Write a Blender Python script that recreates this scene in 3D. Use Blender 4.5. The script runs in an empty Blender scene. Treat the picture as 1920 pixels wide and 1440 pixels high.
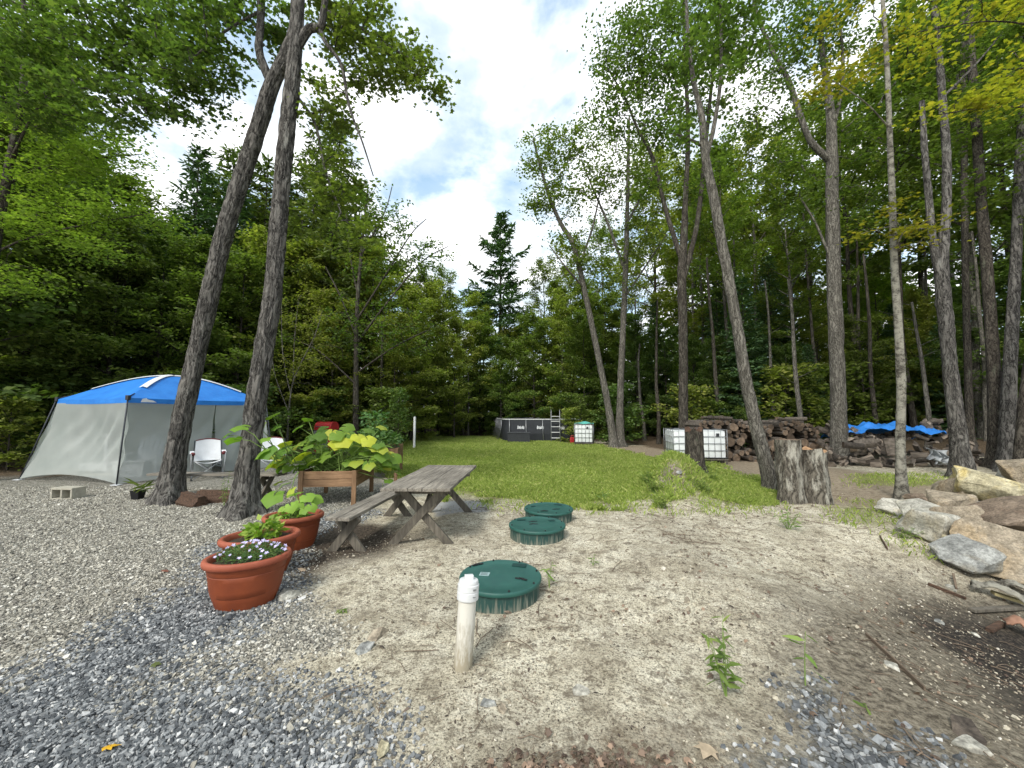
import bpy, bmesh, math, random
import numpy as np
from mathutils import Vector, Matrix
C = bpy.context.scene
COL = C.collection
R = math.radians
rng = np.random.default_rng(7)
random.seed(7)

# ------------------------------------------------------------------ camera, sky, sun, exposure
FPX, EYE = 721.0, 1.6
PITCH = math.atan(55 / FPX)
cam = bpy.data.cameras.new('camera')
cam.sensor_width = 36.0
cam.lens = 36.0 * FPX / 1920.0
cam.clip_start = 0.05
cam.clip_end = 2000
camo = bpy.data.objects.new('camera', cam)
COL.objects.link(camo)
camo.location = (0, 0, EYE)
camo.rotation_euler = (R(90) + PITCH, 0, 0)
C.camera = camo

SUN_EL, SUN_AZ = R(46), R(208)          # azimuth measured clockwise from +Y (behind the camera, to the left)
w = bpy.data.worlds.new('World')
C.world = w
w.use_nodes = True
nt = w.node_tree
nt.nodes.clear()
N = nt.nodes.new
L = nt.links.new
out = N('ShaderNodeOutputWorld')
bg = N('ShaderNodeBackground')
bg.inputs[1].default_value = 0.09
sky = N('ShaderNodeTexSky')
sky.sky_type = 'NISHITA'
sky.sun_disc = False
sky.sun_elevation = SUN_EL
sky.sun_rotation = SUN_AZ
sky.air_density = 1.2
sky.dust_density = 2.0
tc = N('ShaderNodeTexCoord')
sep = N('ShaderNodeSeparateXYZ')
L(tc.outputs['Generated'], sep.inputs[0])
zz = N('ShaderNodeMath'); zz.operation = 'ADD'; zz.inputs[1].default_value = 0.35
L(sep.outputs[2], zz.inputs[0])
zm = N('ShaderNodeMath'); zm.operation = 'MAXIMUM'; zm.inputs[1].default_value = 0.05
L(zz.outputs[0], zm.inputs[0])
dv = N('ShaderNodeVectorMath'); dv.operation = 'DIVIDE'
L(tc.outputs['Generated'], dv.inputs[0])
cmb = N('ShaderNodeCombineXYZ')
for i in range(3):
    L(zm.outputs[0], cmb.inputs[i])
L(cmb.outputs[0], dv.inputs[1])
mp = N('ShaderNodeMapping'); mp.inputs['Location'].default_value = (0.25, 0.62, 0.0); mp.inputs['Scale'].default_value = (1.0, 1.0, 0.6)
L(dv.outputs[0], mp.inputs[0])
n1 = N('ShaderNodeTexNoise'); n1.inputs['Scale'].default_value = 2.6; n1.inputs['Detail'].default_value = 9; n1.inputs['Roughness'].default_value = 0.55; n1.inputs['Distortion'].default_value = 0.25
L(mp.outputs[0], n1.inputs[0])
cr = N('ShaderNodeValToRGB')
cr.color_ramp.elements[0].position = 0.40; cr.color_ramp.elements[0].color = (0.12, 0.12, 0.12, 1)
cr.color_ramp.elements[1].position = 0.56; cr.color_ramp.elements[1].color = (1, 1, 1, 1)
L(n1.outputs[0], cr.inputs[0])
n2 = N('ShaderNodeTexNoise'); n2.inputs['Scale'].default_value = 5.5; n2.inputs['Detail'].default_value = 7
L(mp.outputs[0], n2.inputs[0])
cr2 = N('ShaderNodeValToRGB')          # cloud brightness: grey undersides to bright tops
cr2.color_ramp.elements[0].position = 0.36; cr2.color_ramp.elements[0].color = (4.6, 5.3, 5.8, 1)
cr2.color_ramp.elements[1].position = 0.58; cr2.color_ramp.elements[1].color = (9.6, 9.6, 9.7, 1)
L(n2.outputs[0], cr2.inputs[0])
skm = N('ShaderNodeMix'); skm.data_type = 'RGBA'; skm.blend_type = 'ADD'; skm.inputs[0].default_value = 1.0
skm.inputs[7].default_value = (0.9, 1.5, 1.7, 1)      # thin milky haze over the blue
L(sky.outputs[0], skm.inputs[6])
mx = N('ShaderNodeMix'); mx.data_type = 'RGBA'
L(cr.outputs[0], mx.inputs[0]); L(skm.outputs[2], mx.inputs[6]); L(cr2.outputs[0], mx.inputs[7])
L(mx.outputs[2], bg.inputs[0]); L(bg.outputs[0], out.inputs[0])

sun = bpy.data.lights.new('sun', 'SUN')
sun.energy = 1.5
sun.angle = R(12)
sun.color = (1.0, 0.96, 0.88)
suno = bpy.data.objects.new('sun', sun)
COL.objects.link(suno)
sd = Vector((math.sin(SUN_AZ) * math.cos(SUN_EL), math.cos(SUN_AZ) * math.cos(SUN_EL), math.sin(SUN_EL)))
suno.rotation_euler = sd.to_track_quat('Z', 'Y').to_euler()
suno.location = (-8, -12, 30)

C.view_settings.view_transform = 'Standard'
C.view_settings.look = 'None'
C.view_settings.exposure = 1.12
C.view_settings.gamma = 1
C.render.engine = 'CYCLES'
cy = C.cycles
cy.use_denoising = True
cy.max_bounces = 6
cy.diffuse_bounces = 3
cy.glossy_bounces = 2
cy.transmission_bounces = 4
cy.transparent_max_bounces = 10
cy.use_adaptive_sampling = True
cy.adaptive_threshold = 0.02
cy.sample_clamp_indirect = 4

# ------------------------------------------------------------------ helpers
def hash3(x, y, z):
    h = (x * 374761393 + y * 668265263 + z * 1274126177) & 0xFFFFFFFF
    h = ((h ^ (h >> 13)) * 1274126177) & 0xFFFFFFFF
    return ((h ^ (h >> 16)) & 0xFFFF) / 65535.0

def vnoise(p):
    p = np.asarray(p, float)
    i = np.floor(p).astype(np.int64)
    f = p - i
    u = f * f * (3 - 2 * f)
    r = 0
    for a in (0, 1):
        for b in (0, 1):
            for c in (0, 1):
                wgt = (u[..., 0] if a else 1 - u[..., 0]) * (u[..., 1] if b else 1 - u[..., 1]) * (u[..., 2] if c else 1 - u[..., 2])
                r = r + wgt * hash3(i[..., 0] + a, i[..., 1] + b, i[..., 2] + c)
    return r

def fbm(p, o=4):
    p = np.asarray(p, float)
    s, a, t = 0, 0.5, 0
    for k in range(o):
        s = s + a * vnoise(p * (2.03 ** k) + 17.3 * k)
        t += a
        a *= 0.5
    return s / t

def sstep(a, b, x):
    t = np.clip((np.asarray(x, float) - a) / (b - a), 0, 1)
    return t * t * (3 - 2 * t)

def gz(x, y):
    x = np.asarray(x, float); y = np.asarray(y, float)
    z = 0.72 * np.exp(-(((x - 3.35) / 0.6) ** 2 + ((y - 8.0) / 0.6) ** 2) ** 1.2)
    z = z + 0.2 * np.exp(-(((x - 2.95) / 0.5) ** 2 + ((y - 7.5) / 0.5) ** 2))
    z = z - 0.75 * sstep(2.0, 5.4, x) * sstep(5.6, 2.6, y) + 0.07 * np.exp(-((x - 1.6) / 1.5) ** 2 - ((y - 4.2) / 1.6) ** 2)
    z = z + 0.55 * sstep(14, 26, np.abs(x + 1) + 0.35 * y)
    p = np.stack([x * 0.55, y * 0.55, 0 * x], -1)
    near = sstep(40, 10, np.hypot(x, y))
    z = z + (fbm(p, 3) - 0.5) * 0.11 * near
    z = z + (fbm(p * 5.0 + 3, 3) - 0.5) * 0.035 * near * sstep(-2.6, -0.8, x)
    return z

def gzf(x, y):
    return float(gz(np.array([x]), np.array([y]))[0])

def ray(px, py):
    u = (px - 960) / FPX; v = (720 - py) / FPX
    return u, math.cos(PITCH) - v * math.sin(PITCH), math.sin(PITCH) + v * math.cos(PITCH)

def at(px, py, Y):
    u, c, s = ray(px, py)
    k = Y / c
    return Vector((u * k, Y, EYE + s * k))

def gp(px, py):
    """ground point seen at that pixel of the 1920x1440 photograph"""
    u, c, s = ray(px, py)
    z = 0.0
    for _ in range(12):
        k = (z - EYE) / s
        z = 0.5 * z + 0.5 * gzf(u * k, c * k)
    k = (z - EYE) / s
    return Vector((u * k, c * k, gzf(u * k, c * k)))

def gp0(px, py):
    u, c, s = ray(px, py)
    k = -EYE / s
    return (u * k, c * k)

def np_mesh(name, V, faces, mats=None, parent=None, smooth=False, midx=None, attrs=None):
    """V (n,3); faces: list of int arrays (m,k) -> ONE mesh object"""
    me = bpy.data.meshes.new(name)
    V = np.asarray(V, np.float32)
    faces = [np.asarray(f, np.int32) for f in faces if len(f)]
    me.vertices.add(len(V))
    me.vertices.foreach_set('co', V.ravel())
    nl = sum(f.size for f in faces); npg = sum(len(f) for f in faces)
    me.loops.add(nl); me.polygons.add(npg)
    me.loops.foreach_set('vertex_index', np.concatenate([f.ravel() for f in faces]))
    ls, o = [], 0
    for f in faces:
        ls.append(o + np.arange(len(f)) * f.shape[1]); o += f.size
    me.polygons.foreach_set('loop_start', np.concatenate(ls).astype(np.int32))
    if midx is not None:
        me.polygons.foreach_set('material_index', np.asarray(midx, np.int32))
    me.polygons.foreach_set('use_smooth', np.full(npg, bool(smooth)))
    for an, av in (attrs or {}).items():
        a = me.attributes.new(an, 'FLOAT', 'POINT')
        a.data.foreach_set('value', np.asarray(av, np.float32))
    me.update(calc_edges=True)
    me.validate()
    if mats is not None:
        for m in (mats if isinstance(mats, (list, tuple)) else [mats]):
            me.materials.append(m)
    o = bpy.data.objects.new(name, me)
    COL.objects.link(o)
    if parent is not None:
        o.parent = parent
    return o

class MB:
    """collects shapes; build() links them as ONE mesh object"""
    def __init__(s):
        s.v = []; s.f = []; s.m = []
    def add(s, V, F, m=0, M=None):
        o = len(s.v)
        for p in V:
            p = Vector(p)
            if M is not None: p = M @ p
            s.v.append(tuple(p))
        for f in F:
            s.f.append([i + o for i in f]); s.m.append(m)
        return s
    def box(s, c, d, M=None, m=0, b=0.0, rot=None):
        bm = bmesh.new()
        bmesh.ops.create_cube(bm, size=1)
        for v in bm.verts: v.co = Vector((v.co.x * d[0], v.co.y * d[1], v.co.z * d[2]))
        if b > 0:
            bmesh.ops.bevel(bm, geom=list(bm.edges), offset=b, segments=2, affect='EDGES', profile=0.6)
        T = Matrix.Translation(Vector(c))
        if rot is not None: T = T @ rot.to_4x4()
        if M is not None: T = M @ T
        bm.verts.index_update()
        s.add([v.co for v in bm.verts], [[v.index for v in f.verts] for f in bm.faces], m, T)
        bm.free()
        return s
    def beam(s, a, b, wd, th, up=(0, 0, 1), m=0, bev=0.004, M=None):
        a = Vector(a); b = Vector(b)
        t = (b - a); ln = t.length; t.normalize()
        x = t.cross(Vector(up)); 
        if x.length < 1e-4: x = t.cross(Vector((1, 0, 0)))
        x.normalize(); y = x.cross(t)
        rot = Matrix((x, t, y)).transposed()
        return s.box((a + b) / 2, (wd, ln, th), M=M, m=m, b=bev, rot=rot)
    def tube(s, pts, r, n=8, cap=True, m=0, M=None):
        pts = [Vector(p) for p in pts]
        rs = r if isinstance(r, (list, tuple, np.ndarray)) else [r] * len(pts)
        V, F = [], []
        ref = None
        for i, p in enumerate(pts):
            t = (pts[min(i + 1, len(pts) - 1)] - pts[max(i - 1, 0)]).normalized()
            if ref is None:
                ref = t.cross(Vector((0.3, 0.2, 1)))
                if ref.length < 1e-3: ref = t.cross(Vector((1, 0, 0)))
            x = (ref - t * ref.dot(t)).normalized(); ref = x
            y = t.cross(x)
            for k in range(n):
                a = 2 * math.pi * k / n
                V.append(p + (x * math.cos(a) + y * math.sin(a)) * rs[i])
        for i in range(len(pts) - 1):
            for k in range(n):
                k2 = (k + 1) % n
                F.append([i * n + k, i * n + k2, (i + 1) * n + k2, (i + 1) * n + k])
        if cap:
            F.append(list(range(n))[::-1]); F.append([(len(pts) - 1) * n + k for k in range(n)])
        return s.add(V, F, m, M)
    def lathe(s, prof, n=32, sx=1, sy=1, m=0, M=None, close=False):
        V, F = [], []
        for (r, z) in prof:
            for k in range(n):
                a = 2 * math.pi * k / n
                V.append((r * math.cos(a) * sx, r * math.sin(a) * sy, z))
        for i in range(len(prof) - 1):
            for k in range(n):
                k2 = (k + 1) % n
                F.append([i * n + k, i * n + k2, (i + 1) * n + k2, (i + 1) * n + k])
        if close:
            F.append([(len(prof) - 1) * n + k for k in range(n)])
            F.append(list(range(n))[::-1])
        return s.add(V, F, m, M)
    def grid(s, fn, nu, nv, m=0, M=None):
        V = [fn(i / nu, j / nv) for j in range(nv + 1) for i in range(nu + 1)]
        F = [[j * (nu + 1) + i, j * (nu + 1) + i + 1, (j + 1) * (nu + 1) + i + 1, (j + 1) * (nu + 1) + i] for j in range(nv) for i in range(nu)]
        return s.add(V, F, m, M)
    def build(s, name, mats, parent=None, smooth=False, auto=None):
        me = bpy.data.meshes.new(name)
        me.from_pydata(s.v, [], s.f)
        for m in (mats if isinstance(mats, (list, tuple)) else [mats]): me.materials.append(m)
        me.polygons.foreach_set('material_index', s.m)
        me.polygons.foreach_set('use_smooth', [bool(smooth)] * len(s.f))
        me.validate(); me.update()
        if auto is not None:
            bm = bmesh.new(); bm.from_mesh(me)
            for e in bm.edges:
                e.smooth = not (len(e.link_faces) == 2 and e.calc_face_angle(0) > R(auto))
            bm.to_mesh(me); bm.free()
            me.polygons.foreach_set('use_smooth', [True] * len(s.f))
        o = bpy.data.objects.new(name, me)
        COL.objects.link(o)
        if parent is not None: o.parent = parent
        return o

def tag(o, label=None, cat=None, group=None, kind=None):
    if label: o['label'] = label
    if cat: o['category'] = cat
    if group: o['group'] = group
    if kind: o['kind'] = kind
    return o

def empty(name, loc, label=None, cat=None, group=None, rz=0.0):
    o = bpy.data.objects.new(name, None)
    COL.objects.link(o)
    o.location = loc; o.rotation_euler = (0, 0, rz)
    o.empty_display_size = 0.2
    return tag(o, label, cat, group)

KIDS = {}
def copy_tree(o, kids, loc, rz=0.0, sc=1.0, label=None, group=None):
    c = o.copy(); COL.objects.link(c)
    c.location = loc; c.rotation_euler = (c.rotation_euler[0], c.rotation_euler[1], rz)
    c.scale = (sc, sc, sc) if not isinstance(sc, (tuple, list)) else sc
    if label: c['label'] = label
    if group: c['group'] = group
    for k in kids:
        d = k.copy(); COL.objects.link(d); d.parent = c
    return c

def batch_tubes(P, Rd, s=4):
    """P (n,k,3) paths, Rd (n,k) radii -> V, quads"""
    n, k, _ = P.shape
    t = P[:, -1] - P[:, 0]
    t = t / (np.linalg.norm(t, axis=1, keepdims=True) + 1e-9)
    ref = np.where(np.abs(t[:, 2:3]) > 0.85, np.array([[1.0, 0, 0]]), np.array([[0, 0, 1.0]]))
    a = np.cross(t, ref); a /= np.linalg.norm(a, axis=1, keepdims=True) + 1e-9
    b = np.cross(t, a)
    th = np.arange(s) * 2 * np.pi / s
    ring = np.cos(th)[None, :, None] * a[:, None, :] + np.sin(th)[None, :, None] * b[:, None, :]
    V = P[:, :, None, :] + Rd[:, :, None, None] * ring[:, None, :, :]
    base = (np.arange(n) * k * s)[:, None, None]
    i = np.arange(k - 1)[None, :, None] * s
    j = np.arange(s)[None, None, :]; j2 = (j + 1) % s
    F = np.stack([base + i + j, base + i + j2, base + i + s + j2, base + i + s + j], -1)
    return V.reshape(-1, 3), F.reshape(-1, 4)

def cat_mesh(parts):
    V, F, o = [], [], 0
    for v, f in parts:
        V.append(v); F.append(f + o); o += len(v)
    return np.concatenate(V), F

RHOMB = np.array([(0, 0, 0), (0.33, 0.42, -0.05), (0, 1.0, -0.14), (-0.33, 0.42, -0.05)], float)
MAPLE = np.array([(0, 0, 0), (0.2, 0.06, -.02), (0.48, 0.12, -.06), (0.34, 0.3, -.02), (0.56, 0.6, -.1), (0.24, 0.58, -.02), (0, 1.02, -.12),
                  (-0.24, 0.58, -.02), (-0.56, 0.6, -.1), (-0.34, 0.3, -.02), (-0.48, 0.12, -.06), (-0.2, 0.06, -.02)], float)
LANCE = np.array([(0, 0, 0), (0.13, 0.3, -0.02), (0.1, 0.65, -.08), (0, 1.0, -.2), (-0.1, 0.65, -.08), (-0.13, 0.3, -0.02)], float)
NEEDLE = np.array([(0.10, 0, 0), (0.16, 0.5, -.03), (0, 1.0, -0.1), (-0.16, 0.5, -.03), (-0.1, 0, 0)], float)

def leaf_mesh(P, size, shape, g, tilt=0.45, heading=None):
    """one polygon per leaf; normals lean around straight up"""
    n = len(P)
    nr = np.stack([g.normal(0, tilt, n), g.normal(0, tilt, n), np.ones(n)], -1)
    nr /= np.linalg.norm(nr, axis=1, keepdims=True)
    if heading is None:
        a = g.uniform(0, 2 * np.pi, n)
        hd = np.stack([np.cos(a), np.sin(a), np.zeros(n)], -1)
    else:
        hd = heading
    b = hd - nr * np.sum(hd * nr, 1, keepdims=True)
    b /= np.linalg.norm(b, axis=1, keepdims=True) + 1e-9
    t = np.cross(b, nr)
    s = np.broadcast_to(np.asarray(size, float), (n,))[:, None, None]
    V = P[:, None, :] + s * (shape[None, :, 0:1] * t[:, None, :] + shape[None, :, 1:2] * b[:, None, :] + shape[None, :, 2:3] * nr[:, None, :])
    k = len(shape)
    F = np.arange(n * k).reshape(n, k)
    return V.reshape(-1, 3), F

# ------------------------------------------------------------------ materials
def newmat(name):
    m = bpy.data.materials.new(name); m.use_nodes = True
    nt = m.node_tree
    return m, nt, nt.nodes['Principled BSDF']

def nodes(nt):
    def N(t, **kw):
        n = nt.nodes.new('ShaderNode' + t)
        for k, v in kw.items():
            if k.startswith('i_'):
                key = k[2:]
                n.inputs[int(key) if key.isdigit() else key.replace('_', ' ')].default_value = v
            else: setattr(n, k, v)
        return n
    return N, nt.links.new

def ramp(nt, fac, stops):
    n = nt.nodes.new('ShaderNodeValToRGB')
    el = n.color_ramp.elements
    while len(el) < len(stops): el.new(0.5)
    for e, (p, c) in zip(el, stops):
        e.position = p; e.color = (c[0], c[1], c[2], 1) if isinstance(c, (tuple, list)) else (c, c, c, 1)
    nt.links.new(fac, n.inputs[0])
    return n.outputs[0]

def mix(nt, f, a, b, blend='MIX'):
    n = nt.nodes.new('ShaderNodeMix'); n.data_type = 'RGBA'; n.blend_type = blend
    for k, v in ((0, f), (6, a), (7, b)):
        if isinstance(v, (int, float)): n.inputs[k].default_value = v
        elif isinstance(v, (tuple, list)): n.inputs[k].default_value = (v[0], v[1], v[2], 1)
        else: nt.links.new(v, n.inputs[k])
    return n.outputs[2]

def math_n(nt, op, a, b=0.0, clamp=False):
    n = nt.nodes.new('ShaderNodeMath'); n.operation = op; n.use_clamp = clamp
    for k, v in ((0, a), (1, b)):
        if isinstance(v, (int, float)): n.inputs[k].default_value = v
        else: nt.links.new(v, n.inputs[k])
    return n.outputs[0]

def simple(name, col, rough=0.6, var=0.15, scale=8.0, bump=0.15, metal=0.0, spec=0.3, col2=None, stretch=(1, 1, 1), bdist=0.01):
    """paint/plastic/wood with uneven tone, dirt and bump"""
    m, nt, b = newmat(name)
    N, L = nodes(nt)
    tc = N('TexCoord')
    mp = N('Mapping'); mp.inputs['Scale'].default_value = stretch
    L(tc.outputs['Object'], mp.inputs[0])
    n1 = N('TexNoise', i_Scale=scale, i_Detail=6.0, i_Roughness=0.6)
    L(mp.outputs[0], n1.inputs[0])
    c2 = col2 or tuple(c * (1 - 2.2 * var) for c in col)
    c = ramp(nt, n1.outputs[0], [(0.3, c2), (0.62, col)])
    L(c, b.inputs['Base Color'])
    b.inputs['Roughness'].default_value = rough
    b.inputs['Metallic'].default_value = metal
    b.inputs['Specular IOR Level'].default_value = spec
    if bump:
        n2 = N('TexNoise', i_Scale=scale * 5, i_Detail=5.0)
        L(mp.outputs[0], n2.inputs[0])
        bp = N('Bump', i_Strength=bump, i_Distance=bdist)
        L(n2.outputs[0], bp.inputs['Height']); L(bp.outputs[0], b.inputs['Normal'])
    return m

def leafmat(name, ca, cb, cc=None, trans=0.35, rough=0.55):
    m, nt, b = newmat(name)
    N, L = nodes(nt)
    ge = N('NewGeometry'); oi = N('ObjectInfo')
    c = ramp(nt, ge.outputs['Random Per Island'], [(0.0, ca), (0.75, cb), (1.0, cc or cb)])
    tc = N('TexCoord')
    nz = N('TexNoise', i_Scale=0.55, i_Detail=3.0); L(tc.outputs['Object'], nz.inputs[0])
    hs = N('HueSaturation')
    L(math_n(nt, 'ADD', 0.483, math_n(nt, 'MULTIPLY', oi.outputs['Random'], 0.018)), hs.inputs['Hue'])
    v1 = math_n(nt, 'ADD', 0.74, math_n(nt, 'MULTIPLY', nz.outputs[0], 0.6))
    L(math_n(nt, 'ADD', v1, math_n(nt, 'MULTIPLY', oi.outputs['Random'], 0.3)), hs.inputs['Value'])
    hs.inputs['Saturation'].default_value = 0.93
    L(c, hs.inputs['Color'])
    L(hs.outputs[0], b.inputs['Base Color'])
    b.inputs['Roughness'].default_value = rough
    b.inputs['Specular IOR Level'].default_value = 0.25
    tr = N('BsdfTranslucent')
    tcol = mix(nt, 1.0, hs.outputs[0], (1.15, 1.42, 0.5), 'MULTIPLY')
    L(tcol, tr.inputs[0])
    ms = N('MixShader'); ms.inputs[0].default_value = trans
    o = nt.nodes['Material Output']
    L(b.outputs[0], ms.inputs[1]); L(tr.outputs[0], ms.inputs[2]); L(ms.outputs[0], o.inputs[0])
    return m

def barkmat(name, crack, ridge, patch, sc=(16, 16, 3.2), bump=0.8, patch_amt=0.62, birch=False):
    m, nt, b = newmat(name)
    N, L = nodes(nt)
    tc = N('TexCoord')
    nd = N('TexNoise', i_Scale=3.0, i_Detail=4.0); L(tc.outputs['Object'], nd.inputs[0])
    mv = N('VectorMath', operation='MULTIPLY_ADD'); mv.inputs[1].default_value = (0.22, 0.22, 0.5)
    L(nd.outputs['Color'], mv.inputs[0]); L(tc.outputs['Object'], mv.inputs[2])
    mp = N('Mapping'); mp.inputs['Scale'].default_value = sc; L(mv.outputs[0], mp.inputs[0])
    v1 = N('TexNoise', i_Scale=0.8, i_Detail=3.0, i_Roughness=0.6, i_Distortion=0.5); L(mp.outputs[0], v1.inputs[0])
    fur = math_n(nt, 'MULTIPLY', math_n(nt, 'ABSOLUTE', math_n(nt, 'SUBTRACT', v1.outputs[0], 0.5)), 4.2)
    vo = N('TexVoronoi', feature='DISTANCE_TO_EDGE', i_Scale=0.9); L(mp.outputs[0], vo.inputs[0])
    fine = N('TexNoise', i_Scale=3.5, i_Detail=8.0, i_Roughness=0.72); L(mp.outputs[0], fine.inputs[0])
    h = math_n(nt, 'ADD', math_n(nt, 'ADD', math_n(nt, 'MULTIPLY', math_n(nt, 'MINIMUM', fur, 0.75), 0.62), math_n(nt, 'MULTIPLY', vo.outputs[0], 0.3)), math_n(nt, 'MULTIPLY', fine.outputs[0], 0.62))
    c = ramp(nt, h, [(0.3, crack), (0.62, ridge), (0.95, tuple(x * 1.5 for x in ridge))])
    pm = N('Mapping'); pm.inputs['Scale'].default_value = (1, 1, 1) if sc[2] > sc[0] else (1.3, 1.3, 0.4); L(tc.outputs['Object'], pm.inputs[0])
    pn = N('TexNoise', i_Scale=5.5, i_Detail=7.0, i_Roughness=0.72); L(pm.outputs[0], pn.inputs[0])
    pf = ramp(nt, pn.outputs[0], [(patch_amt - 0.05, 0.0), (patch_amt + 0.06, 0.85)])
    c = mix(nt, pf, c, patch)
    L(c, b.inputs['Base Color'])
    b.inputs['Roughness'].default_value = 0.95
    b.inputs['Specular IOR Level'].default_value = 0.1
    bp = N('Bump', i_Strength=bump, i_Distance=0.025)
    L(h, bp.inputs['Height']); L(bp.outputs[0], b.inputs['Normal'])
    return m

M = {}
M['bark'] = barkmat('bark_maple', (0.016, 0.015, 0.014), (0.14, 0.132, 0.12), (0.26, 0.255, 0.23), sc=(15, 15, 2.6), bump=1.0)
M['bark_grey'] = barkmat('bark_grey', (0.034, 0.031, 0.026), (0.165, 0.155, 0.133), (0.22, 0.215, 0.175), sc=(22, 22, 3.4), bump=0.9, patch_amt=0.64)
M['bark_dark'] = barkmat('bark_dark', (0.016, 0.014, 0.012), (0.085, 0.075, 0.062), (0.14, 0.15, 0.11), sc=(18, 18, 4), bump=0.7)
M['bark_birch'] = barkmat('bark_birch', (0.03, 0.027, 0.023), (0.16, 0.15, 0.125), (0.27, 0.26, 0.215), sc=(7, 7, 20), bump=0.5, patch_amt=0.5)
M['bark_dead'] = barkmat('bark_dead', (0.03, 0.025, 0.02), (0.24, 0.21, 0.17), (0.5, 0.48, 0.43), sc=(14, 14, 4), bump=0.9, patch_amt=0.55)
M['leaf_maple'] = leafmat('leaf_maple', (0.045, 0.075, 0.017), (0.082, 0.13, 0.026), (0.135, 0.18, 0.036), trans=0.45)
M['leaf_bright'] = leafmat('leaf_bright', (0.11, 0.165, 0.022), (0.165, 0.235, 0.03), (0.24, 0.3, 0.042), trans=0.5)
M['leaf_yellow'] = leafmat('leaf_yellow', (0.17, 0.175, 0.012), (0.25, 0.24, 0.015), (0.36, 0.29, 0.02), trans=0.45)
M['leaf_olive'] = leafmat('leaf_olive', (0.12, 0.15, 0.028), (0.2, 0.235, 0.04), (0.29, 0.3, 0.06), trans=0.45)
M['leaf_mid'] = leafmat('leaf_mid', (0.075, 0.115, 0.022), (0.12, 0.175, 0.032), (0.18, 0.23, 0.042), trans=0.43)
M['leaf_dark'] = leafmat('leaf_dark', (0.06, 0.105, 0.024), (0.095, 0.155, 0.034), (0.135, 0.195, 0.042), trans=0.42)
M['needle'] = leafmat('needle', (0.035, 0.075, 0.03), (0.06, 0.12, 0.042), (0.085, 0.15, 0.05), trans=0.25)
M['needle_olive'] = leafmat('needle_olive', (0.055, 0.085, 0.022), (0.095, 0.14, 0.032), (0.135, 0.175, 0.042), trans=0.3)
# ------------------------------------------------------------------ the ground
def poly_mask(X, Y, pts, soft):
    """signed distance to a polygon -> 0..1"""
    P = np.asarray(pts, float)
    d = np.full(X.shape, 1e9); ins = np.zeros(X.shape, bool)
    for i in range(len(P)):
        a, b = P[i], P[(i + 1) % len(P)]
        e = b - a
        t = np.clip(((X - a[0]) * e[0] + (Y - a[1]) * e[1]) / (e @ e + 1e-9), 0, 1)
        d = np.minimum(d, np.hypot(X - a[0] - t * e[0], Y - a[1] - t * e[1]))
        c = ((a[1] > Y) != (b[1] > Y)) & (X < (b[0] - a[0]) * (Y - a[1]) / (b[1] - a[1] + 1e-12) + a[0])
        ins ^= c
    return np.clip(0.5 + np.where(ins, d, -d) / (2 * soft), 0, 1)

def pxpoly(*p): return [gp0(x, y) for x, y in p]

POLY = {
 'grass': pxpoly((600, 824), (760, 815), (925, 819), (1085, 832), (1150, 842), (1215, 858), (1290, 866), (1330, 880), (1440, 900), (1455, 925), (1440, 938), (1325, 948), (1210, 938), (1100, 944), (1000, 938), (930, 942), (880, 930), (760, 905), (720, 880), (600, 850)),
 'gravel': pxpoly((-500, 905), (0, 893), (220, 892), (330, 868), (470, 846), (620, 832), (735, 845), (715, 900), (700, 955), (640, 985), (560, 1005), (520, 1120), (560, 1170), (600, 1230), (420, 1300), (520, 1340), (640, 1400), (700, 1600), (-1500, 1600), (-1500, 1000)),
 'dark': pxpoly((-900, 1420), (-400, 1330), (0, 1262), (140, 1215), (260, 1150), (345, 1098), (385, 1050), (400, 1020), (540, 985), (640, 965), (700, 925), (715, 905), (735, 915), (700, 965), (600, 1000), (520, 1030), (470, 1165), (420, 1195), (330, 1245), (310, 1280), (480, 1310), (610, 1370), (680, 1440), (690, 1600), (-1500, 1700)),
 'soil': pxpoly((500, 1060), (560, 1010), (640, 975), (720, 985), (780, 1010), (700, 1035), (630, 1050), (570, 1095), (515, 1110)),
 'slab': pxpoly((815, 945), (925, 943), (930, 962), (820, 970)),
 'path': pxpoly((1075, 836), (1110, 831), (1210, 836), (1330, 848), (1420, 862), (1580, 880), (1760, 908), (1900, 910), (1900, 930), (1700, 950), (1560, 945), (1450, 912), (1350, 892), (1240, 866), (1140, 848)),
 'brown': pxpoly((1480, 1130), (1640, 1050), (1760, 1040), (1980, 1080), (2300, 1200), (2600, 1600), (1500, 1600), (1500, 1440), (1450, 1280), (1440, 1200)),
 'mulch': pxpoly((1690, 1085), (1780, 1070), (1950, 1075), (2300, 1180), (2200, 1360), (1920, 1290), (1840, 1200), (1760, 1150)),
 'gravel_b': pxpoly((1440, 1290), (1500, 1300), (1560, 1370), (1640, 1400), (1760, 1440), (1800, 1500), (1450, 1500), (1470, 1400)),
 'grass_b': pxpoly((1560, 948), (1640, 938), (1690, 945), (1690, 975), (1640, 985), (1590, 965)),
 'pathgrass': pxpoly((1600, 890), (1780, 900), (1780, 915), (1640, 908), (1590, 900)),
 'litter': pxpoly((960, 1432), (1180, 1420), (1330, 1436), (1420, 1600), (820, 1600)),
}
CLEAR = [(-40, 9.3), (-11.8, 9.6), (-10.5, 11.5), (-7.5, 13.5), (-6.2, 15), (-5.5, 20), (-2.5, 26.2), (2, 26.5), (6, 21), (7.2, 16), (8.6, 15.2), (14.5, 12.4), (13.5, 10), (10.5, 6.5), (9.2, 3), (9, -30), (-40, -30)]
SOFT = {'grass': 0.7, 'gravel': 0.35, 'dark': 0.45, 'soil': 0.3, 'slab': 0.1, 'path': 0.5, 'brown': 0.6, 'mulch': 0.4, 'gravel_b': 0.3, 'grass_b': 0.4, 'pathgrass': 0.3, 'litter': 0.25}

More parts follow.
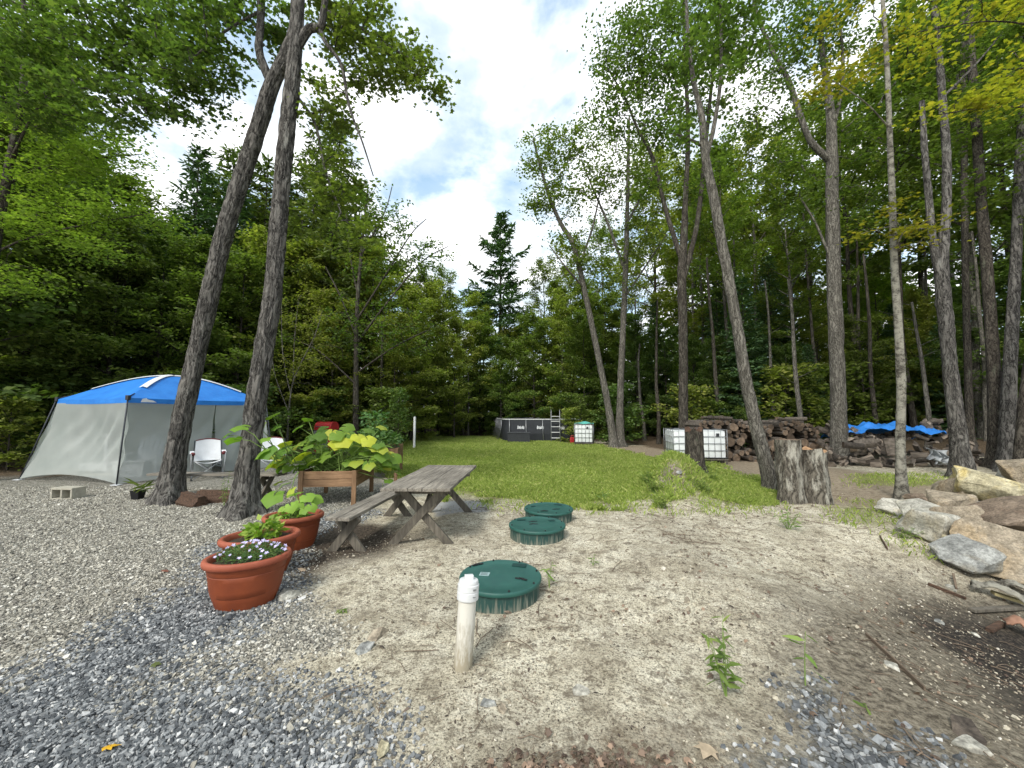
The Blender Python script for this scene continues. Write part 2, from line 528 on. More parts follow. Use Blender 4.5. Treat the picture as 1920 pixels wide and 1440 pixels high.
def axis(segs):
    r = []
    for a, b, st in segs: r.append(np.arange(a, b, st))
    return np.concatenate(r + [np.array([segs[-1][1]])])
gx = axis([(-400, -60, 85), (-60, -20, 4), (-20, -7, 0.4), (-7, -3.2, 0.12), (-3.2, 4.6, 0.05), (4.6, 8, 0.1), (8, 20, 0.4), (20, 60, 4), (60, 400, 85)])
gy = axis([(-60, -8, 4), (-8, 0.8, 0.4), (0.8, 6, 0.05), (6, 11, 0.1), (11, 30, 0.35), (30, 60, 3), (60, 600, 60)])
GX, GY = np.meshgrid(gx, gy)
GZ = gz(GX, GY)
jit = np.stack([GX * 1.3, GY * 1.3, 0 * GX + 5], -1)
jx = (fbm(jit, 4) - 0.5) * 0.55; jy = (fbm(jit + 40, 4) - 0.5) * 0.55
attrs = {k: poly_mask(GX + jx, GY + jy, p, SOFT[k]).ravel() for k, p in POLY.items()}
attrs['forest'] = (1 - poly_mask(GX + jx * 2, GY + jy * 2, CLEAR, 0.6)).ravel()
attrs['grass'] = np.maximum(attrs['grass'], 0.95 * np.exp(-(((GX - 3.35) / 0.85) ** 2 + ((GY - 8.15) / 0.6) ** 2)).ravel())
md0 = np.exp(-(((GX - 3.05) / 0.32) ** 2 + ((GY - 7.45) / 0.3) ** 2)).ravel()
attrs['grass'] = attrs['grass'] * (1 - 0.8 * md0)
attrs['brown'] = np.maximum(attrs['brown'], md0)
nx_, ny_ = len(gx), len(gy)
I = np.arange(nx_ * ny_).reshape(ny_, nx_)
GF = np.stack([I[:-1, :-1], I[:-1, 1:], I[1:, 1:], I[1:, :-1]], -1).reshape(-1, 4)

def ground_material():
    m, nt, b = newmat('ground')
    N, L = nodes(nt)
    tc = N('TexCoord'); co = tc.outputs['Object']
    def noise(sc, det=5.0, rough=0.6, off=0.0):
        mp = N('Mapping'); mp.inputs['Location'].default_value = (off, off * 0.7, 0); L(co, mp.inputs[0])
        n = N('TexNoise', i_Scale=sc, i_Detail=det, i_Roughness=rough); L(mp.outputs[0], n.inputs[0])
        return n.outputs[0]
    edge = math_n(nt, 'ADD', math_n(nt, 'MULTIPLY', noise(5.0, 6, 0.7), 0.7), math_n(nt, 'MULTIPLY', noise(40.0, 3), 0.35))
    def mask(nm, wd=0.16, k=0.9):
        a = N('Attribute', attribute_name=nm)
        v = math_n(nt, 'ADD', a.outputs['Fac'], math_n(nt, 'MULTIPLY', math_n(nt, 'SUBTRACT', edge, 0.52), k))
        return ramp(nt, v, [(0.5 - wd, 0.0), (0.5 + wd, 1.0)])
    # sand: cream grit with brown and grey specks
    s1 = ramp(nt, noise(3.0, 8, 0.7), [(0.32, (0.35, 0.31, 0.225)), (0.48, (0.57, 0.52, 0.395)), (0.64, (0.7, 0.655, 0.52))])
    sp = ramp(nt, noise(75.0, 4, 0.75, 3), [(0.36, 0.2), (0.49, 0.95), (0.62, 1.2)])
    sand = mix(nt, 1.0, s1, sp, 'MULTIPLY')
    sand = mix(nt, ramp(nt, noise(0.9, 6, 0.7, 14), [(0.46, 0.0), (0.62, 0.38)]), sand, (0.2, 0.17, 0.125))
    blot = ramp(nt, noise(9.0, 8, 0.75, 9), [(0.5, 0.0), (0.63, 0.8)])
    sand = mix(nt, blot, sand, (0.13, 0.105, 0.075))
    sp2 = ramp(nt, noise(28.0, 6, 0.75, 6), [(0.53, 0.0), (0.61, 0.85)])
    sand = mix(nt, sp2, sand, (0.15, 0.125, 0.09))
    # gravel cells
    def gravel(sc, ramp_stops, off):
        mp = N('Mapping'); mp.inputs['Scale'].default_value = (1, 1, 1); mp.inputs['Location'].default_value = (off, off, 0); L(co, mp.inputs[0])
        v = N('TexVoronoi', i_Scale=sc, i_Randomness=1.0); L(mp.outputs[0], v.inputs[0])
        e = N('TexVoronoi', feature='DISTANCE_TO_EDGE', i_Scale=sc); L(mp.outputs[0], e.inputs[0])
        sx = N('SeparateColor'); L(v.outputs['Color'], sx.inputs[0])
        c = ramp(nt, sx.outputs[0], ramp_stops)
        gap = ramp(nt, e.outputs[0], [(0.02, 0.22), (0.16, 1.0)])
        return mix(nt, 1.0, c, gap, 'MULTIPLY'), e.outputs[0], sx.outputs[1]
    gl, ge, gh = gravel(34.0, [(0.0, (0.2, 0.185, 0.15)), (0.35, (0.36, 0.34, 0.285)), (0.75, (0.5, 0.475, 0.4)), (1.0, (0.62, 0.6, 0.53))], 0)
    gl = mix(nt, ramp(nt, noise(1.1, 4), [(0.4, 0.0), (0.62, 0.45)]), gl, (0.3, 0.29, 0.25))
    gd, de, dh = gravel(30.0, [(0.0, (0.07, 0.075, 0.08)), (0.4, (0.15, 0.16, 0.165)), (0.8, (0.27, 0.28, 0.28)), (1.0, (0.5, 0.5, 0.48))], 5)
    c = mix(nt, mask('gravel'), sand, gl)
    mg = mask('gravel')
    md = mask('dark', 0.2); mb_ = mask('gravel_b', 0.2)
    brown = mix(nt, ramp(nt, noise(24.0, 7, 0.75, 2), [(0.4, 0.0), (0.6, 1.0)]), (0.07, 0.058, 0.043), (0.27, 0.238, 0.178))
    c = mix(nt, mask('brown', 0.3), c, brown)
    c = mix(nt, md, c, gd)
    c = mix(nt, mb_, c, gd)
    c = mix(nt, mask('slab'), c, (0.33, 0.33, 0.32))
    soil = mix(nt, ramp(nt, noise(30.0, 6, 0.7, 4), [(0.4, 0.0), (0.65, 1.0)]), (0.03, 0.024, 0.018), (0.13, 0.105, 0.08))
    c = mix(nt, mask('soil', 0.3), c, soil)
    mul = mix(nt, ramp(nt, noise(35.0, 6, 0.7, 8), [(0.45, 0.0), (0.7, 1.0)]), (0.02, 0.018, 0.016), (0.11, 0.09, 0.07))
    c = mix(nt, mask('mulch', 0.3), c, mul)
    path = mix(nt, ramp(nt, noise(14.0, 7, 0.75, 1), [(0.38, 0.0), (0.62, 1.0)]), (0.16, 0.125, 0.085), (0.32, 0.27, 0.2))
    c = mix(nt, mask('path', 0.3), c, path)
    gr = mix(nt, ramp(nt, noise(16.0, 6, 0.7, 7), [(0.38, 0.0), (0.62, 1.0)]), (0.15, 0.135, 0.065), (0.22, 0.26, 0.075))
    c = mix(nt, mask('grass', 0.2, 1.2), c, gr)
    c = mix(nt, math_n(nt, 'MULTIPLY', mask('grass_b', 0.3, 1.6), 0.7), c, gr)
    c = mix(nt, mask('pathgrass', 0.3, 1.4), c, gr)
    lit = mix(nt, ramp(nt, noise(18.0, 7, 0.8, 5), [(0.4, 0.0), (0.62, 1.0)]), (0.04, 0.03, 0.022), (0.17, 0.125, 0.08))
    c = mix(nt, math_n(nt, 'MULTIPLY', mask('litter', 0.35), 0.6), c, lit)
    c = mix(nt, mask('forest', 0.25), c, lit)
    L(c, b.inputs['Base Color'])
    b.inputs['Roughness'].default_value = 0.95
    b.inputs['Specular IOR Level'].default_value = 0.15
    hs = math_n(nt, 'ADD', math_n(nt, 'MULTIPLY', noise(22.0, 8, 0.75, 3), 0.9), math_n(nt, 'MULTIPLY', noise(75.0, 4, 0.75, 3), 0.5))
    hg = math_n(nt, 'MULTIPLY', math_n(nt, 'MINIMUM', ge, 0.3), 3.0)
    hd = math_n(nt, 'MULTIPLY', math_n(nt, 'MINIMUM', de, 0.3), 3.0)
    h = N('Mix', data_type='FLOAT'); L(mg, h.inputs[0]); L(hs, h.inputs[2]); L(hg, h.inputs[3])
    h2 = N('Mix', data_type='FLOAT'); L(md, h2.inputs[0]); L(h.outputs[0], h2.inputs[2]); L(hd, h2.inputs[3])
    bp = N('Bump', i_Strength=0.8, i_Distance=0.03); L(h2.outputs[0], bp.inputs['Height']); L(bp.outputs[0], b.inputs['Normal'])
    return m
M['ground'] = ground_material()
ground = np_mesh('ground', np.stack([GX, GY, GZ], -1).reshape(-1, 3), [GF], M['ground'], smooth=True, attrs=attrs)
tag(ground, 'yard ground of pale sand, grey gravel and brown dirt', 'ground', kind='structure')

def masked(name, x, y):
    j = np.stack([x * 1.3, y * 1.3, 0 * x + 5], -1)
    return poly_mask(x + (fbm(j, 4) - 0.5) * 0.55, y + (fbm(j + 40, 4) - 0.5) * 0.55, POLY[name], SOFT[name])

def scatter(n, x0, x1, y0, y1, pw=1.0):
    """more points close to the camera"""
    g = rng
    y = y0 + (y1 - y0) * g.random(n) ** pw
    x = g.uniform(x0, x1, n)
    k = np.abs(x) < y * 1.42 + 0.4
    return x[k], y[k]

OCTA = np.array([(1, 0, 0), (0, 1, 0), (-1, 0, 0), (0, -1, 0), (0, 0, 1), (0, 0, -1), ], float)
OCTF = np.array([(0, 1, 4), (1, 2, 4), (2, 3, 4), (3, 0, 4), (1, 0, 5), (2, 1, 5), (3, 2, 5), (0, 3, 5)])
CUBV = np.array([(-1, -1, -1), (1, -1, -1), (1, 1, -1), (-1, 1, -1), (-1, -1, 1), (1, -1, 1), (1, 1, 1), (-1, 1, 1)], float) * 0.72
CUBF = np.array([(0, 3, 2, 1), (4, 5, 6, 7), (0, 1, 5, 4), (1, 2, 6, 5), (2, 3, 7, 6), (3, 0, 4, 7)])
def pebbles(name, x, y, s, mat, label, lift=0.25, shape='cube'):
    n = len(x); g = rng
    Vb, Fb = (CUBV, CUBF) if shape == 'cube' else (OCTA, OCTF)
    k = len(Vb)
    V = Vb[None] * (1 + g.uniform(-0.38, 0.38, (n, k, 3)))
    sc = np.stack([g.uniform(0.75, 1.45, n), g.uniform(0.6, 1.0, n), g.uniform(0.35, 0.75, n)], -1) * s[:, None]
    V = V * sc[:, None, :]
    q = g.normal(size=(n, 4)) * np.array([1, 0.35, 0.35, 1]); q /= np.linalg.norm(q, axis=1, keepdims=True)
    u = q[:, None, 1:]; w0 = q[:, None, 0:1]
    t = 2 * np.cross(np.broadcast_to(u, V.shape), V)
    V = V + w0 * t + np.cross(np.broadcast_to(u, V.shape), t)
    V = V + np.stack([x, y, gz(x, y) + lift * s * 0.6], -1)[:, None, :]
    F = Fb[None] + (np.arange(n) * k)[:, None, None]
    o = np_mesh(name, V.reshape(-1, 3), [F.reshape(-1, Fb.shape[1])], mat)
    return tag(o, label, 'gravel', kind='stuff')

def stonemat(name, stops):
    m, nt, b = newmat(name)
    N, L = nodes(nt)
    ge = N('NewGeometry')
    c = ramp(nt, ge.outputs['Random Per Island'], stops)
    tc = N('TexCoord'); nz = N('TexNoise', i_Scale=60.0, i_Detail=4.0); L(tc.outputs['Object'], nz.inputs[0])
    c = mix(nt, 1.0, c, ramp(nt, nz.outputs[0], [(0.3, 0.7), (0.7, 1.15)]), 'MULTIPLY')
    L(c, b.inputs['Base Color']); b.inputs['Roughness'].default_value = 0.85; b.inputs['Specular IOR Level'].default_value = 0.25
    return m
M['peb_light'] = stonemat('peb_light', [(0, (0.12, 0.112, 0.098)), (0.4, (0.28, 0.265, 0.22)), (0.8, (0.45, 0.425, 0.355)), (1, (0.64, 0.62, 0.55))])
M['peb_dark'] = stonemat('peb_dark', [(0, (0.065, 0.07, 0.075)), (0.45, (0.15, 0.16, 0.165)), (0.85, (0.29, 0.3, 0.3)), (1, (0.55, 0.55, 0.53))])
M['peb_sand'] = stonemat('peb_sand', [(0, (0.12, 0.1, 0.075)), (0.5, (0.32, 0.28, 0.21)), (0.9, (0.5, 0.46, 0.36)), (1, (0.64, 0.6, 0.52))])
# dark crushed stone, closest to the camera
x, y = scatter(190000, -6, 1.2, 1.3, 6.5, 1.7)
k = masked('dark', x, y) > rng.uniform(0.15, 0.85, len(x)); x, y = x[k], y[k]
pebbles('crushed_stone', x, y, 0.0098 * rng.lognormal(0, 0.3, len(x)), M['peb_dark'], 'dark blue grey crushed stone spread in the lower left corner')
x, y = scatter(210000, -11, 1.0, 1.5, 8.5, 1.5)
k = (masked('gravel', x, y) > rng.uniform(0.2, 0.8, len(x))) & (masked('dark', x, y) < rng.uniform(0.15, 0.85, len(x))); x, y = x[k], y[k]
pebbles('pale_gravel', x, y, 0.0092 * rng.lognormal(0, 0.32, len(x)), M['peb_light'], 'pale tan gravel in front of the screen tent')
x, y = scatter(9000, 1.0, 4, 1.3, 3.2, 1.3)
k = masked('gravel_b', x, y) > rng.uniform(0.2, 0.9, len(x)); x, y = x[k], y[k]
pebbles('gravel_patch', x, y, 0.013 * rng.lognormal(0, 0.3, len(x)), M['peb_dark'], 'small patch of blue grey gravel at the lower right edge')
x, y = scatter(38000, -3, 7, 1.3, 8.0, 1.5)
k = (masked('gravel', x, y) < 0.5) & (masked('grass', x, y) < 0.4) & (fbm(np.stack([x * 2, y * 2, 0 * x], -1), 3) > rng.uniform(0.38, 0.62, len(x))); x, y = x[k], y[k]
pebbles('sand_grit', x, y, 0.0052 * rng.lognormal(0, 0.45, len(x)), M['peb_sand'], 'coarse grit and small stones scattered over the pale sand')

# ------------------------------------------------------------------ lawn
def blades(name, x, y, h, wd, mat, label, cat='grass'):
    n = len(x); g = rng
    a = g.uniform(0, 2 * np.pi, n); z = gz(x, y) - 0.005
    bx, by = np.cos(a) * wd, np.sin(a) * wd
    ln = g.normal(0, 0.42, (n, 2)) * h[:, None]
    P0 = np.stack([x - bx, y - by, z], -1); P1 = np.stack([x + bx, y + by, z], -1)
    P2 = np.stack([x + bx * 0.6 + ln[:, 0] * 0.4, y + by * 0.6 + ln[:, 1] * 0.4, z + h * 0.62], -1)
    P3 = np.stack([x + ln[:, 0], y + ln[:, 1], z + h * g.uniform(0.75, 1.0, n)], -1)
    V = np.stack([P0, P1, P2, P3], 1).reshape(-1, 3)
    o = np_mesh(name, V, [np.arange(n * 4).reshape(n, 4)], mat)
    return tag(o, label, cat, kind='stuff')
M['grass'] = leafmat('grass', (0.15, 0.205, 0.035), (0.24, 0.31, 0.055), (0.42, 0.42, 0.15), trans=0.4)
x = rng.uniform(-6, 8, 420000); y = 6.5 + 20 * rng.random(420000) ** 1.5
k = np.abs(x) < y * 1.42
x, y = x[k], y[k]
mk = masked('grass', x, y)
mk = np.maximum(mk, 0.95 * np.exp(-(((x - 3.35) / 0.9) ** 2 + ((y - 8.2) / 0.6) ** 2))) * (1 - 0.9 * np.exp(-(((x - 3.05) / 0.3) ** 2 + ((y - 7.45) / 0.28) ** 2)))
nz_ = fbm(np.stack([x * 1.4, y * 1.4, 0 * x + 2], -1), 4)
nz3 = fbm(np.stack([x * 5, y * 5, 0 * x + 8], -1), 3)
k = mk + (nz_ - 0.5) * 1.5 + (nz3 - 0.5) * 0.8 > rng.uniform(0.3, 0.72, len(x))
k &= mk > 0.03
x, y, nz_ = x[k], y[k], nz_[k]
hh = (0.035 + 0.075 * nz_) * rng.uniform(0.6, 1.3, len(x)) * (1 + 0.02 * y)
blades('lawn_grass', x, y, hh, 0.0035 + 0.0006 * y, M['grass'], 'short patchy green lawn between the picnic table and the pool')
# weeds and stray grass along the edges
def clumps(n, cs, sp, h, nm, label):
    xs, ys, hs = [], [], []
    for (px, py) in cs:
        p = gp(px, py)
        xs.append(p.x + rng.normal(0, sp, n)); ys.append(p.y + rng.normal(0, sp * 1.2, n)); hs.append(h * rng.uniform(0.4, 1.2, n))
    blades(nm, np.concatenate(xs), np.concatenate(ys), np.concatenate(hs), 0.006, M['grass'], label)
cs = [(rng.uniform(1560, 1690), rng.uniform(940, 985)) for _ in range(12)] + [(rng.uniform(1590, 1790), rng.uniform(890, 912)) for _ in range(34)] + \
     [(rng.uniform(900, 1450), rng.uniform(936, 962)) for _ in range(40)] + [(rng.uniform(1440, 1470), rng.uniform(915, 940)) for _ in range(10)] + \
     [(1690, 1015), (1700, 1025), (1725, 1035), (1660, 965), (1740, 1010)]
clumps(34, cs, 0.13, 0.085, 'edge_grass', 'thin stray grass tufts along the dirt path and sand edge')

# ------------------------------------------------------------------ fallen leaves, twigs: uncountable litter
M['dead_leaf'] = leafmat('dead_leaf', (0.06, 0.042, 0.03), (0.13, 0.092, 0.06), (0.28, 0.2, 0.13), trans=0.1)
x, y = scatter(1700, -1.2, 6.5, 1.4, 8.0, 1.5)
nz_ = fbm(np.stack([x * 0.9, y * 0.9, 0 * x + 9], -1), 3) + 0.14 * (x > 1.6)
k = nz_ > rng.uniform(0.5, 0.76, len(x)); x, y = x[k], y[k]
p = gp0(1120, 1425)
x = np.concatenate([x, rng.normal(p[0], 0.26, 330)]); y = np.concatenate([y, rng.normal(p[1] - 0.08, 0.05, 330)])
V, F = leaf_mesh(np.stack([x, y, gz(x, y) + 0.012], -1), rng.uniform(0.015, 0.048, len(x)), MAPLE * np.array([0.8, 1, 3.0]), rng, 0.6)
tag(np_mesh('leaf_litter', V, [F], M['dead_leaf']), 'dry brown leaves littered over the sand', 'leaf litter', kind='stuff')
M['dark_bits'] = leafmat('dark_bits', (0.025, 0.02, 0.015), (0.07, 0.054, 0.04), (0.15, 0.115, 0.08), trans=0.0)
x, y = scatter(60000, -1.6, 7.0, 1.35, 8.5, 1.5)
nz_ = 0.55 * fbm(np.stack([x * 1.6, y * 1.6, 0 * x + 21], -1), 4) + 0.45 * fbm(np.stack([x * 7, y * 7, 0 * x + 5], -1), 3) + 0.05 * sstep(1.5, 4.5, x)
k = (nz_ > rng.uniform(0.46, 0.68, len(x))) & (masked('gravel', x, y) < 0.5) & (masked('grass', x, y) < 0.6); x, y = x[k], y[k]
V, F = leaf_mesh(np.stack([x, y, gz(x, y) + 0.005], -1), 0.012 * rng.lognormal(0, 0.5, len(x)), LANCE * np.array([1.3, 1, 1]), rng, 0.3)
tag(np_mesh('bark_bits', V, [F], M['dark_bits']), 'small dark bits of bark and rotten leaf scattered over the sand', 'litter', kind='stuff')
M['twig'] = simple('twig', (0.16, 0.12, 0.085), 0.9, 0.2)
x, y = scatter(1100, -1.0, 6.5, 1.6, 8.5, 1.2)
nz_ = fbm(np.stack([x * 0.8, y * 0.8, 0 * x + 4], -1), 3)
k = (nz_ > rng.uniform(0.4, 0.6, len(x))) & (masked('gravel', x, y) < 0.5); x, y = x[k], y[k]
n = len(x); a = rng.uniform(0, 6.28, n); ln = rng.uniform(0.06, 0.3, n)
P = np.zeros((n, 4, 3))
for i, t in enumerate((-0.5, -0.17, 0.17, 0.5)):
    P[:, i, 0] = x + np.cos(a) * ln * t + rng.normal(0, 0.012, n); P[:, i, 1] = y + np.sin(a) * ln * t + rng.normal(0, 0.012, n)
    P[:, i, 2] = gz(P[:, i, 0], P[:, i, 1]) + 0.006 + rng.uniform(0, 0.012, n)
V, F = batch_tubes(P, np.repeat(rng.uniform(0.0015, 0.004, (n, 1)), 4, 1), 4)
tag(np_mesh('twig_litter', V, [F], M['twig']), 'thin dry twigs strewn over the sandy ground', 'twigs', kind='stuff')
# ------------------------------------------------------------------ trees
def catmull(P, step):
    P = np.asarray(P, float)
    out = []
    n = len(P)
    for i in range(n - 1):
        p0, p1, p2, p3 = P[max(i - 1, 0)], P[i], P[i + 1], P[min(i + 2, n - 1)]
        k = max(2, int(np.linalg.norm((p2 - p1)[:3]) / step))
        t = np.linspace(0, 1, k, endpoint=False)[:, None]
        out.append(0.5 * ((2 * p1) + (-p0 + p2) * t + (2 * p0 - 5 * p1 + 4 * p2 - p3) * t ** 2 + (-p0 + 3 * p1 - 3 * p2 + p3) * t ** 3))
    return np.concatenate(out + [P[-1:]])

def trunk_tube(path, n=14, flare=0.0, rough=0.1, seed=0, step=0.14, zb=0.0, furrow=0.0):
    """path (k,4): x y z r -> rough barked tube with a flared foot"""
    Q = catmull(path, step)
    P, r = Q[:, :3], np.maximum(Q[:, 3], 0.003)
    T = np.gradient(P, axis=0); T /= np.linalg.norm(T, axis=1, keepdims=True) + 1e-9
    a = np.cross(T, np.array([0.12, 1.0, 0.05])); a /= np.linalg.norm(a, axis=1, keepdims=True) + 1e-9
    b = np.cross(T, a)
    th = np.arange(n) * 2 * np.pi / n
    h = P[:, 2] - zb
    ln = np.concatenate([[0], np.cumsum(np.linalg.norm(np.diff(P, axis=0), axis=1))])
    A, H = np.meshgrid(th, ln)
    q = np.stack([np.cos(A) * 2.4, np.sin(A) * 2.4, H * 1.6 + seed * 3.1], -1)
    q2 = np.stack([np.cos(A) * 6, np.sin(A) * 6, H * 3.0 + seed * 7.7], -1)
    d = 1 + rough * 1.6 * (fbm(q, 3) - 0.5) + rough * 1.5 * (np.abs(fbm(q2, 2) - 0.5) * 2 - 0.3)
    if furrow:
        wob_ = (fbm(np.stack([np.cos(A) * 3, np.sin(A) * 3, H * 2.5 + seed], -1), 2) - 0.5) * 1.5
        q3 = np.stack([np.cos(A + 0.12 * wob_) * 8.5, np.sin(A + 0.12 * wob_) * 8.5, H * 2.6 + seed * 5.3], -1)
        d = d + furrow * (np.minimum(np.abs(fbm(q3, 2) - 0.5) * 5, 1.0) - 0.7)
        q4 = np.stack([np.cos(A) * 1.5, np.sin(A) * 1.5, H * 2.2 + seed * 9.1], -1)
        d = d + 0.28 * np.clip(fbm(q4, 2) - 0.68, 0, 1) * 2
    if flare:
        lob = 1 + 0.5 * np.sin(A * 3 + seed) + 0.35 * np.sin(A * 5 + 2 * seed)
        d = d + flare * np.exp(-np.maximum(h, 0) / 0.17)[:, None] * lob + flare * 0.3 * np.exp(-np.maximum(h, 0) / 0.55)[:, None]
    rr = r[:, None] * d
    V = P[:, None, :] + rr[..., None] * (np.cos(A)[..., None] * a[:, None, :] + np.sin(A)[..., None] * b[:, None, :])
    k = len(P)
    i = np.arange(k - 1)[:, None] * n; j = np.arange(n)[None]; j2 = (j + 1) % n
    F = np.stack([i + j, i + j2, i + n + j2, i + n + j], -1).reshape(-1, 4)
    return V.reshape(-1, 3), F, P

def spray_leaves(Cn, rad, m, size, shape, g, flat=0.3, tilt=0.45):
    n = len(Cn)
    off = g.normal(0, 0.5, (n, m, 3)) * np.asarray(rad).reshape(-1, 1, 1)
    off[..., 2] *= flat
    tl = g.normal(0, 0.22, (n, 1, 2))
    off[..., 2] += np.sum(off[..., :2] * tl, -1) - 0.15 * np.hypot(off[..., 0], off[..., 1])
    P = (Cn[:, None, :] + off).reshape(-1, 3)
    return leaf_mesh(P, size * g.uniform(0.6, 1.25, len(P)), shape, g, tilt)

def hero(name, label, cat, base_px, Y, paths, clusters, bark, leaf, lsize=0.09, m=46, shape=MAPLE, rc=0.36, seed=0, n=16, flare=0.55, rough=0.12, furrow=0.0, wk=0.81, group=None, flat=0.3, tilt=0.5, base=None, twig=1.0):
    """paths: the first is the stem from the ground up; each is a list of (px, py, width px[, depth]);
       clusters: (px, py, half width px, half height px, depth, half depth m, count)"""
    g = np.random.default_rng(seed + 100)
    bx = base if base is not None else at(base_px[0], base_px[1], Y)
    z0 = gzf(bx[0], bx[1])
    o = Vector((bx[0], bx[1], z0))
    root = empty(name, o, label, cat, group)
    parts, nodes_ = [], []
    for pi, pth in enumerate(paths):
        q = []
        for k, e in enumerate(pth):
            d = e[3] if len(e) > 3 else Y
            p = at(e[0], e[1], d) - o
            q.append((p.x, p.y, p.z, wk * e[2] / 2 / FPX * d / math.sqrt(1 + ((e[0] - 960) / FPX) ** 2)))
        q = np.array(q)
        if pi == 0:
            q[0, 2] = -0.12
        V, F, P = trunk_tube(q, n if pi == 0 else max(7, n - 5), flare if pi == 0 else 0, rough, seed + pi, (0.045 if furrow and pi == 0 else 0.1) if Y < 9 else 0.16, 0.0, furrow)
        parts.append((V, F))
        nodes_.append(P if pi else P[int(len(P) * 0.5):])
    nodes_ = np.concatenate(nodes_)
    ctr = []
    for (px, py, rx, ry, d, rd, cnt) in clusters:
        c = np.array(at(px, py, d) - o)
        u = g.normal(size=(cnt, 3)); u /= np.linalg.norm(u, axis=1, keepdims=True)
        u *= g.random((cnt, 1)) ** 0.42
        ctr.append(c + u * np.array([rx / FPX * d, rd, ry / FPX * d]))
    if ctr:
        ctr = np.concatenate(ctr)
        dd = np.min(np.linalg.norm(ctr[:, None, :] - nodes_[None, ::3], axis=2), 1)
        ctr = ctr[np.argsort(dd)]
        pool = np.zeros((len(nodes_) + 4 * len(ctr), 3)); pool[:len(nodes_)] = nodes_; np_ = len(nodes_)
        tw, tr_ = [], []
        for c in ctr:
            df = pool[:np_] - c
            s = np.linalg.norm(df, axis=1) + 0.5 * np.maximum(df[:, 2], 0)
            a = pool[int(np.argmin(s))]
            ln = np.linalg.norm(c - a)
            t = np.linspace(0, 1, 6)[:, None]
            up = np.array([0, 0, 0.12 * ln])
            pth = a + (c - a) * t + up * np.sin(t * np.pi) + g.normal(0, 0.03 * ln, (6, 3)) * np.sin(t * np.pi)
            tw.append(pth); tr_.append(np.linspace(0.006 + 0.008 * min(ln, 2), 0.003, 6) * twig)
            pool[np_:np_ + 4] = pth[2:]; np_ += 4
        parts.append(batch_tubes(np.array(tw), np.array(tr_), 4))
    V, F = cat_mesh(parts)
    np_mesh('trunk', V, F, bark, root, smooth=True)
    if len(ctr):
        V, F = spray_leaves(ctr, np.full(len(ctr), rc) * g.uniform(0.7, 1.3, len(ctr)), m, lsize, shape, g, flat, tilt)
        np_mesh('crown', V, [F], leaf, root)
    return root

def gen_tree(seed, h=9, r0=0.1, t0=0.1, nl=30, spread=2.4, subs=8, per=34, ls=0.12, el=(5, 55), top=0.35, lean=0.03, shape=RHOMB, belly=0.35, droop=0.0, sides=7, jit=0.16):
    """broadleaf in its own space: (wood V, F), (leaf V, F)"""
    g = np.random.default_rng(seed)
    k = 9
    t = np.linspace(0, 1, k)
    wob = np.cumsum(g.normal(0, lean * h / k, (k, 2)), 0)
    path = np.stack([wob[:, 0], wob[:, 1], t * h - 0.1, r0 * (1 - t) ** 0.8 + 0.006], -1)
    V, F, _ = trunk_tube(path, sides, 0.25, 0.06, seed, h / 24)
    parts = [(V, F)]
    LP, LR, SP, SR, leaf_c = [], [], [], [], []
    for i in range(nl):
        s = t0 + (0.98 - t0) * ((i + g.random()) / nl)
        c = np.array([np.interp(s, t, path[:, j]) for j in range(3)])
        rr = np.interp(s, t, path[:, 3])
        u = (s - t0) / (1 - t0)
        prof = np.interp(u, [0, belly, 1], [0.6, 1.0, top])
        Ln = spread * prof * g.uniform(0.65, 1.2)
        az = i * 2.399 + g.normal(0, 0.4)
        e = R(np.interp(u, [0, 1], el) + g.normal(0, 8))
        d = np.array([math.cos(az) * math.cos(e), math.sin(az) * math.cos(e), math.sin(e)])
        tt = np.linspace(0, 1, 6)[:, None]
        pth = c + d * Ln * tt + np.array([0, 0, 1]) * (0.12 - droop) * Ln * tt ** 2 + np.cumsum(g.normal(0, 0.03 * Ln, (6, 3)), 0) * tt
        LP.append(pth); LR.append(np.linspace(min(rr * 0.55, 0.05), 0.005, 6))
        for j in range(subs):
            q = 0.25 + 0.75 * (j + g.random()) / subs
            b = np.array([np.interp(q, tt[:, 0], pth[:, a]) for a in range(3)])
            sa = az + (1 if j % 2 else -1) * R(g.uniform(25, 70)); se = e * 0.5 + g.normal(0, 0.15)
            l2 = Ln * 0.42 * (1.15 - q * 0.6) * g.uniform(0.7, 1.2)
            d2 = np.array([math.cos(sa) * math.cos(se), math.sin(sa) * math.cos(se), math.sin(se)])
            t3 = np.linspace(0, 1, 3)[:, None]
            p2 = b + d2 * l2 * t3 + np.array([0, 0, -0.1]) * l2 * t3 ** 2
            SP.append(p2); SR.append([0.007, 0.005, 0.003])
            f = g.random(per)[:, None] ** 0.7
            lp = b + d2 * l2 * f * 1.1 + np.array([0, 0, -0.1]) * l2 * f ** 2 + g.normal(0, 1, (per, 3)) * np.array([jit, jit, jit * 0.4])
            leaf_c.append(lp)
    parts.append(batch_tubes(np.array(LP), np.array(LR), 5))
    parts.append(batch_tubes(np.array(SP), np.array(SR), 3))
    W = cat_mesh(parts)
    P = np.concatenate(leaf_c)
    return W, leaf_mesh(P, ls * g.uniform(0.6, 1.3, len(P)), shape, g, 0.5), h

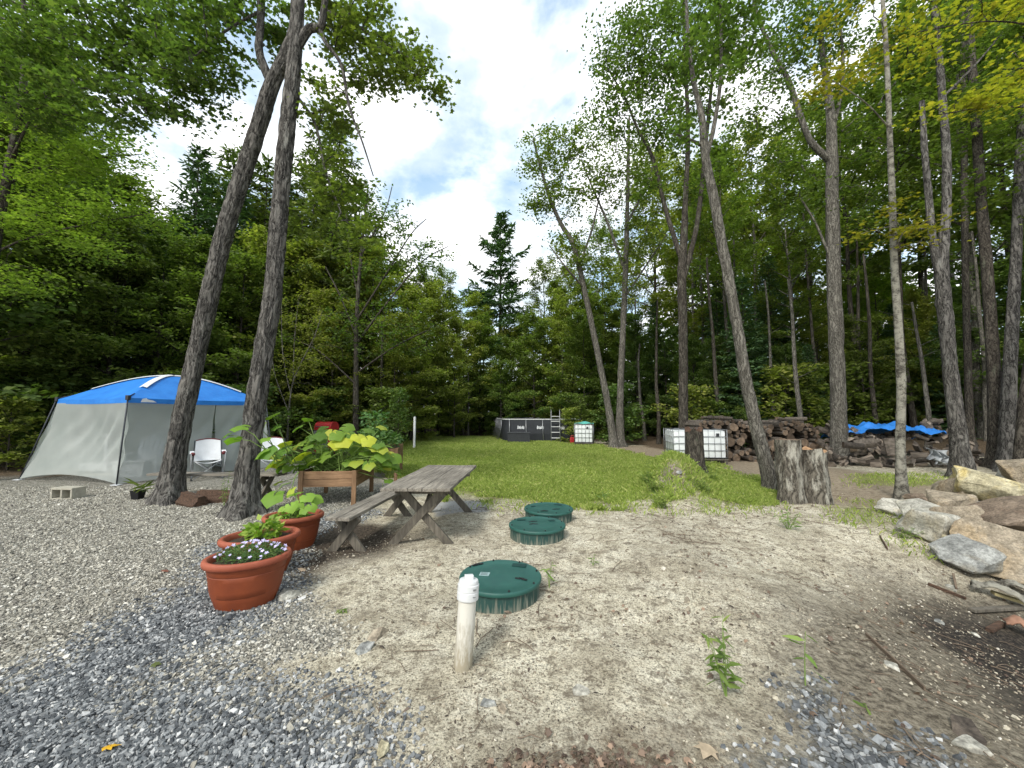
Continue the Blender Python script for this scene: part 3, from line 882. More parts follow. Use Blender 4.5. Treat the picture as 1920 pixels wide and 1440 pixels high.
def gen_conifer(seed, h=12, r0=0.14, t0=0.06, whorls=22, per=5, spread=2.6, droop=0.25, ls=0.16, top_up=0.5, dens=9, irregular=0.15, plume=0.0, taper=0.9, side=0.32):
    g = np.random.default_rng(seed)
    k = 7
    t = np.linspace(0, 1, k)
    wob = np.cumsum(g.normal(0, 0.006 * h / k, (k, 2)), 0)
    path = np.stack([wob[:, 0], wob[:, 1], t * h - 0.1, r0 * (1 - t) + 0.008], -1)
    V, F, _ = trunk_tube(path, 7, 0.2, 0.05, seed, h / 18)
    parts = [(V, F)]
    LP, LR, LF, HD = [], [], [], []
    for wi in range(whorls):
        for pi in range(per):
            s = t0 + (0.985 - t0) * (wi + g.random() * 0.6) / whorls
            u = (s - t0) / (1 - t0)
            c = np.array([np.interp(s, t, path[:, j]) for j in range(3)])
            Ln = spread * ((1 - u) ** taper + 0.05) * g.uniform(1 - irregular * 2, 1 + irregular)
            if irregular > 0.25 and g.random() < 0.3: Ln *= 0.45
            az = wi * 1.1 + pi * 2 * math.pi / per + g.normal(0, 0.25)
            e = np.interp(u, [0, 0.5, 1], [-0.12, 0.08, top_up])
            tt = np.linspace(0, 1, 6)[:, None]
            d = np.array([math.cos(az) * math.cos(e), math.sin(az) * math.cos(e), math.sin(e)])
            pth = c + d * Ln * tt + np.array([0, 0, 1]) * Ln * (-droop * tt + (droop * 0.8 + plume) * tt ** 2.2)
            LP.append(pth); LR.append(np.linspace(0.028 * (1 - u) + 0.008, 0.004, 6))
            ns = max(4, int(Ln * dens))
            for j in range(ns):
                q = 0.18 + 0.82 * (j + g.random()) / ns
                b = np.array([np.interp(q, tt[:, 0], pth[:, a]) for a in range(3)])
                for sd in (-1, 1):
                    sa = az + sd * R(g.uniform(35, 65))
                    l2 = Ln * side * (1.1 - q) + 0.12
                    hd = np.array([math.cos(sa), math.sin(sa), -0.12 + plume * g.uniform(0, 1.5)])
                    m = max(2, int(l2 / (ls * 0.55)))
                    f = (np.arange(m) + g.random(m))[:, None] / m
                    LF.append(b + hd * l2 * f + g.normal(0, 0.025, (m, 3)))
                    HD.append(hd + g.normal(0, 0.3, (m, 3)))
                LF.append(b[None] + g.normal(0, 0.02, (1, 3))); HD.append((d + g.normal(0, 0.2, 3))[None])
    LF.append(np.array([[wob[-1, 0], wob[-1, 1], h - 0.15 - 0.12 * q] for q in range(6)])); HD.append(np.tile([[0.05, 0.05, 1.0]], (6, 1)))
    parts.append(batch_tubes(np.array(LP), np.array(LR), 4))
    W = cat_mesh(parts)
    P = np.concatenate(LF); H = np.concatenate(HD)
    return W, leaf_mesh(P, ls * g.uniform(0.7, 1.35, len(P)), NEEDLE, g, 0.5, H), h

PROTO = {}
def proto(key, gen, bark, leaf):
    (W, Lf, h) = gen
    PROTO[key] = [W, Lf, h, bark, leaf, None, None]

def plant(key, name, label, cat, x, y, h, rz=0.0, leaf=None, group=None, sx=1.0):
    p = PROTO[key]
    root = empty(name, (x, y, gzf(x, y)), label, cat, group, rz)
    s = h / p[2]
    root.scale = (s * sx, s * sx, s)
    if p[5] is None:
        p[5] = np_mesh('trunk', p[0][0], p[0][1], p[3], root, smooth=True)
        p[6] = np_mesh('crown', p[1][0], [p[1][1]], p[4], root)
        tr_, crn = p[5], p[6]
    else:
        tr_, crn = p[5].copy(), p[6].copy()
        for c in (tr_, crn):
            COL.objects.link(c); c.parent = root
    if leaf is not None:
        crn.material_slots[0].link = 'OBJECT'; crn.material_slots[0].material = leaf
    return root

proto('low_a', gen_tree(11, 9, 0.09, 0.06, 36, 2.5, 9, 62, 0.135), M['bark_dark'], M['leaf_mid'])
proto('low_b', gen_tree(12, 8, 0.08, 0.05, 32, 2.6, 9, 64, 0.135, el=(0, 50), belly=0.25), M['bark_dark'], M['leaf_mid'])
proto('low_c', gen_tree(13, 10, 0.1, 0.1, 36, 2.3, 9, 62, 0.135, el=(10, 60)), M['bark_dark'], M['leaf_mid'])
proto('tall_a', gen_tree(21, 15, 0.12, 0.4, 28, 2.7, 8, 52, 0.15, el=(25, 65), top=0.5), M['bark_dark'], M['leaf_mid'])
proto('tall_b', gen_tree(22, 14, 0.1, 0.34, 28, 2.5, 8, 50, 0.15, el=(20, 65), top=0.5), M['bark_grey'], M['leaf_mid'])
proto('tall_c', gen_tree(23, 16, 0.12, 0.46, 26, 2.9, 8, 50, 0.15, el=(30, 70), top=0.5), M['bark_dark'], M['leaf_mid'])
proto('spruce_a', gen_conifer(31, 12, 0.14, 0.04, 30, 7, 2.3, 0.25, ls=0.2, dens=10), M['bark_dark'], M['needle'])
proto('spruce_b', gen_conifer(32, 9, 0.11, 0.03, 26, 7, 2.0, 0.3, ls=0.2, dens=10), M['bark_dark'], M['needle'])
proto('hemlock_a', gen_conifer(33, 13, 0.16, 0.05, 30, 7, 3.0, 0.35, irregular=0.28, ls=0.22, top_up=0.35, taper=0.7), M['bark_dark'], M['needle_olive'])
proto('hemlock_b', gen_conifer(34, 11, 0.14, 0.05, 26, 7, 2.8, 0.4, irregular=0.3, ls=0.22, top_up=0.3, taper=0.65), M['bark_dark'], M['needle_olive'])
proto('pine', gen_conifer(35, 21.5, 0.3, 0.34, 18, 6, 4.6, 0.12, irregular=0.3, ls=0.46, top_up=0.7, dens=8, plume=0.16, taper=0.75, side=0.3), M['bark_dark'], M['needle'])
proto('shrub', gen_tree(41, 1.6, 0.015, 0.04, 16, 0.9, 6, 26, 0.1, el=(10, 60), sides=5, jit=0.1), M['bark_dark'], M['leaf_mid'])
proto('sapling', gen_tree(42, 3.2, 0.02, 0.15, 18, 1.0, 6, 24, 0.11, el=(10, 60), sides=5, jit=0.12), M['bark_dark'], M['leaf_mid'])

# ---- background wood; (px, depth, top py, prototype, leaf)
G_ = np.random.default_rng(5)
def wood(rows, name, label, cat, group):
    for r in rows:
        px, d, top, key, leaf = r[:5]
        sx = r[5] if len(r) > 5 else 1.0
        u, c, s = ray(px, 775)
        x = (px - 960) / FPX * d
        z = gzf(x, d)
        ht = at(px, top, d).z - z
        plant(key, name, label, cat, x, d, ht, G_.uniform(0, 6.28), M[leaf] if leaf else None, group, sx)

# left wall of young broadleaf trees behind the tent
wood([(-330, 9.5, 60, 'low_a', 'leaf_mid'), (-150, 10.5, 120, 'low_c', 'leaf_mid'), (-40, 12, 150, 'low_b', 'leaf_dark'), (40, 12.8, 330, 'low_a', 'leaf_mid'), (120, 13.5, 420, 'low_b', 'leaf_mid'),
      (200, 14, 430, 'low_a', 'leaf_mid'), (290, 15, 450, 'low_c', 'leaf_mid'), (370, 15.5, 470, 'low_b', 'leaf_mid'), (440, 17, 480, 'low_a', 'leaf_mid'), (40, 16, 260, 'low_c', 'leaf_bright'),
      (180, 17, 340, 'low_a', 'leaf_mid'), (300, 19, 420, 'low_b', 'leaf_mid'), (-250, 14, -60, 'low_c', 'leaf_dark'), (-80, 17, -40, 'tall_b', 'leaf_mid'), (10, 19, 120, 'low_a', 'leaf_dark'), (140, 20, 330, 'low_c', 'leaf_mid')],
     'leafy_tree', 'dense dark green broadleaf tree in the wood behind the screen tent', 'tree', 'broadleaf trees behind the tent')
wood([(345, 18, 262, 'spruce_a', None), (420, 19, 330, 'spruce_b', None), (262, 16, 400, 'spruce_b', None), (370, 22, 320, 'spruce_a', None), (520, 24, 330, 'spruce_a', None)],
     'spruce_tree', 'dark pointed spruce behind the two leaning trunks', 'spruce', 'spruces on the left')
wood([(412, 21, 262, 'hemlock_a', None), (480, 22, 290, 'hemlock_b', None), (610, 21, 215, 'hemlock_a', None, 0.9), (575, 25, 250, 'hemlock_a', None), (655, 25, 330, 'hemlock_b', None), (230, 18, 345, 'hemlock_b', None)],
     'hemlock_tree', 'shaggy drooping hemlock rising behind the leaning trunks', 'hemlock', 'hemlocks on the left')
# yellow-green edge of the clearing
wood([(500, 19, 455, 'low_b', 'leaf_olive'), (560, 20, 470, 'low_a', 'leaf_olive'), (620, 18.5, 560, 'low_b', 'leaf_olive'), (700, 22, 480, 'low_c', 'leaf_olive'), (770, 22, 560, 'low_b', 'leaf_olive'),
      (730, 26, 500, 'low_a', 'leaf_bright'), (800, 25, 540, 'low_a', 'leaf_olive'), (600, 25, 420, 'low_c', 'leaf_olive'), (870, 27, 610, 'low_b', 'leaf_olive'), (830, 30, 520, 'tall_b', 'leaf_mid'), (900, 29, 600, 'low_a', 'leaf_mid'), (660, 29, 450, 'low_a', 'leaf_bright'), (540, 23, 430, 'low_c', 'leaf_bright'), (640, 21, 490, 'low_a', 'leaf_olive'), (740, 20, 600, 'low_a', 'leaf_olive'), (850, 24, 640, 'low_c', 'leaf_olive'), (790, 29, 520, 'low_c', 'leaf_mid'), (860, 33, 560, 'low_b', 'leaf_olive'), (910, 35, 590, 'low_c', 'leaf_olive'), (940, 27, 680, 'low_a', 'leaf_mid'), (480, 24, 400, 'low_a', 'leaf_olive')],
     'young_birch', 'yellow green young birch at the sunny edge behind the raised planters', 'tree', 'young birches at the edge of the clearing')
# middle, behind the pool
wood([(955, 31, 640, 'low_a', 'leaf_mid'), (1000, 28, 600, 'low_b', 'leaf_mid'), (1050, 27, 560, 'low_c', 'leaf_olive'), (1095, 25, 600, 'low_b', 'leaf_mid'), (1020, 34, 500, 'tall_a', 'leaf_mid'), (1070, 32, 470, 'tall_b', 'leaf_olive'),
      (1140, 28, 560, 'low_a', 'leaf_mid'), (1130, 34, 430, 'tall_c', 'leaf_mid'), (1200, 24, 600, 'low_c', 'leaf_dark'), (1250, 23, 620, 'low_b', 'leaf_dark'), (1190, 31, 480, 'tall_b', 'leaf_olive'), (985, 36, 600, 'low_c', 'leaf_mid'), (960, 36, 620, 'low_b', 'leaf_olive'), (1030, 30, 600, 'low_a', 'leaf_olive'), (1075, 30, 540, 'low_b', 'leaf_mid'), (1110, 30, 560, 'low_a', 'leaf_bright'), (1170, 27, 600, 'low_b', 'leaf_mid')],
     'clearing_tree', 'mid green broadleaf tree behind the swimming pool', 'tree', 'broadleaf trees behind the pool')
# right wood
wood([(1230, 27, 300, 'tall_a', 'leaf_olive'), (1310, 24, 330, 'tall_b', 'leaf_olive'), (1370, 20, 290, 'tall_c', 'leaf_mid'), (1430, 25, 260, 'tall_a', 'leaf_olive'), (1490, 19, 330, 'tall_b', 'leaf_mid'), (1540, 26, 220, 'tall_c', 'leaf_mid'),
      (1610, 20, 180, 'tall_a', 'leaf_mid'), (1650, 27, 250, 'tall_b', 'leaf_olive'), (1710, 17, 120, 'tall_c', 'leaf_mid'), (1740, 24, 140, 'tall_a', 'leaf_mid'), (1840, 16, -40, 'tall_b', 'leaf_mid'), (1900, 20, -20, 'tall_c', 'leaf_dark'), (1990, 15, -60, 'tall_a', 'leaf_mid'), (1400, 30, 380, 'tall_b', 'leaf_olive'), (1580, 31, 330, 'tall_a', 'leaf_bright'), (1350, 26, 320, 'low_c', 'leaf_bright'), (1420, 31, 420, 'low_a', 'leaf_olive'), (1500, 29, 460, 'low_c', 'leaf_olive'), (1640, 25, 430, 'low_c', 'leaf_bright'), (1290, 30, 480, 'low_a', 'leaf_olive'), (1800, 28, 60, 'tall_b', 'leaf_mid'), (1870, 30, 100, 'tall_a', 'leaf_mid'), (2100, 17, -60, 'tall_c', 'leaf_mid'), (2200, 13, -80, 'tall_a', 'leaf_mid'), (2330, 10.5, -60, 'tall_b', 'leaf_mid'), (2500, 9, -200, 'tall_c', 'leaf_dark'), (2700, 8, -200, 'tall_a', 'leaf_mid')],
     'slender_maple', 'slender dark stemmed maple deep in the wood on the right', 'tree', 'slender maples in the right wood')
wood([(1350, 19, 640, 'low_b', 'leaf_dark'), (1480, 18, 650, 'low_a', 'leaf_dark'), (1530, 21, 560, 'low_c', 'leaf_olive'), (1620, 17, 600, 'low_b', 'leaf_mid'), (1650, 22, 520, 'low_a', 'leaf_bright'), (1730, 17.5, 560, 'low_c', 'leaf_olive'), (1790, 20, 560, 'low_b', 'leaf_mid'), (1860, 16, 480, 'low_a', 'leaf_dark'), (1960, 14.5, 400, 'low_c', 'leaf_dark'), (1580, 24, 600, 'low_b', 'leaf_olive'), (1300, 21, 640, 'low_a', 'leaf_dark'), (2080, 13, 420, 'low_b', 'leaf_mid'), (2250, 12, 400, 'low_a', 'leaf_mid'), (2420, 10.5, 380, 'low_c', 'leaf_dark'), (2600, 9.5, 350, 'low_b', 'leaf_mid'), (1430, 24, 560, 'low_c', 'leaf_mid'), (1700, 26, 540, 'low_b', 'leaf_bright')],
     'understory_tree', 'bushy young tree below the tall maples behind the woodpiles', 'tree', 'bushy understory behind the woodpiles')
wood([(1400, 18, 510, 'spruce_b', None), (1455, 20, 470, 'spruce_a', None), (1350, 22, 520, 'spruce_a', None), (1520, 17, 640, 'spruce_b', None), (1230, 26, 560, 'spruce_a', None), (1690, 20, 560, 'spruce_b', None), (1770, 17, 600, 'spruce_b', None)],
     'balsam_fir', 'dark green fir between the trunks behind the woodpiles', 'fir', 'firs in the right wood')
pn = at(938, 775, 38)
plant('pine', 'white_pine', 'tall lone white pine standing against the sky in the middle', 'pine', pn.x, 38, at(917, 400, 38).z - gzf(pn.x, 38), 0.6)

# shrubs and saplings on the wood's edge
rows = []
for px in range(-60, 60, 40): rows.append((px + G_.uniform(-12, 12), G_.uniform(10, 11.5), G_.uniform(700, 790)))
for px in range(60, 520, 42): rows.append((px + G_.uniform(-12, 12), G_.uniform(13.2, 15.5), G_.uniform(690, 770)))
for px in range(520, 760, 34): rows.append((px + G_.uniform(-12, 12), G_.uniform(15.8, 19), G_.uniform(720, 775)))
for px in range(820, 935, 34): rows.append((px + G_.uniform(-9, 9), G_.uniform(26.5, 29), G_.uniform(765, 790)))
for px in range(1060, 1300, 34): rows.append((px + G_.uniform(-10, 10), G_.uniform(20.5, 25), G_.uniform(725, 785)))
for px in range(1300, 1900, 44): rows.append((px + G_.uniform(-12, 12), G_.uniform(15.5, 18.5), G_.uniform(690, 770)))
wood([(a, d, t, 'shrub' if i % 3 else 'sapling', ['leaf_mid', 'leaf_dark', 'leaf_olive', 'leaf_mid'][i % 4]) for i, (a, d, t) in enumerate(rows)],
     'shrub', 'low leafy shrub along the dark edge of the wood', 'shrub', 'shrubs along the edge of the wood')

# slim bare stems among them
def stems(rows):
    for i, (px, d, y0, y1, wpx) in enumerate(rows):
        x = (px - 960) / FPX * d; z = gzf(x, d)
        g = np.random.default_rng(300 + i)
        h = at(px, y1, d).z - z
        t = np.linspace(0, 1, 6)
        P = np.stack([np.cumsum(g.normal(0, 0.05, 6)), np.cumsum(g.normal(0, 0.05, 6)), t * h - 0.1, (wpx / 2 / FPX * d) * (1 - 0.6 * t)], -1)
        V, F, _ = trunk_tube(P, 8, 0.3, 0.06, i, 0.3)
        r = empty('young_tree', (x, d, z), 'thin bare young stem standing at the dark edge of the wood', 'tree', 'thin bare stems at the edge of the wood')
        parts = [(V, F)]
        tw, tr_ = [], []
        for q in range(5):
            s = g.uniform(0.3, 1); a = g.uniform(0, 6.28)
            c = np.array([np.interp(s, t, P[:, j]) for j in range(3)])
            dv = np.array([math.cos(a), math.sin(a), 0.5]) * g.uniform(0.4, 1.1)
            tw.append(c + dv * np.linspace(0, 1, 4)[:, None]); tr_.append(np.linspace(0.012, 0.003, 4))
        parts.append(batch_tubes(np.array(tw), np.array(tr_), 4))
        V, F = cat_mesh(parts)
        np_mesh('trunk', V, F, M['bark_grey'] if i % 3 else M['bark_dark'], r, smooth=True)
stems([(718, 19, 800, 600, 8), (1502, 15, 800, 520, 10), (1208, 22, 830, 640, 7), (1196, 26, 830, 560, 6), (880, 27, 815, 680, 4), (858, 27.5, 815, 690, 4), (823, 26, 815, 660, 5), (840, 28, 815, 690, 3), (802, 26, 815, 700, 3),
       (1345, 18, 800, 480, 9), (1388, 21, 800, 430, 8), (1447, 17, 800, 520, 7), (1640, 16, 800, 470, 9), (1735, 14, 800, 560, 9), (1752, 18, 800, 420, 8), (1610, 19, 800, 430, 8), (1430, 22, 800, 400, 7), (640, 20, 800, 620, 6), (1232, 20, 830, 560, 8), (1322, 24, 800, 420, 8), (1840, 15, 820, 430, 9), (1536, 18, 800, 380, 7)])

# far wood that reads as one mass behind everything
n = 110000
a = rng.uniform(-1.25, 1.25, n); d = rng.uniform(37, 48, n)
fx, fy = np.sin(a) * d, np.cos(a) * d
hmax = (5.5 + 7.0 * fbm(np.stack([a * 9, 0 * a, 0 * a], -1), 3)) * np.where((a > -0.16) & (a < 0.08), 0.75, 1.0) + 2.5 * (np.abs(a) > 0.45)
fz = gz(fx, fy) + hmax * rng.random(n) ** 1.15
V, F = leaf_mesh(np.stack([fx, fy, fz], -1), rng.uniform(0.3, 0.62, n), RHOMB, rng, 0.7)
tag(np_mesh('distant_wood', V, [F], M['leaf_dark']), 'far dark wood closing the view beyond the clearing', 'wood', kind='stuff')

# ---- the trees that stand clear
hero('leaning_maple', 'left of the two leaning trunks, forked near the top, behind the broken log', 'tree', (316, 938), 7.1,
     [[(314, 940, 54), (330, 850, 49), (352, 740, 46), (383, 600, 44), (420, 440, 42), (455, 330, 40), (490, 220, 38), (512, 155, 36), (535, 110, 33), (552, 60, 30), (556, 0, 26), (560, -90, 20)],
      [(512, 160, 26), (497, 130, 22), (486, 95, 20), (488, 50, 19), (490, 0, 18), (492, -90, 14)],
      [(488, 60, 9), (450, 20, 7, 7.4), (400, 0, 5, 7.6)], [(489, 20, 8), (420, 60, 6, 7.0), (360, 110, 4, 6.9)]],
     [(440, 50, 105, 75, 7.2, 1.0, 40), (350, 125, 90, 60, 7.1, 0.9, 26), (400, 110, 60, 45, 7.3, 0.6, 14), (520, 60, 45, 50, 7.6, 0.5, 10), (330, 30, 95, 55, 7.4, 0.9, 24)], M['bark'], M['leaf_maple'], 0.085, 44, rc=0.29, flat=0.22, seed=1, n=72, twig=1.7, furrow=0.1, flare=0.75, wk=0.87)
hero('leaning_maple', 'right of the two leaning trunks, rising behind the terracotta pots', 'tree', (457, 962), 6.2,
     [[(455, 964, 58), (465, 880, 50), (480, 760, 46), (497, 640, 44), (510, 560, 42), (522, 420, 40), (535, 280, 38), (545, 180, 36), (553, 100, 34), (557, 50, 30), (560, 0, 28), (562, -90, 22)],
      [(553, 95, 22), (580, 54, 21), (600, 52, 19), (606, 30, 17), (612, -30, 14)],
      [(598, 54, 12), (612, 82, 9), (640, 122, 8), (655, 200, 6), (680, 268, 4), (700, 330, 2.5)],
      [(608, 20, 9), (660, 42, 7, 6.4), (720, 82, 5, 6.5), (800, 125, 3, 6.6)],
      [(548, 170, 9), (590, 230, 6, 6.4), (610, 320, 4, 6.5), (640, 400, 3, 6.6)]],
     [(700, 60, 115, 70, 6.6, 0.8, 48), (775, 150, 66, 36, 6.7, 0.5, 18), (640, 20, 70, 40, 6.6, 0.6, 18), (610, 200, 60, 65, 6.6, 0.6, 20), (630, 325, 60, 70, 6.7, 0.6, 20), (665, 445, 52, 55, 6.7, 0.5, 12), (600, 420, 45, 65, 6.7, 0.5, 11), (700, 130, 60, 40, 6.6, 0.5, 14)],
     M['bark'], M['leaf_mid'], 0.074, 46, rc=0.28, flat=0.22, seed=2, n=72, twig=1.6, furrow=0.11, flare=0.8, wk=0.87)
hero('overhanging_maple', 'dark leaved maple overhanging the top left corner', 'tree', (-60, 900), 9.0,
     [[(-60, 895, 40), (-30, 600, 34), (10, 350, 28), (40, 200, 22), (46, 90, 18), (44, 0, 14), (40, -90, 10)],
      [(44, 90, 10), (130, 65, 8, 8.2), (200, 90, 6, 7.8), (280, 80, 4, 7.5), (360, 150, 2, 7.3)], [(20, 300, 10), (90, 180, 7, 8.3), (200, 170, 5, 7.8), (300, 200, 3, 7.5)], [(44, 10, 9), (150, 20, 7, 8), (260, 10, 5, 7.4)]],
     [(70, 60, 120, 80, 7.8, 0.9, 60), (220, 100, 120, 65, 7.5, 0.8, 56), (230, 20, 120, 50, 7.5, 0.8, 40), (200, 190, 120, 40, 7.5, 0.7, 34), (335, 195, 55, 38, 7.4, 0.5, 14), (60, 180, 90, 60, 7.8, 0.8, 40), (330, 110, 60, 50, 7.4, 0.5, 18), (-40, 100, 80, 110, 8, 0.9, 26)],
     M['bark_dark'], M['leaf_maple'], 0.088, 40, rc=0.3, flat=0.2, seed=3, twig=1.7)
hero('beech_tree', 'bright green layered beech at the left edge above the tent', 'tree', (-130, 900), 10,
     [[(-130, 893, 34), (-110, 600, 28), (-80, 300, 22), (-60, 100, 14)], [(-105, 560, 10), (0, 470, 8, 9.5), (120, 430, 6, 9.2), (280, 400, 3, 9)], [(-95, 440, 10), (40, 330, 8, 9.5), (160, 300, 6, 9.3), (260, 290, 3, 9.1)], [(-80, 300, 8), (60, 240, 6, 9.4), (180, 220, 3, 9.2)]],
     [(60, 330, 120, 70, 9.2, 1.1, 62), (190, 300, 95, 50, 9.2, 0.8, 36), (235, 395, 90, 28, 9.0, 0.7, 34), (80, 420, 110, 36, 9.0, 0.9, 40), (120, 240, 100, 40, 9.2, 0.8, 30), (20, 520, 90, 30, 9.0, 0.8, 24), (180, 470, 70, 22, 9.2, 0.6, 16), (-60, 400, 80, 150, 9.5, 1, 50)],
     M['bark_dark'], M['leaf_bright'], 0.092, 50, RHOMB, rc=0.42, seed=4, flat=0.16, tilt=0.35)
hero('twin_maple', 'left leaning stem of the pale twin maples beside the water tote by the pool', 'tree', (1152, 833), 18.6,
     [[(1152, 836, 20), (1140, 760, 16), (1120, 660, 14), (1095, 540, 13), (1075, 460, 12), (1052, 420, 10), (1030, 370, 8), (1010, 300, 6), (1000, 260, 4)],
      [(1085, 500, 6), (1110, 430, 5), (1125, 360, 3)], [(1095, 540, 6), (1060, 500, 4, 18), (1030, 460, 3, 18)]],
     [(1030, 300, 58, 66, 18.6, 1.3, 34), (1065, 360, 66, 60, 18.6, 1.3, 34), (1005, 380, 34, 26, 18.6, 0.8, 10), (1085, 270, 55, 40, 18.8, 1, 20), (1040, 480, 60, 50, 18.6, 1, 12)], M['bark_grey'], M['leaf_mid'], 0.15, 60, RHOMB, rc=0.66, seed=5, twig=2.2)
hero('twin_maple', 'upright right stem of the pale twin maples beside the water tote by the pool', 'tree', (1162, 835), 18.8,
     [[(1162, 837, 21), (1163, 740, 16), (1168, 620, 14), (1173, 500, 13), (1176, 400, 10), (1178, 300, 8), (1180, 220, 5)],
      [(1172, 510, 8), (1140, 420, 6), (1110, 350, 4), (1090, 300, 3)], [(1175, 420, 6), (1215, 340, 5), (1230, 280, 3)], [(1170, 560, 6), (1210, 500, 4), (1250, 440, 3)]],
     [(1160, 330, 80, 90, 18.8, 1.4, 56), (1200, 440, 60, 55, 18.8, 1.2, 24), (1120, 470, 60, 55, 18.6, 1.2, 18), (1150, 540, 60, 30, 18.6, 1.2, 10)], M['bark_grey'], M['leaf_mid'], 0.15, 60, RHOMB, rc=0.66, seed=6, twig=2.2)
hero('forked_maple', 'tall dark maple with three upright forks behind the broken snag', 'tree', (1281, 862), 14,
     [[(1283, 850, 27), (1281, 760, 22), (1281, 640, 22), (1278, 520, 22), (1281, 470, 20), (1285, 380, 14), (1290, 250, 11), (1285, 120, 9), (1280, -20, 7)],
      [(1279, 490, 14), (1250, 400, 11), (1225, 300, 9), (1195, 240, 7), (1170, 180, 5), (1140, 130, 3)], [(1282, 520, 15), (1305, 430, 13), (1318, 330, 11), (1330, 200, 9), (1345, 60, 6), (1350, -40, 5)]],
     [(1180, 90, 78, 80, 14, 1.4, 52), (1250, 120, 80, 110, 14, 1.5, 52), (1150, 200, 58, 55, 14, 1, 26), (1230, 250, 70, 70, 14, 1.2, 26), (1330, 120, 70, 120, 14, 1.3, 40), (1260, -10, 120, 40, 14, 1.3, 30), (1310, 330, 60, 60, 14, 1, 12), (1210, 340, 40, 40, 14, 0.8, 8)],
     M['bark_dark'], M['leaf_maple'], 0.13, 60, RHOMB, rc=0.56, seed=7, twig=2.0)
hero('leaning_ash', 'pale grey trunk leaning left over the cut double stump', 'tree', (1452, 914), 8.2,
     [[(1454, 916, 36), (1425, 830, 32), (1400, 720, 29), (1380, 600, 27), (1358, 480, 25), (1338, 370, 23), (1322, 290, 20), (1316, 220, 16), (1300, 150, 12), (1290, 60, 9), (1285, -40, 6)],
      [(1325, 292, 13), (1340, 230, 11), (1352, 130, 9), (1350, -20, 7)], [(1316, 272, 9), (1280, 256, 6), (1255, 250, 3)]],
     [(1310, 130, 85, 110, 8.4, 0.9, 30), (1385, 70, 66, 66, 8.4, 0.7, 20), (1330, 10, 110, 36, 8.4, 0.8, 20), (1280, 270, 40, 30, 8.3, 0.5, 5)], M['bark_grey'], M['leaf_maple'], 0.09, 44, seed=8, n=36, furrow=0.05)
hero('oak_tree', 'stout straight trunk with a bent left limb beside the stacked logs', 'tree', (1574, 868), 12.4,
     [[(1575, 866, 46), (1573, 800, 41), (1568, 640, 38), (1563, 500, 36), (1560, 360, 34), (1560, 290, 31), (1556, 200, 23), (1545, 120, 18), (1540, 50, 14), (1560, 0, 12), (1575, -60, 9)],
      [(1556, 300, 22), (1520, 265, 17), (1498, 210, 16), (1478, 150, 14), (1445, 90, 11), (1418, 20, 9), (1405, -50, 7)], [(1558, 260, 12), (1580, 150, 10), (1575, 40, 7)], [(1563, 500, 8), (1530, 420, 6), (1500, 370, 4)]],
     [(1480, 70, 90, 100, 12.4, 1.2, 44), (1560, 50, 80, 80, 12.4, 1.2, 40), (1430, 200, 55, 60, 12.4, 1, 18), (1605, 190, 70, 90, 12.6, 1, 26), (1450, 300, 46, 46, 12.4, 0.8, 8), (1510, 370, 50, 50, 12.4, 0.8, 8), (1620, 340, 60, 60, 12.6, 0.9, 10)],
     M['bark_grey'], M['leaf_maple'], 0.12, 58, RHOMB, rc=0.54, seed=9, n=20, twig=2.0)
hero('birch_tree', 'slim pale birch with peeling bark in front of the blue tarp', 'birch', (1691, 932), 7.3,
     [[(1692, 934, 29), (1688, 850, 25), (1690, 740, 24), (1685, 620, 22), (1677, 500, 20), (1673, 380, 18), (1668, 250, 16), (1663, 120, 14), (1655, 0, 12), (1650, -80, 9)],
      [(1677, 470, 5), (1700, 430, 4, 7.1), (1740, 430, 2.5, 6.9)], [(1668, 240, 5), (1620, 190, 4, 7.1), (1560, 150, 2, 6.9)]],
     [(1690, 440, 95, 22, 7.1, 0.5, 11), (1555, 155, 75, 15, 7.0, 0.4, 9), (1660, 90, 70, 50, 7.3, 0.6, 9), (1580, 30, 60, 26, 7.1, 0.4, 5), (1690, 390, 50, 12, 7.1, 0.3, 3)], M['bark_birch'], M['leaf_yellow'], 0.075, 34, seed=10, n=18, flat=0.14, tilt=0.3)
hero('split_maple', 'grey trunk with a broken left fork standing behind the boulder pile', 'tree', (1806, 900), 9.5,
     [[(1808, 902, 54), (1795, 800, 44), (1785, 720, 40), (1775, 620, 38), (1766, 520, 40), (1768, 460, 32), (1774, 400, 26), (1775, 300, 24), (1768, 200, 22), (1760, 100, 20), (1750, 0, 18), (1745, -80, 14)],
      [(1760, 510, 24), (1748, 440, 21), (1742, 380, 20), (1735, 300, 18), (1728, 190, 15)], [(1770, 180, 9), (1830, 120, 7), (1880, 60, 4)]],
     [(1790, 50, 110, 70, 9.5, 0.9, 36), (1850, 170, 70, 50, 9.5, 0.8, 20), (1700, 20, 60, 50, 9.5, 0.7, 14)], M['bark'], M['leaf_maple'], 0.09, 44, seed=11, n=40, furrow=0.09)
hero('dark_maple', 'dark trunk leaning left from the pair right of the boulder pile', 'tree', (1868, 888), 10.5,
     [[(1870, 886, 50), (1868, 780, 42), (1860, 640, 35), (1850, 500, 32), (1838, 350, 30), (1828, 200, 27), (1818, 60, 24), (1815, -50, 20)], [(1830, 230, 10), (1880, 150, 7), (1940, 120, 5)]],
     [(1860, 230, 70, 90, 10.5, 1, 26), (1880, 90, 60, 60, 10.5, 0.9, 20), (1840, 360, 50, 60, 10.6, 0.9, 10)], M['bark_dark'], M['leaf_mid'], 0.1, 44, seed=12, n=20)
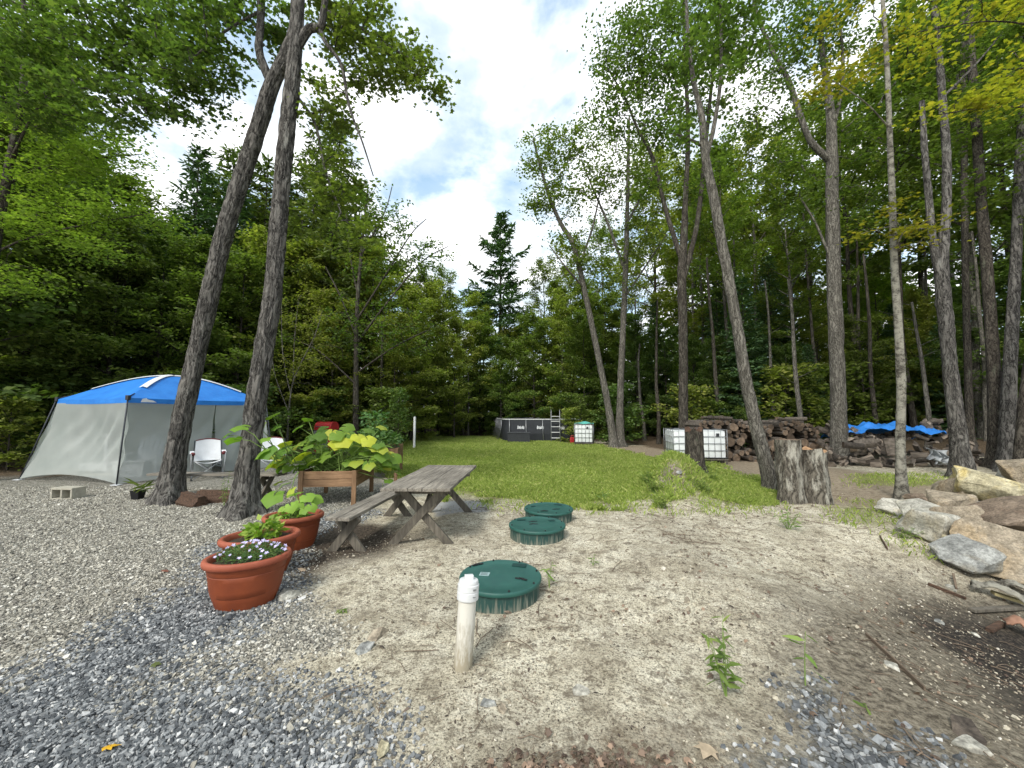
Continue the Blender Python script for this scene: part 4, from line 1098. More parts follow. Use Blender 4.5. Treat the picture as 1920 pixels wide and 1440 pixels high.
hero('dark_maple', 'grey trunk leaning right from the pair right of the boulder pile', 'tree', (1888, 890), 10.1,
     [[(1886, 890, 48), (1890, 780, 42), (1896, 640, 36), (1905, 480, 32), (1912, 300, 28), (1925, 100, 24), (1930, -50, 20)], [(1908, 400, 9), (1960, 330, 6), (2000, 300, 4)]],
     [(1950, 250, 60, 90, 10.1, 1, 20), (1940, 420, 50, 50, 10.1, 0.9, 10), (1930, 60, 70, 60, 10.1, 0.9, 18)], M['bark'], M['leaf_mid'], 0.1, 44, seed=13, n=20)
hero('edge_maple', 'thick dark trunk cut off by the right edge of the view', 'tree', (1914, 890), 9.0,
     [[(1916, 896, 54), (1928, 740, 46), (1948, 600, 40), (1970, 400, 36), (1985, 150, 30), (1990, -50, 24)]],
     [(1990, 200, 90, 120, 9, 1, 24)], M['bark_dark'], M['leaf_mid'], 0.1, 40, seed=14, n=18)
hero('straight_maple', 'straight dim trunk between the split grey maple and the dark pair', 'tree', (1820, 850), 14,
     [[(1820, 850, 25), (1815, 700, 21), (1810, 500, 19), (1808, 300, 18), (1805, 100, 16), (1804, -60, 13)]],
     [(1800, 60, 90, 90, 14, 1.3, 30), (1830, 260, 60, 80, 14, 1.2, 16)], M['bark_dark'], M['leaf_mid'], 0.12, 40, RHOMB, rc=0.5, seed=15, n=14)
hero('yellowing_maple', 'maple beyond the right edge hanging yellow green sprays into the top right corner', 'tree', (2160, 960), 6.3,
     [[(2160, 960, 50), (2150, 600, 40), (2140, 300, 34), (2120, 100, 28), (2100, -60, 20)], [(2140, 320, 9), (2000, 220, 7, 6), (1880, 200, 5, 5.8), (1760, 215, 2.5, 5.6)], [(2120, 120, 10), (1980, 60, 8, 5.9), (1860, 40, 5, 5.7), (1720, 60, 3, 5.5)], [(2140, 260, 8), (1990, 140, 6, 5.9), (1880, 130, 3, 5.7)]],
     [(1860, 15, 90, 24, 5.7, 0.4, 13), (1820, 195, 110, 12, 5.7, 0.3, 13), (1890, 140, 50, 16, 5.7, 0.3, 5), (1740, 95, 60, 18, 5.6, 0.3, 5), (1730, 10, 50, 20, 5.6, 0.3, 4), (1970, 120, 60, 100, 6, 0.6, 12)],
     M['bark_dark'], M['leaf_yellow'], 0.07, 34, seed=16, flat=0.1, tilt=0.3)
hero('sparse_birch', 'thin dark stemmed birch with a sparse airy top beyond the grill', 'tree', (668, 805), 17,
     [[(668, 812, 17), (668, 640, 11), (672, 540, 9), (680, 450, 7), (690, 350, 3)], [(668, 645, 6), (720, 575, 5), (790, 492, 3.5), (840, 462, 2)], [(669, 600, 6), (720, 520, 4), (770, 440, 3), (800, 410, 2)], [(667, 630, 5), (640, 560, 4), (610, 500, 3)], [(668, 700, 5), (740, 650, 4), (800, 620, 3)], [(676, 480, 4), (720, 400, 3), (735, 350, 2)], [(667, 720, 5), (600, 660, 4), (560, 640, 3)], [(672, 560, 4), (655, 470, 3), (650, 400, 2)]],
     [(780, 475, 72, 40, 17, 0.9, 50), (730, 410, 50, 50, 17, 0.8, 30), (692, 370, 28, 44, 17, 0.4, 14), (650, 430, 30, 40, 17, 0.5, 6), (690, 590, 110, 60, 17, 1.2, 46), (640, 640, 110, 50, 17, 1.2, 34), (760, 630, 70, 40, 17, 1, 22), (700, 500, 60, 40, 17, 0.8, 18)],
     M['bark_dark'], M['leaf_maple'], 0.14, 22, RHOMB, rc=0.42, seed=17, n=10, flat=0.35, twig=1.6)
hero('pale_sapling', 'pale many stemmed sapling right of the leaning trunks', 'tree', (545, 800), 15,
     [[(538, 815, 6), (545, 740, 4), (560, 690, 3), (590, 630, 2.5), (605, 580, 1)], [(545, 740, 3), (530, 660, 2.5), (528, 560, 1.5)], [(540, 770, 3), (515, 700, 2.5), (505, 620, 1)], [(550, 720, 3), (552, 640, 2), (560, 560, 1)]],
     [(560, 600, 70, 60, 15, 0.8, 30), (530, 700, 50, 40, 15, 0.8, 22), (580, 680, 40, 50, 15, 0.6, 14)], M['bark_grey'], M['leaf_olive'], 0.09, 30, RHOMB, rc=0.4, seed=18, n=8)
# ------------------------------------------------------------------ object materials
def woodmat(name, ca, cb, stretch, rough=0.85, bump=0.5):
    m, nt, b = newmat(name)
    N, L = nodes(nt)
    tc = N('TexCoord'); mp = N('Mapping'); mp.inputs['Scale'].default_value = stretch; L(tc.outputs['Object'], mp.inputs[0])
    n = N('TexNoise', i_Scale=1.0, i_Detail=7.0, i_Roughness=0.65, i_Distortion=0.6); L(mp.outputs[0], n.inputs[0])
    n2 = N('TexNoise', i_Scale=2.2, i_Detail=4.0); L(tc.outputs['Object'], n2.inputs[0])
    ge = N('NewGeometry')
    c = ramp(nt, n.outputs[0], [(0.28, ca), (0.5, tuple((x + y) / 2 for x, y in zip(ca, cb))), (0.7, cb)])
    c = mix(nt, 1.0, c, ramp(nt, n2.outputs[0], [(0.3, 0.6), (0.7, 1.15)]), 'MULTIPLY')
    c = mix(nt, 1.0, c, ramp(nt, ge.outputs['Random Per Island'], [(0, 0.72), (1, 1.2)]), 'MULTIPLY')
    L(c, b.inputs['Base Color']); b.inputs['Roughness'].default_value = rough; b.inputs['Specular IOR Level'].default_value = 0.2
    bp = N('Bump', i_Strength=bump, i_Distance=0.006); L(n.outputs[0], bp.inputs['Height']); L(bp.outputs[0], b.inputs['Normal'])
    return m
M['old_wood'] = woodmat('old_wood', (0.085, 0.075, 0.062), (0.33, 0.3, 0.25), (38, 3.0, 38))
M['old_wood_leg'] = woodmat('old_wood_leg', (0.06, 0.052, 0.042), (0.2, 0.18, 0.145), (30, 30, 4))
M['cedar'] = woodmat('cedar', (0.17, 0.095, 0.05), (0.34, 0.215, 0.125), (4, 30, 30))
M['cedar_post'] = woodmat('cedar_post', (0.15, 0.085, 0.045), (0.3, 0.19, 0.11), (30, 30, 4))
M['terracotta'] = simple('terracotta', (0.23, 0.055, 0.02), 0.5, 0.09, 5, 0.12, col2=(0.17, 0.04, 0.017), spec=0.35)
M['terracotta_rim'] = simple('terracotta_rim', (0.3, 0.085, 0.047), 0.6, 0.1, 7, 0.12, col2=(0.23, 0.055, 0.028), spec=0.3)
M['potting'] = simple('potting', (0.06, 0.045, 0.032), 0.95, 0.2, 40, 0.8)
M['green_plastic'] = simple('green_plastic', (0.018, 0.085, 0.068), 0.5, 0.06, 6, 0.1, col2=(0.013, 0.065, 0.055), spec=0.4)
M['black'] = simple('black', (0.012, 0.012, 0.013), 0.6, 0.1)
M['white_plastic'] = simple('white_plastic', (0.6, 0.61, 0.61), 0.4, 0.05, 5, 0.03, spec=0.45)
M['steel'] = simple('steel', (0.28, 0.29, 0.3), 0.45, 0.1, 12, 0.05, metal=0.7)
M['dark_steel'] = simple('dark_steel', (0.045, 0.05, 0.06), 0.5, 0.1, 12, 0.05, metal=0.3)
M['blue'] = simple('blue', (0.028, 0.2, 0.6), 0.6, 0.07, 3, 0.25, col2=(0.018, 0.15, 0.5), bdist=0.03)
M['white_cloth'] = simple('white_cloth', (0.66, 0.68, 0.7), 0.8, 0.06, 6, 0.2, bdist=0.02)
M['maroon'] = simple('maroon', (0.16, 0.03, 0.035), 0.7, 0.1)
M['red'] = simple('red', (0.36, 0.02, 0.025), 0.3, 0.08, 6, 0.02, spec=0.5)
M['charcoal'] = simple('charcoal', (0.035, 0.038, 0.043), 0.55, 0.1, 5, 0.1)
M['pool_liner'] = simple('pool_liner', (0.028, 0.031, 0.037), 0.5, 0.12, 3, 0.15)
M['concrete'] = simple('concrete', (0.4, 0.38, 0.31), 0.95, 0.12, 14, 0.6)
M['water'] = simple('water', (0.05, 0.2, 0.28), 0.08, 0.05, 3, 0.2, spec=0.5)

def streaked(name, base, dust):
    """plastic wall with pale dust splashed up from the ground in vertical streaks"""
    m, nt, b = newmat(name)
    N, L = nodes(nt)
    tc = N('TexCoord'); mp = N('Mapping'); mp.inputs['Scale'].default_value = (26, 26, 2.2); L(tc.outputs['Object'], mp.inputs[0])
    n = N('TexNoise', i_Scale=1.6, i_Detail=5.0, i_Roughness=0.65); L(mp.outputs[0], n.inputs[0])
    sp = N('SeparateXYZ'); L(tc.outputs['Object'], sp.inputs[0])
    hz = math_n(nt, 'MULTIPLY', math_n(nt, 'SUBTRACT', 0.12, sp.outputs[2]), 1.4)
    f = ramp(nt, math_n(nt, 'ADD', n.outputs[0], hz), [(0.56, 0.0), (0.8, 0.7)])
    L(mix(nt, f, base, dust), b.inputs['Base Color']); b.inputs['Roughness'].default_value = 0.6
    return m
M['riser'] = streaked('riser', (0.012, 0.05, 0.043), (0.3, 0.28, 0.22))
def dusty_pipe():
    m, nt, b = newmat('dusty_pipe')
    N, L = nodes(nt)
    tc = N('TexCoord'); mp = N('Mapping'); mp.inputs['Scale'].default_value = (30, 30, 6); L(tc.outputs['Object'], mp.inputs[0])
    n = N('TexNoise', i_Scale=2.0, i_Detail=6.0, i_Roughness=0.7); L(mp.outputs[0], n.inputs[0])
    sp = N('SeparateXYZ'); L(tc.outputs['Object'], sp.inputs[0])
    f = ramp(nt, math_n(nt, 'ADD', n.outputs[0], math_n(nt, 'MULTIPLY', math_n(nt, 'SUBTRACT', 0.2, sp.outputs[2]), 1.25)), [(0.36, 0.0), (0.7, 1.0)])
    L(mix(nt, f, (0.56, 0.54, 0.48), (0.29, 0.255, 0.185)), b.inputs['Base Color']); b.inputs['Roughness'].default_value = 0.6
    return m
M['pipe'] = dusty_pipe()

# ------------------------------------------------------------------ screen tent
def tent():
    Fc = at(240, 748, 8.6); Lc = at(108, 745, 9.6); Rc = at(498, 752, 11.5)
    zE = 1.95
    for v in (Fc, Lc, Rc): v.z = zE
    Bc = Lc + Rc - Fc
    ctr = (Lc + Rc) / 2
    o = Vector((ctr.x, ctr.y, gzf(ctr.x, ctr.y)))
    root = empty('screen_tent', o, 'screen tent with blue domed roof and pale mesh walls', 'tent')
    cs = [v - o for v in (Lc, Fc, Rc, Bc)]
    gf = gp(218, 910); gl = gp(35, 900)
    outR = (Rc - Bc).normalized() * 0.3 + (Rc - Lc).normalized() * 0.1
    gr = Rc + outR; gr.z = gzf(gr.x, gr.y); gb = Bc + (Bc - Fc).normalized() * 0.6; gb.z = gzf(gb.x, gb.y)
    bs = [v - o for v in (gl, gf, gr, gb)]
    peak = Vector((0, 0, 2.62 - o.z))
    def rib(c, v):
        p = c.lerp(peak, v); p.z = c.z + (peak.z - c.z) * math.sin(min(v, 1) * math.pi / 2) ** 1.1
        return p
    for i in range(4):
        a, b = cs[i], cs[(i + 1) % 4]
        def roof(u, v, a=a, b=b):
            p = rib(a, v).lerp(rib(b, v), u)
            p.z -= 0.10 * math.sin(math.pi * u) * (1 - v) * (0.35 + v)
            return p
        def val(u, v, a=a, b=b):
            p = a.lerp(b, u); p.z -= 0.002 + 0.11 * v + 0.02 * math.sin(math.pi * u)
            return p
        mb = MB(); mb.grid(roof, 14, 14)
        mb.grid(val, 14, 2)
        mb.build('roof_panel', M['blue'], root, smooth=True)
    mb = MB()
    for i, c in enumerate(cs):
        nrm = Vector((0, 0, 1))
        side = (peak - c).cross(nrm).normalized()
        pts = [rib(c, v) + Vector((0, 0, 0.014)) for v in np.linspace(0.28, 1.0, 14)]
        V = []; F_ = []
        for p in pts: V += [p - side * 0.075 - Vector((0, 0, 0.012)), p + Vector((0, 0, 0.02)), p + side * 0.075 - Vector((0, 0, 0.012))]
        for k in range(len(pts) - 1):
            F_ += [[3 * k, 3 * k + 1, 3 * k + 4, 3 * k + 3], [3 * k + 1, 3 * k + 2, 3 * k + 5, 3 * k + 4]]
        mb.add(V, F_)
    mb.build('roof_seam', M['white_cloth'], root, smooth=True)
    mb = MB(); mb.lathe([(0.0, 0.06), (0.05, 0.055), (0.07, 0.0), (0.0, -0.02)], 12, M=Matrix.Translation(peak)); mb.build('roof_cap', M['black'], root, smooth=True)
    # mesh walls
    m, nt, b = newmat('screen'); N, L = nodes(nt)
    tc = N('TexCoord'); nz = N('TexNoise', i_Scale=1.6, i_Detail=4.0); L(tc.outputs['Object'], nz.inputs[0])
    L(ramp(nt, nz.outputs[0], [(0.3, (0.5, 0.55, 0.52)), (0.7, (0.66, 0.7, 0.67))]), b.inputs['Base Color']); b.inputs['Roughness'].default_value = 0.9
    tp = N('BsdfTransparent'); ms = N('MixShader'); ms.inputs[0].default_value = 0.62
    tl = N('BsdfTranslucent'); tl.inputs[0].default_value = (0.5, 0.54, 0.52, 1); m2 = N('MixShader'); m2.inputs[0].default_value = 0.35
    L(b.outputs[0], m2.inputs[1]); L(tl.outputs[0], m2.inputs[2])
    L(tp.outputs[0], ms.inputs[1]); L(m2.outputs[0], ms.inputs[2]); L(ms.outputs[0], nt.nodes['Material Output'].inputs[0])
    M['screen'] = m
    def wall(i, u0, u1, lift, gap0=0.0, gap1=0.0):
        a, b = cs[i], cs[(i + 1) % 4]; ga, gb_ = bs[i], bs[(i + 1) % 4]
        inw = (peak - (a + b) / 2); inw.z = 0; inw.normalize()
        def f(u, v):
            uu = u0 + (u1 - u0) * u
            uu += gap0 * v ** 1.5 * (1 - u) - gap1 * v ** 1.5 * u
            p = a.lerp(b, uu) - Vector((0, 0, 0.1)); q = ga.lerp(gb_, uu); q.z += lift * math.sin(math.pi * uu) ** 0.8 + 0.02
            r = p.lerp(q, v) + inw * (0.13 * math.sin(math.pi * v) * (0.5 + 0.5 * math.sin(math.pi * uu)))
            r += inw * (0.045 * math.sin(uu * 34 + v * 16 + 2 * math.sin(uu * 9)) * math.sin(math.pi * v) ** 1.5 * (0.3 + uu) * (0.4 + 0.6 * math.sin(uu * 7 + 2) ** 2))
            return r
        mb = MB(); mb.grid(f, 44, 20); return mb
    wall(0, 0, 1, 0.16).build('screen_wall', M['screen'], root, smooth=True)
    wall(1, 0, 0.57, 0.03, 0, 0.03).build('screen_wall', M['screen'], root, smooth=True)
    wall(1, 0.575, 1, 0.03, 0.035, 0).build('screen_wall', M['screen'], root, smooth=True)
    wall(2, 0, 1, 0.03).build('screen_wall', M['screen'], root, smooth=True)
    wall(3, 0, 1, 0.03).build('screen_wall', M['screen'], root, smooth=True)
    for i in range(4):
        a = cs[i]; q = bs[i]
        mid = a.lerp(q, 0.55)
        mb = MB(); mb.tube([a + Vector((0, 0, 0.04)), mid, q + Vector((0, 0, -0.03))], 0.015, 8)
        mb.tube([a + Vector((0, 0, 0.02)), rib(a, 0.12)], 0.012, 6)
        pl = mb.build('pole', M['dark_steel'], root, smooth=True)
        mb = MB(); mb.box(a + Vector((0, 0, 0.0)), (0.07, 0.07, 0.11), b=0.012); mb.build('pole_joint', M['charcoal'], pl)
        mb = MB(); mb.box(q + Vector((0, 0, 0.01)), (0.16, 0.12, 0.012), b=0.004); mb.build('pole_foot', M['white_cloth'], pl)
    mb = MB(); g0 = gp(146, 893) - o
    mb.tube([cs[1], g0], 0.005, 5); mb.build('guy_line', M['charcoal'], root)
    # small white maker's mark on the front valance
    a, b = cs[1], cs[2]; d = (b - a).normalized(); n = Vector((d.y, -d.x, 0))
    q = a.lerp(b, 0.07) + n * 0.012 - Vector((0, 0, 0.05))
    mb = MB()
    mb.add([q + d * x + Vector((0, 0, z)) for x, z in ((0, -0.045), (0.3, -0.045), (0.22, 0.0), (0.13, 0.02), (0.1, 0.05), (0.03, 0.03))], [[0, 1, 2, 3, 4, 5]])
    mb.build('printed_mark', M['white_cloth'], root)
    return ctr
tent()

# things inside the tent
def tote_bin(px, py, label):
    p = gp(px, py)
    r = empty('storage_bin', p, label, 'storage bin', rz=0.35)
    mb = MB()
    prof = [(0.0, 0.0), (0.8, 0.0), (0.93, 0.34), (1.0, 0.345), (1.0, 0.37), (0.9, 0.37), (0.88, 0.34)]
    V, F_ = [], []
    cr_ = [(1, 1), (-1, 1), (-1, -1), (1, -1)]
    for (s, z) in prof[1:]:
        for (a, b) in cr_: V.append((a * 0.33 * s, b * 0.23 * s, z))
    for i in range(len(prof) - 2):
        for k in range(4): F_.append([i * 4 + k, i * 4 + (k + 1) % 4, i * 4 + 4 + (k + 1) % 4, i * 4 + 4 + k])
    F_.append([3, 2, 1, 0])
    mb.add(V, F_); mb.build('bin', M['white_plastic'], r)
    mb = MB(); mb.box((0, 0, 0.385), (0.7, 0.5, 0.03), b=0.01); mb.build('lid', M['white_plastic'], r)
    mb = MB(); mb.tube([(-0.1, -0.225, 0.22), (-0.09, -0.26, 0.17), (0.09, -0.26, 0.17), (0.1, -0.225, 0.22)], 0.012, 6); mb.build('handle', M['white_cloth'], r)
tote_bin(248, 893, 'clear white storage bin inside the screen tent')

def adirondack(x, y, rz, label):
    r = empty('plastic_chair', (x, y, gzf(x, y)), label, 'chair', rz=rz)
    mb = MB()
    for i in range(5):
        u = (i - 2) * 0.1
        mb.beam((u * 0.85, 0.12, 0.32), (u * 1.15, 0.48, 1.0 - 0.1 * abs(i - 2) / 2), 0.085, 0.02, up=(0, -1, 0.4))
    mb.build('backrest', M['white_cloth'], r)
    mb = MB()
    for i in range(4): mb.box((0, -0.3 + i * 0.12, 0.36 - i * 0.012), (0.52, 0.1, 0.022), b=0.005)
    mb.build('seat', M['white_cloth'], r)
    for s in (-1, 1):
        mb = MB(); mb.box((s * 0.31, -0.1, 0.56), (0.12, 0.62, 0.025), b=0.006); mb.build('armrest', M['white_cloth'], r)
        mb = MB(); mb.beam((s * 0.29, -0.34, 0), (s * 0.29, -0.34, 0.55), 0.09, 0.03); mb.build('leg', M['white_cloth'], r)
        mb = MB(); mb.beam((s * 0.27, -0.34, 0.33), (s * 0.27, 0.45, 0.0), 0.09, 0.03); mb.build('leg', M['white_cloth'], r)
pa = at(278, 800, 10.2); adirondack(pa.x, pa.y, 0.5, 'slatted garden chair seen through the tent mesh behind the storage bin')
pa = at(405, 800, 11.2); adirondack(pa.x, pa.y, -0.4, 'slatted garden chair seen through the tent mesh right of the tent door')
p = gp(196, 886); r = empty('plastic_stand', p, 'white plastic stand with a T shaped top inside the tent left of the storage bin', 'stand')
mb = MB(); mb.tube([(0, 0, 0.03), (0, 0, 0.95)], 0.04, 12); mb.build('post', M['white_plastic'], r, smooth=True)
mb = MB(); mb.box((0, 0, 0.98), (0.26, 0.1, 0.08), b=0.02); mb.build('top', M['white_plastic'], r)
mb = MB(); mb.box((-0.12, 0, 0.16), (0.75, 0.4, 0.2), b=0.04); mb.build('base', M['white_plastic'], r)

# ------------------------------------------------------------------ folding camp chairs
def camp_chair(x, y, rz, label):
    r = empty('camp_chair', (x, y, gzf(x, y)), label, 'camp chair', rz=rz)
    def seat(u, v):
        X = (u - 0.5) * 0.52; Y = -0.24 + 0.46 * v
        return (X, Y, 0.45 - 0.06 * math.sin(math.pi * u) - 0.03 * v)
    mb = MB(); mb.grid(seat, 10, 8); mb.build('seat', M['white_cloth'], r, smooth=True)
    def back(u, v):
        X = (u - 0.5) * (0.54 - 0.05 * v); 
        return (X, 0.22 + 0.18 * v + 0.06 * math.sin(math.pi * u), 0.42 + 0.5 * v + 0.035 * math.sin(math.pi * u) * v)
    mb = MB(); mb.grid(back, 10, 8); b_ = mb.build('backrest', M['white_cloth'], r, smooth=True)
    mb = MB(); mb.tube([back(u, 1.0) for u in np.linspace(0, 1, 9)], 0.014, 6); mb.build('binding', M['maroon'], b_, smooth=True)
    for s in (-1, 1):
        mb = MB(); mb.grid(lambda u, v: (s * (0.27 + 0.09 * u), -0.26 + 0.5 * v, 0.64 - 0.02 * math.sin(math.pi * v) + 0.03 * v), 3, 6); a = mb.build('armrest', M['white_cloth'], r, smooth=True)
        mb = MB(); mb.tube([(s * 0.3, -0.24, 0.63), (s * 0.3, -0.1, 0.62)], 0.045, 10); mb.build('cup_holder', M['maroon'], a, smooth=True)
        for (p0, p1) in (((s * 0.3, -0.26, 0.0), (-s * 0.26, -0.25, 0.45)), ((s * 0.3, -0.26, 0.02), (s * 0.28, 0.24, 0.44)), ((s * 0.3, 0.3, 0.0), (-s * 0.26, 0.24, 0.44)), ((s * 0.3, 0.3, 0.0), (s * 0.28, -0.25, 0.46))):
            mb = MB(); mb.tube([p0, p1], 0.011, 6); mb.build('leg', M['steel'], r, smooth=True)
        mb = MB(); mb.tube([(s * 0.31, -0.27, 0.0), (s * 0.33, -0.25, 0.64)], 0.011, 6); mb.build('arm_post', M['steel'], r, smooth=True)
        mb = MB(); mb.tube([(s * 0.29, 0.24, 0.3), (s * 0.27, 0.4, 0.92)], 0.011, 6); mb.build('back_post', M['dark_steel'], r, smooth=True)
p = gp(388, 897); camp_chair(p.x, p.y, 0.7, 'white folding camp chair with maroon trim between the leaning trunks')
p = gp(508, 890); camp_chair(p.x, p.y, 0.5, 'white folding camp chair half hidden behind the squash leaves')

# ------------------------------------------------------------------ table and benches
def xframe(mb, y, half, top, w_=0.09, t_=0.038, splay=1.0):
    mb.beam((-half, y - 0.021, 0.0), (half * 0.72, y - 0.021, top), w_, t_, up=(0, 1, 0))
    mb.beam((half, y + 0.021, 0.0), (-half * 0.72, y + 0.021, top), w_, t_, up=(0, 1, 0))

def weathered(name, cat, label, loc, rz, length, width, top, boards, half, brace=True, inset=0.3, gap=0.004):
    r = empty(name, loc, label, cat, rz=rz)
    bw = width / boards
    for i in range(boards):
        dx = random.uniform(-0.012, 0.012)
        mb = MB(); mb.box((-width / 2 + bw * (i + 0.5), dx, top - 0.02 + random.uniform(-0.003, 0.003)), (bw - gap, length + random.uniform(-0.012, 0.012), 0.038), b=0.006)
        o = mb.build('board', M['old_wood'], r)
    for s in (-1, 1):
        y = s * (length / 2 - inset)
        for sx in (-1, 1):
            mb = MB()
            mb.beam((sx * half, y + sx * 0.021, -0.04), (-sx * half * 0.72, y + sx * 0.021, top - 0.045), 0.095, 0.038, up=(0, 1, 0))
            mb.build('leg', M['old_wood_leg'], r)
        mb = MB(); mb.box((0, y - s * 0.065, top - 0.088), (width * 0.86, 0.04, 0.09), b=0.005); mb.build('crossbar', M['old_wood_leg'], r)
    if brace:
        mb = MB()
        for s in (-1, 1):
            y = s * (length / 2 - inset - 0.09)
            mb.beam((0, y, top * 0.47), (0, s * 0.12, top - 0.06), 0.085, 0.036, up=(1, 0, 0))
        mb.build('brace', M['old_wood_leg'], r)
    return r
weathered('picnic_table', 'table', 'weathered grey wooden table with crossed legs', (-1.08, 5.62, gzf(-1.08, 5.6)), -0.06, 2.05, 0.84, 0.745, 5, 0.4, inset=0.28)
p = gp(700, 985)
weathered('wooden_bench', 'bench', 'weathered grey bench in front of the wooden table', (-1.86, 5.38, gzf(-1.86, 5.4)), -0.1, 1.95, 0.29, 0.44, 2, 0.2, brace=False, inset=0.22)
pb = at(408, 884, 7.5)
weathered('wooden_bench', 'bench', 'weathered bench behind the two leaning trunks', (pb.x, pb.y, gzf(pb.x, pb.y)), R(90) - 0.03, 2.55, 0.3, 0.44, 2, 0.22, brace=False, inset=0.3)

# ------------------------------------------------------------------ raised planters
def planter(label, c, rz, wx, wy, top, depth=0.27):
    r = empty('raised_planter', (c[0], c[1], gzf(c[0], c[1])), label, 'planter', rz=rz)
    for (cx, cy, dx, dy) in ((0, -wy / 2, wx, 0.03), (0, wy / 2, wx, 0.03), (-wx / 2, 0, 0.03, wy - 0.034), (wx / 2, 0, 0.03, wy - 0.034)):
        mb = MB()
        for k in range(2):
            mb.box((cx, cy, top - depth * (0.25 + 0.5 * k)), (dx, dy, depth / 2 - 0.006), b=0.004)
        mb.build('side_board', M['cedar'], r)
    for sx in (-1, 1):
        for sy in (-1, 1):
            mb = MB(); mb.box((sx * (wx / 2 - 0.02), sy * (wy / 2 + 0.034), (top + 0.012) / 2 - 0.02), (0.075, 0.038, top + 0.05), b=0.005); mb.build('leg', M['cedar_post'], r)
    mb = MB(); mb.box((0, 0, top - depth / 2 - 0.02), (wx - 0.05, wy - 0.05, depth - 0.07), b=0.01); mb.build('soil', M['potting'], r)
    return r
planter('raised cedar planter full of squash behind the wooden bench', (-3.22, 7.28), 0.1, 0.92, 1.1, 0.6)
planter('raised cedar planter with bushy dark green plants, farther back', (-3.35, 9.9), 0.2, 0.95, 1.5, 0.74)

def bigleaf_shape(n=15, rings=2):
    th = np.linspace(-math.pi * 0.93, math.pi * 0.93, n)
    rad = 0.5 * (1 + 0.13 * np.cos(5 * th) + 0.1 * np.cos(th))
    P = [(0, 0.0, 0)]
    for r_ in (0.55, 1.0):
        for a, q in zip(th, rad):
            P.append((math.sin(a) * q * r_, math.cos(a) * q * r_, -0.10 * r_ ** 2 + 0.07 * r_ * abs(math.sin(a * 2.5)) - 0.12 * max(0, math.cos(a)) * r_ ** 2))
    F_ = []
    for i in range(n - 1):
        F_.append([0, 1 + i, 2 + i])
        F_.append([1 + i, 1 + n + i, 2 + n + i, 2 + i])
    return np.array(P), F_
def squash(name, label, spots, mat, size, g, cat='plant', stalk_mat=None, root_at=None):
    """spots: (tip position, base position)"""
    S, F_ = bigleaf_shape()
    o = Vector(root_at)
    r = empty(name, o, label, cat)
    mb = MB(); ms = MB()
    for (tip, base) in spots:
        tip = Vector(tip) - o; base = Vector(base) - o
        d = tip - base; hd = Vector((d.x, d.y, 0)); 
        if hd.length < 0.02: hd = Vector((g.normal(), g.normal(), 0))
        hd.normalize()
        a = g.normal(0, 0.5); hd = Matrix.Rotation(a, 3, 'Z') @ hd
        n = (Vector((0, 0, 1)) + hd * g.uniform(0.1, 0.75) + Vector((g.normal(0, 0.25), g.normal(0, 0.25) - 0.25, 0))).normalized()
        b = (hd - n * hd.dot(n)).normalized(); t = b.cross(n)
        s = size * g.uniform(0.55, 1.25)
        mb.add([tip + (t * p[0] + b * p[1] + n * p[2]) * s for p in S], F_)
        mid = base.lerp(tip, 0.5) + Vector((0, 0, 0.06))
        ms.tube([base, mid, tip - n * 0.01], [0.009, 0.007, 0.005], 5)
    mb.build('leaves', mat, r, smooth=True)
    ms.build('stalks', stalk_mat or M['stalk'], r, smooth=True)
    return r
M['stalk'] = simple('stalk', (0.17, 0.26, 0.06), 0.6, 0.1)
M['squash_leaf'] = leafmat('squash_leaf', (0.07, 0.17, 0.016), (0.14, 0.27, 0.02), (0.38, 0.43, 0.03), trans=0.4)
M['yellow_squash'] = leafmat('yellow_squash', (0.3, 0.36, 0.015), (0.4, 0.43, 0.02), trans=0.4)
g = np.random.default_rng(50)
sp = []
for i in range(165):
    px, py = g.uniform(508, 742), 0
    u = (px - 625) / 110
    py = 880 - g.random() ** 0.8 * (78 - 45 * abs(u) ** 1.5)
    d = g.uniform(6.7, 7.9)
    t = at(px, py, d)
    b = Vector((-3.22 + g.uniform(-0.35, 0.35), 7.28 + g.uniform(-0.45, 0.45), 0.58))
    sp.append((t, b))
for px, py, d in ((578, 785, 7.3), (560, 800, 7.3), (690, 805, 7.2), (725, 835, 7.1), (735, 870, 7.0), (745, 885, 7.1), (728, 900, 6.9), (520, 905, 6.6), (715, 800, 7.6), (500, 850, 6.9), (650, 800, 7.2)):
    sp.append((at(px, py, d), Vector((-3.2 + g.uniform(-0.3, 0.3), 7.2 + g.uniform(-0.4, 0.2), 0.58))))
squash('squash_plant', 'big leaved green squash plant spilling over the front planter', sp, M['squash_leaf'], 0.23, g, root_at=(-3.2, 7.2, 0.58))
sp = [(at(px, py, d), Vector((-3.05, 6.95, 0.58))) for px, py, d in ((645, 822, 6.75), (672, 818, 6.8), (630, 832, 6.7), (690, 825, 6.75), (565, 853, 6.7))]
squash('squash_plant', 'yellowed squash leaves standing over the right side of the front planter', sp, M['yellow_squash'], 0.32, g, root_at=(-3.05, 6.95, 0.58))
sp = [(at(px, py, d), at(bx, by, d + 0.1)) for px, py, d, bx, by in ((452, 800, 5.75, 500, 845), (438, 822, 5.8, 500, 845), (498, 822, 5.9, 520, 860), (492, 846, 5.85, 520, 865), (510, 778, 6.4, 540, 850), (518, 800, 6.4, 540, 850), (425, 815, 6.0, 470, 835), (512, 930, 5.6, 545, 905), (545, 920, 5.5, 560, 885), (480, 795, 6.5, 520, 850), (525, 850, 6.3, 550, 870), (535, 830, 6.5, 555, 870))]
sp += [(at(500, 845, 5.85), at(560, 882, 6.6))]
squash('squash_vine', 'squash vine reaching left across the leaning trunk', sp, M['squash_leaf'], 0.25, g, root_at=at(560, 882, 6.6))

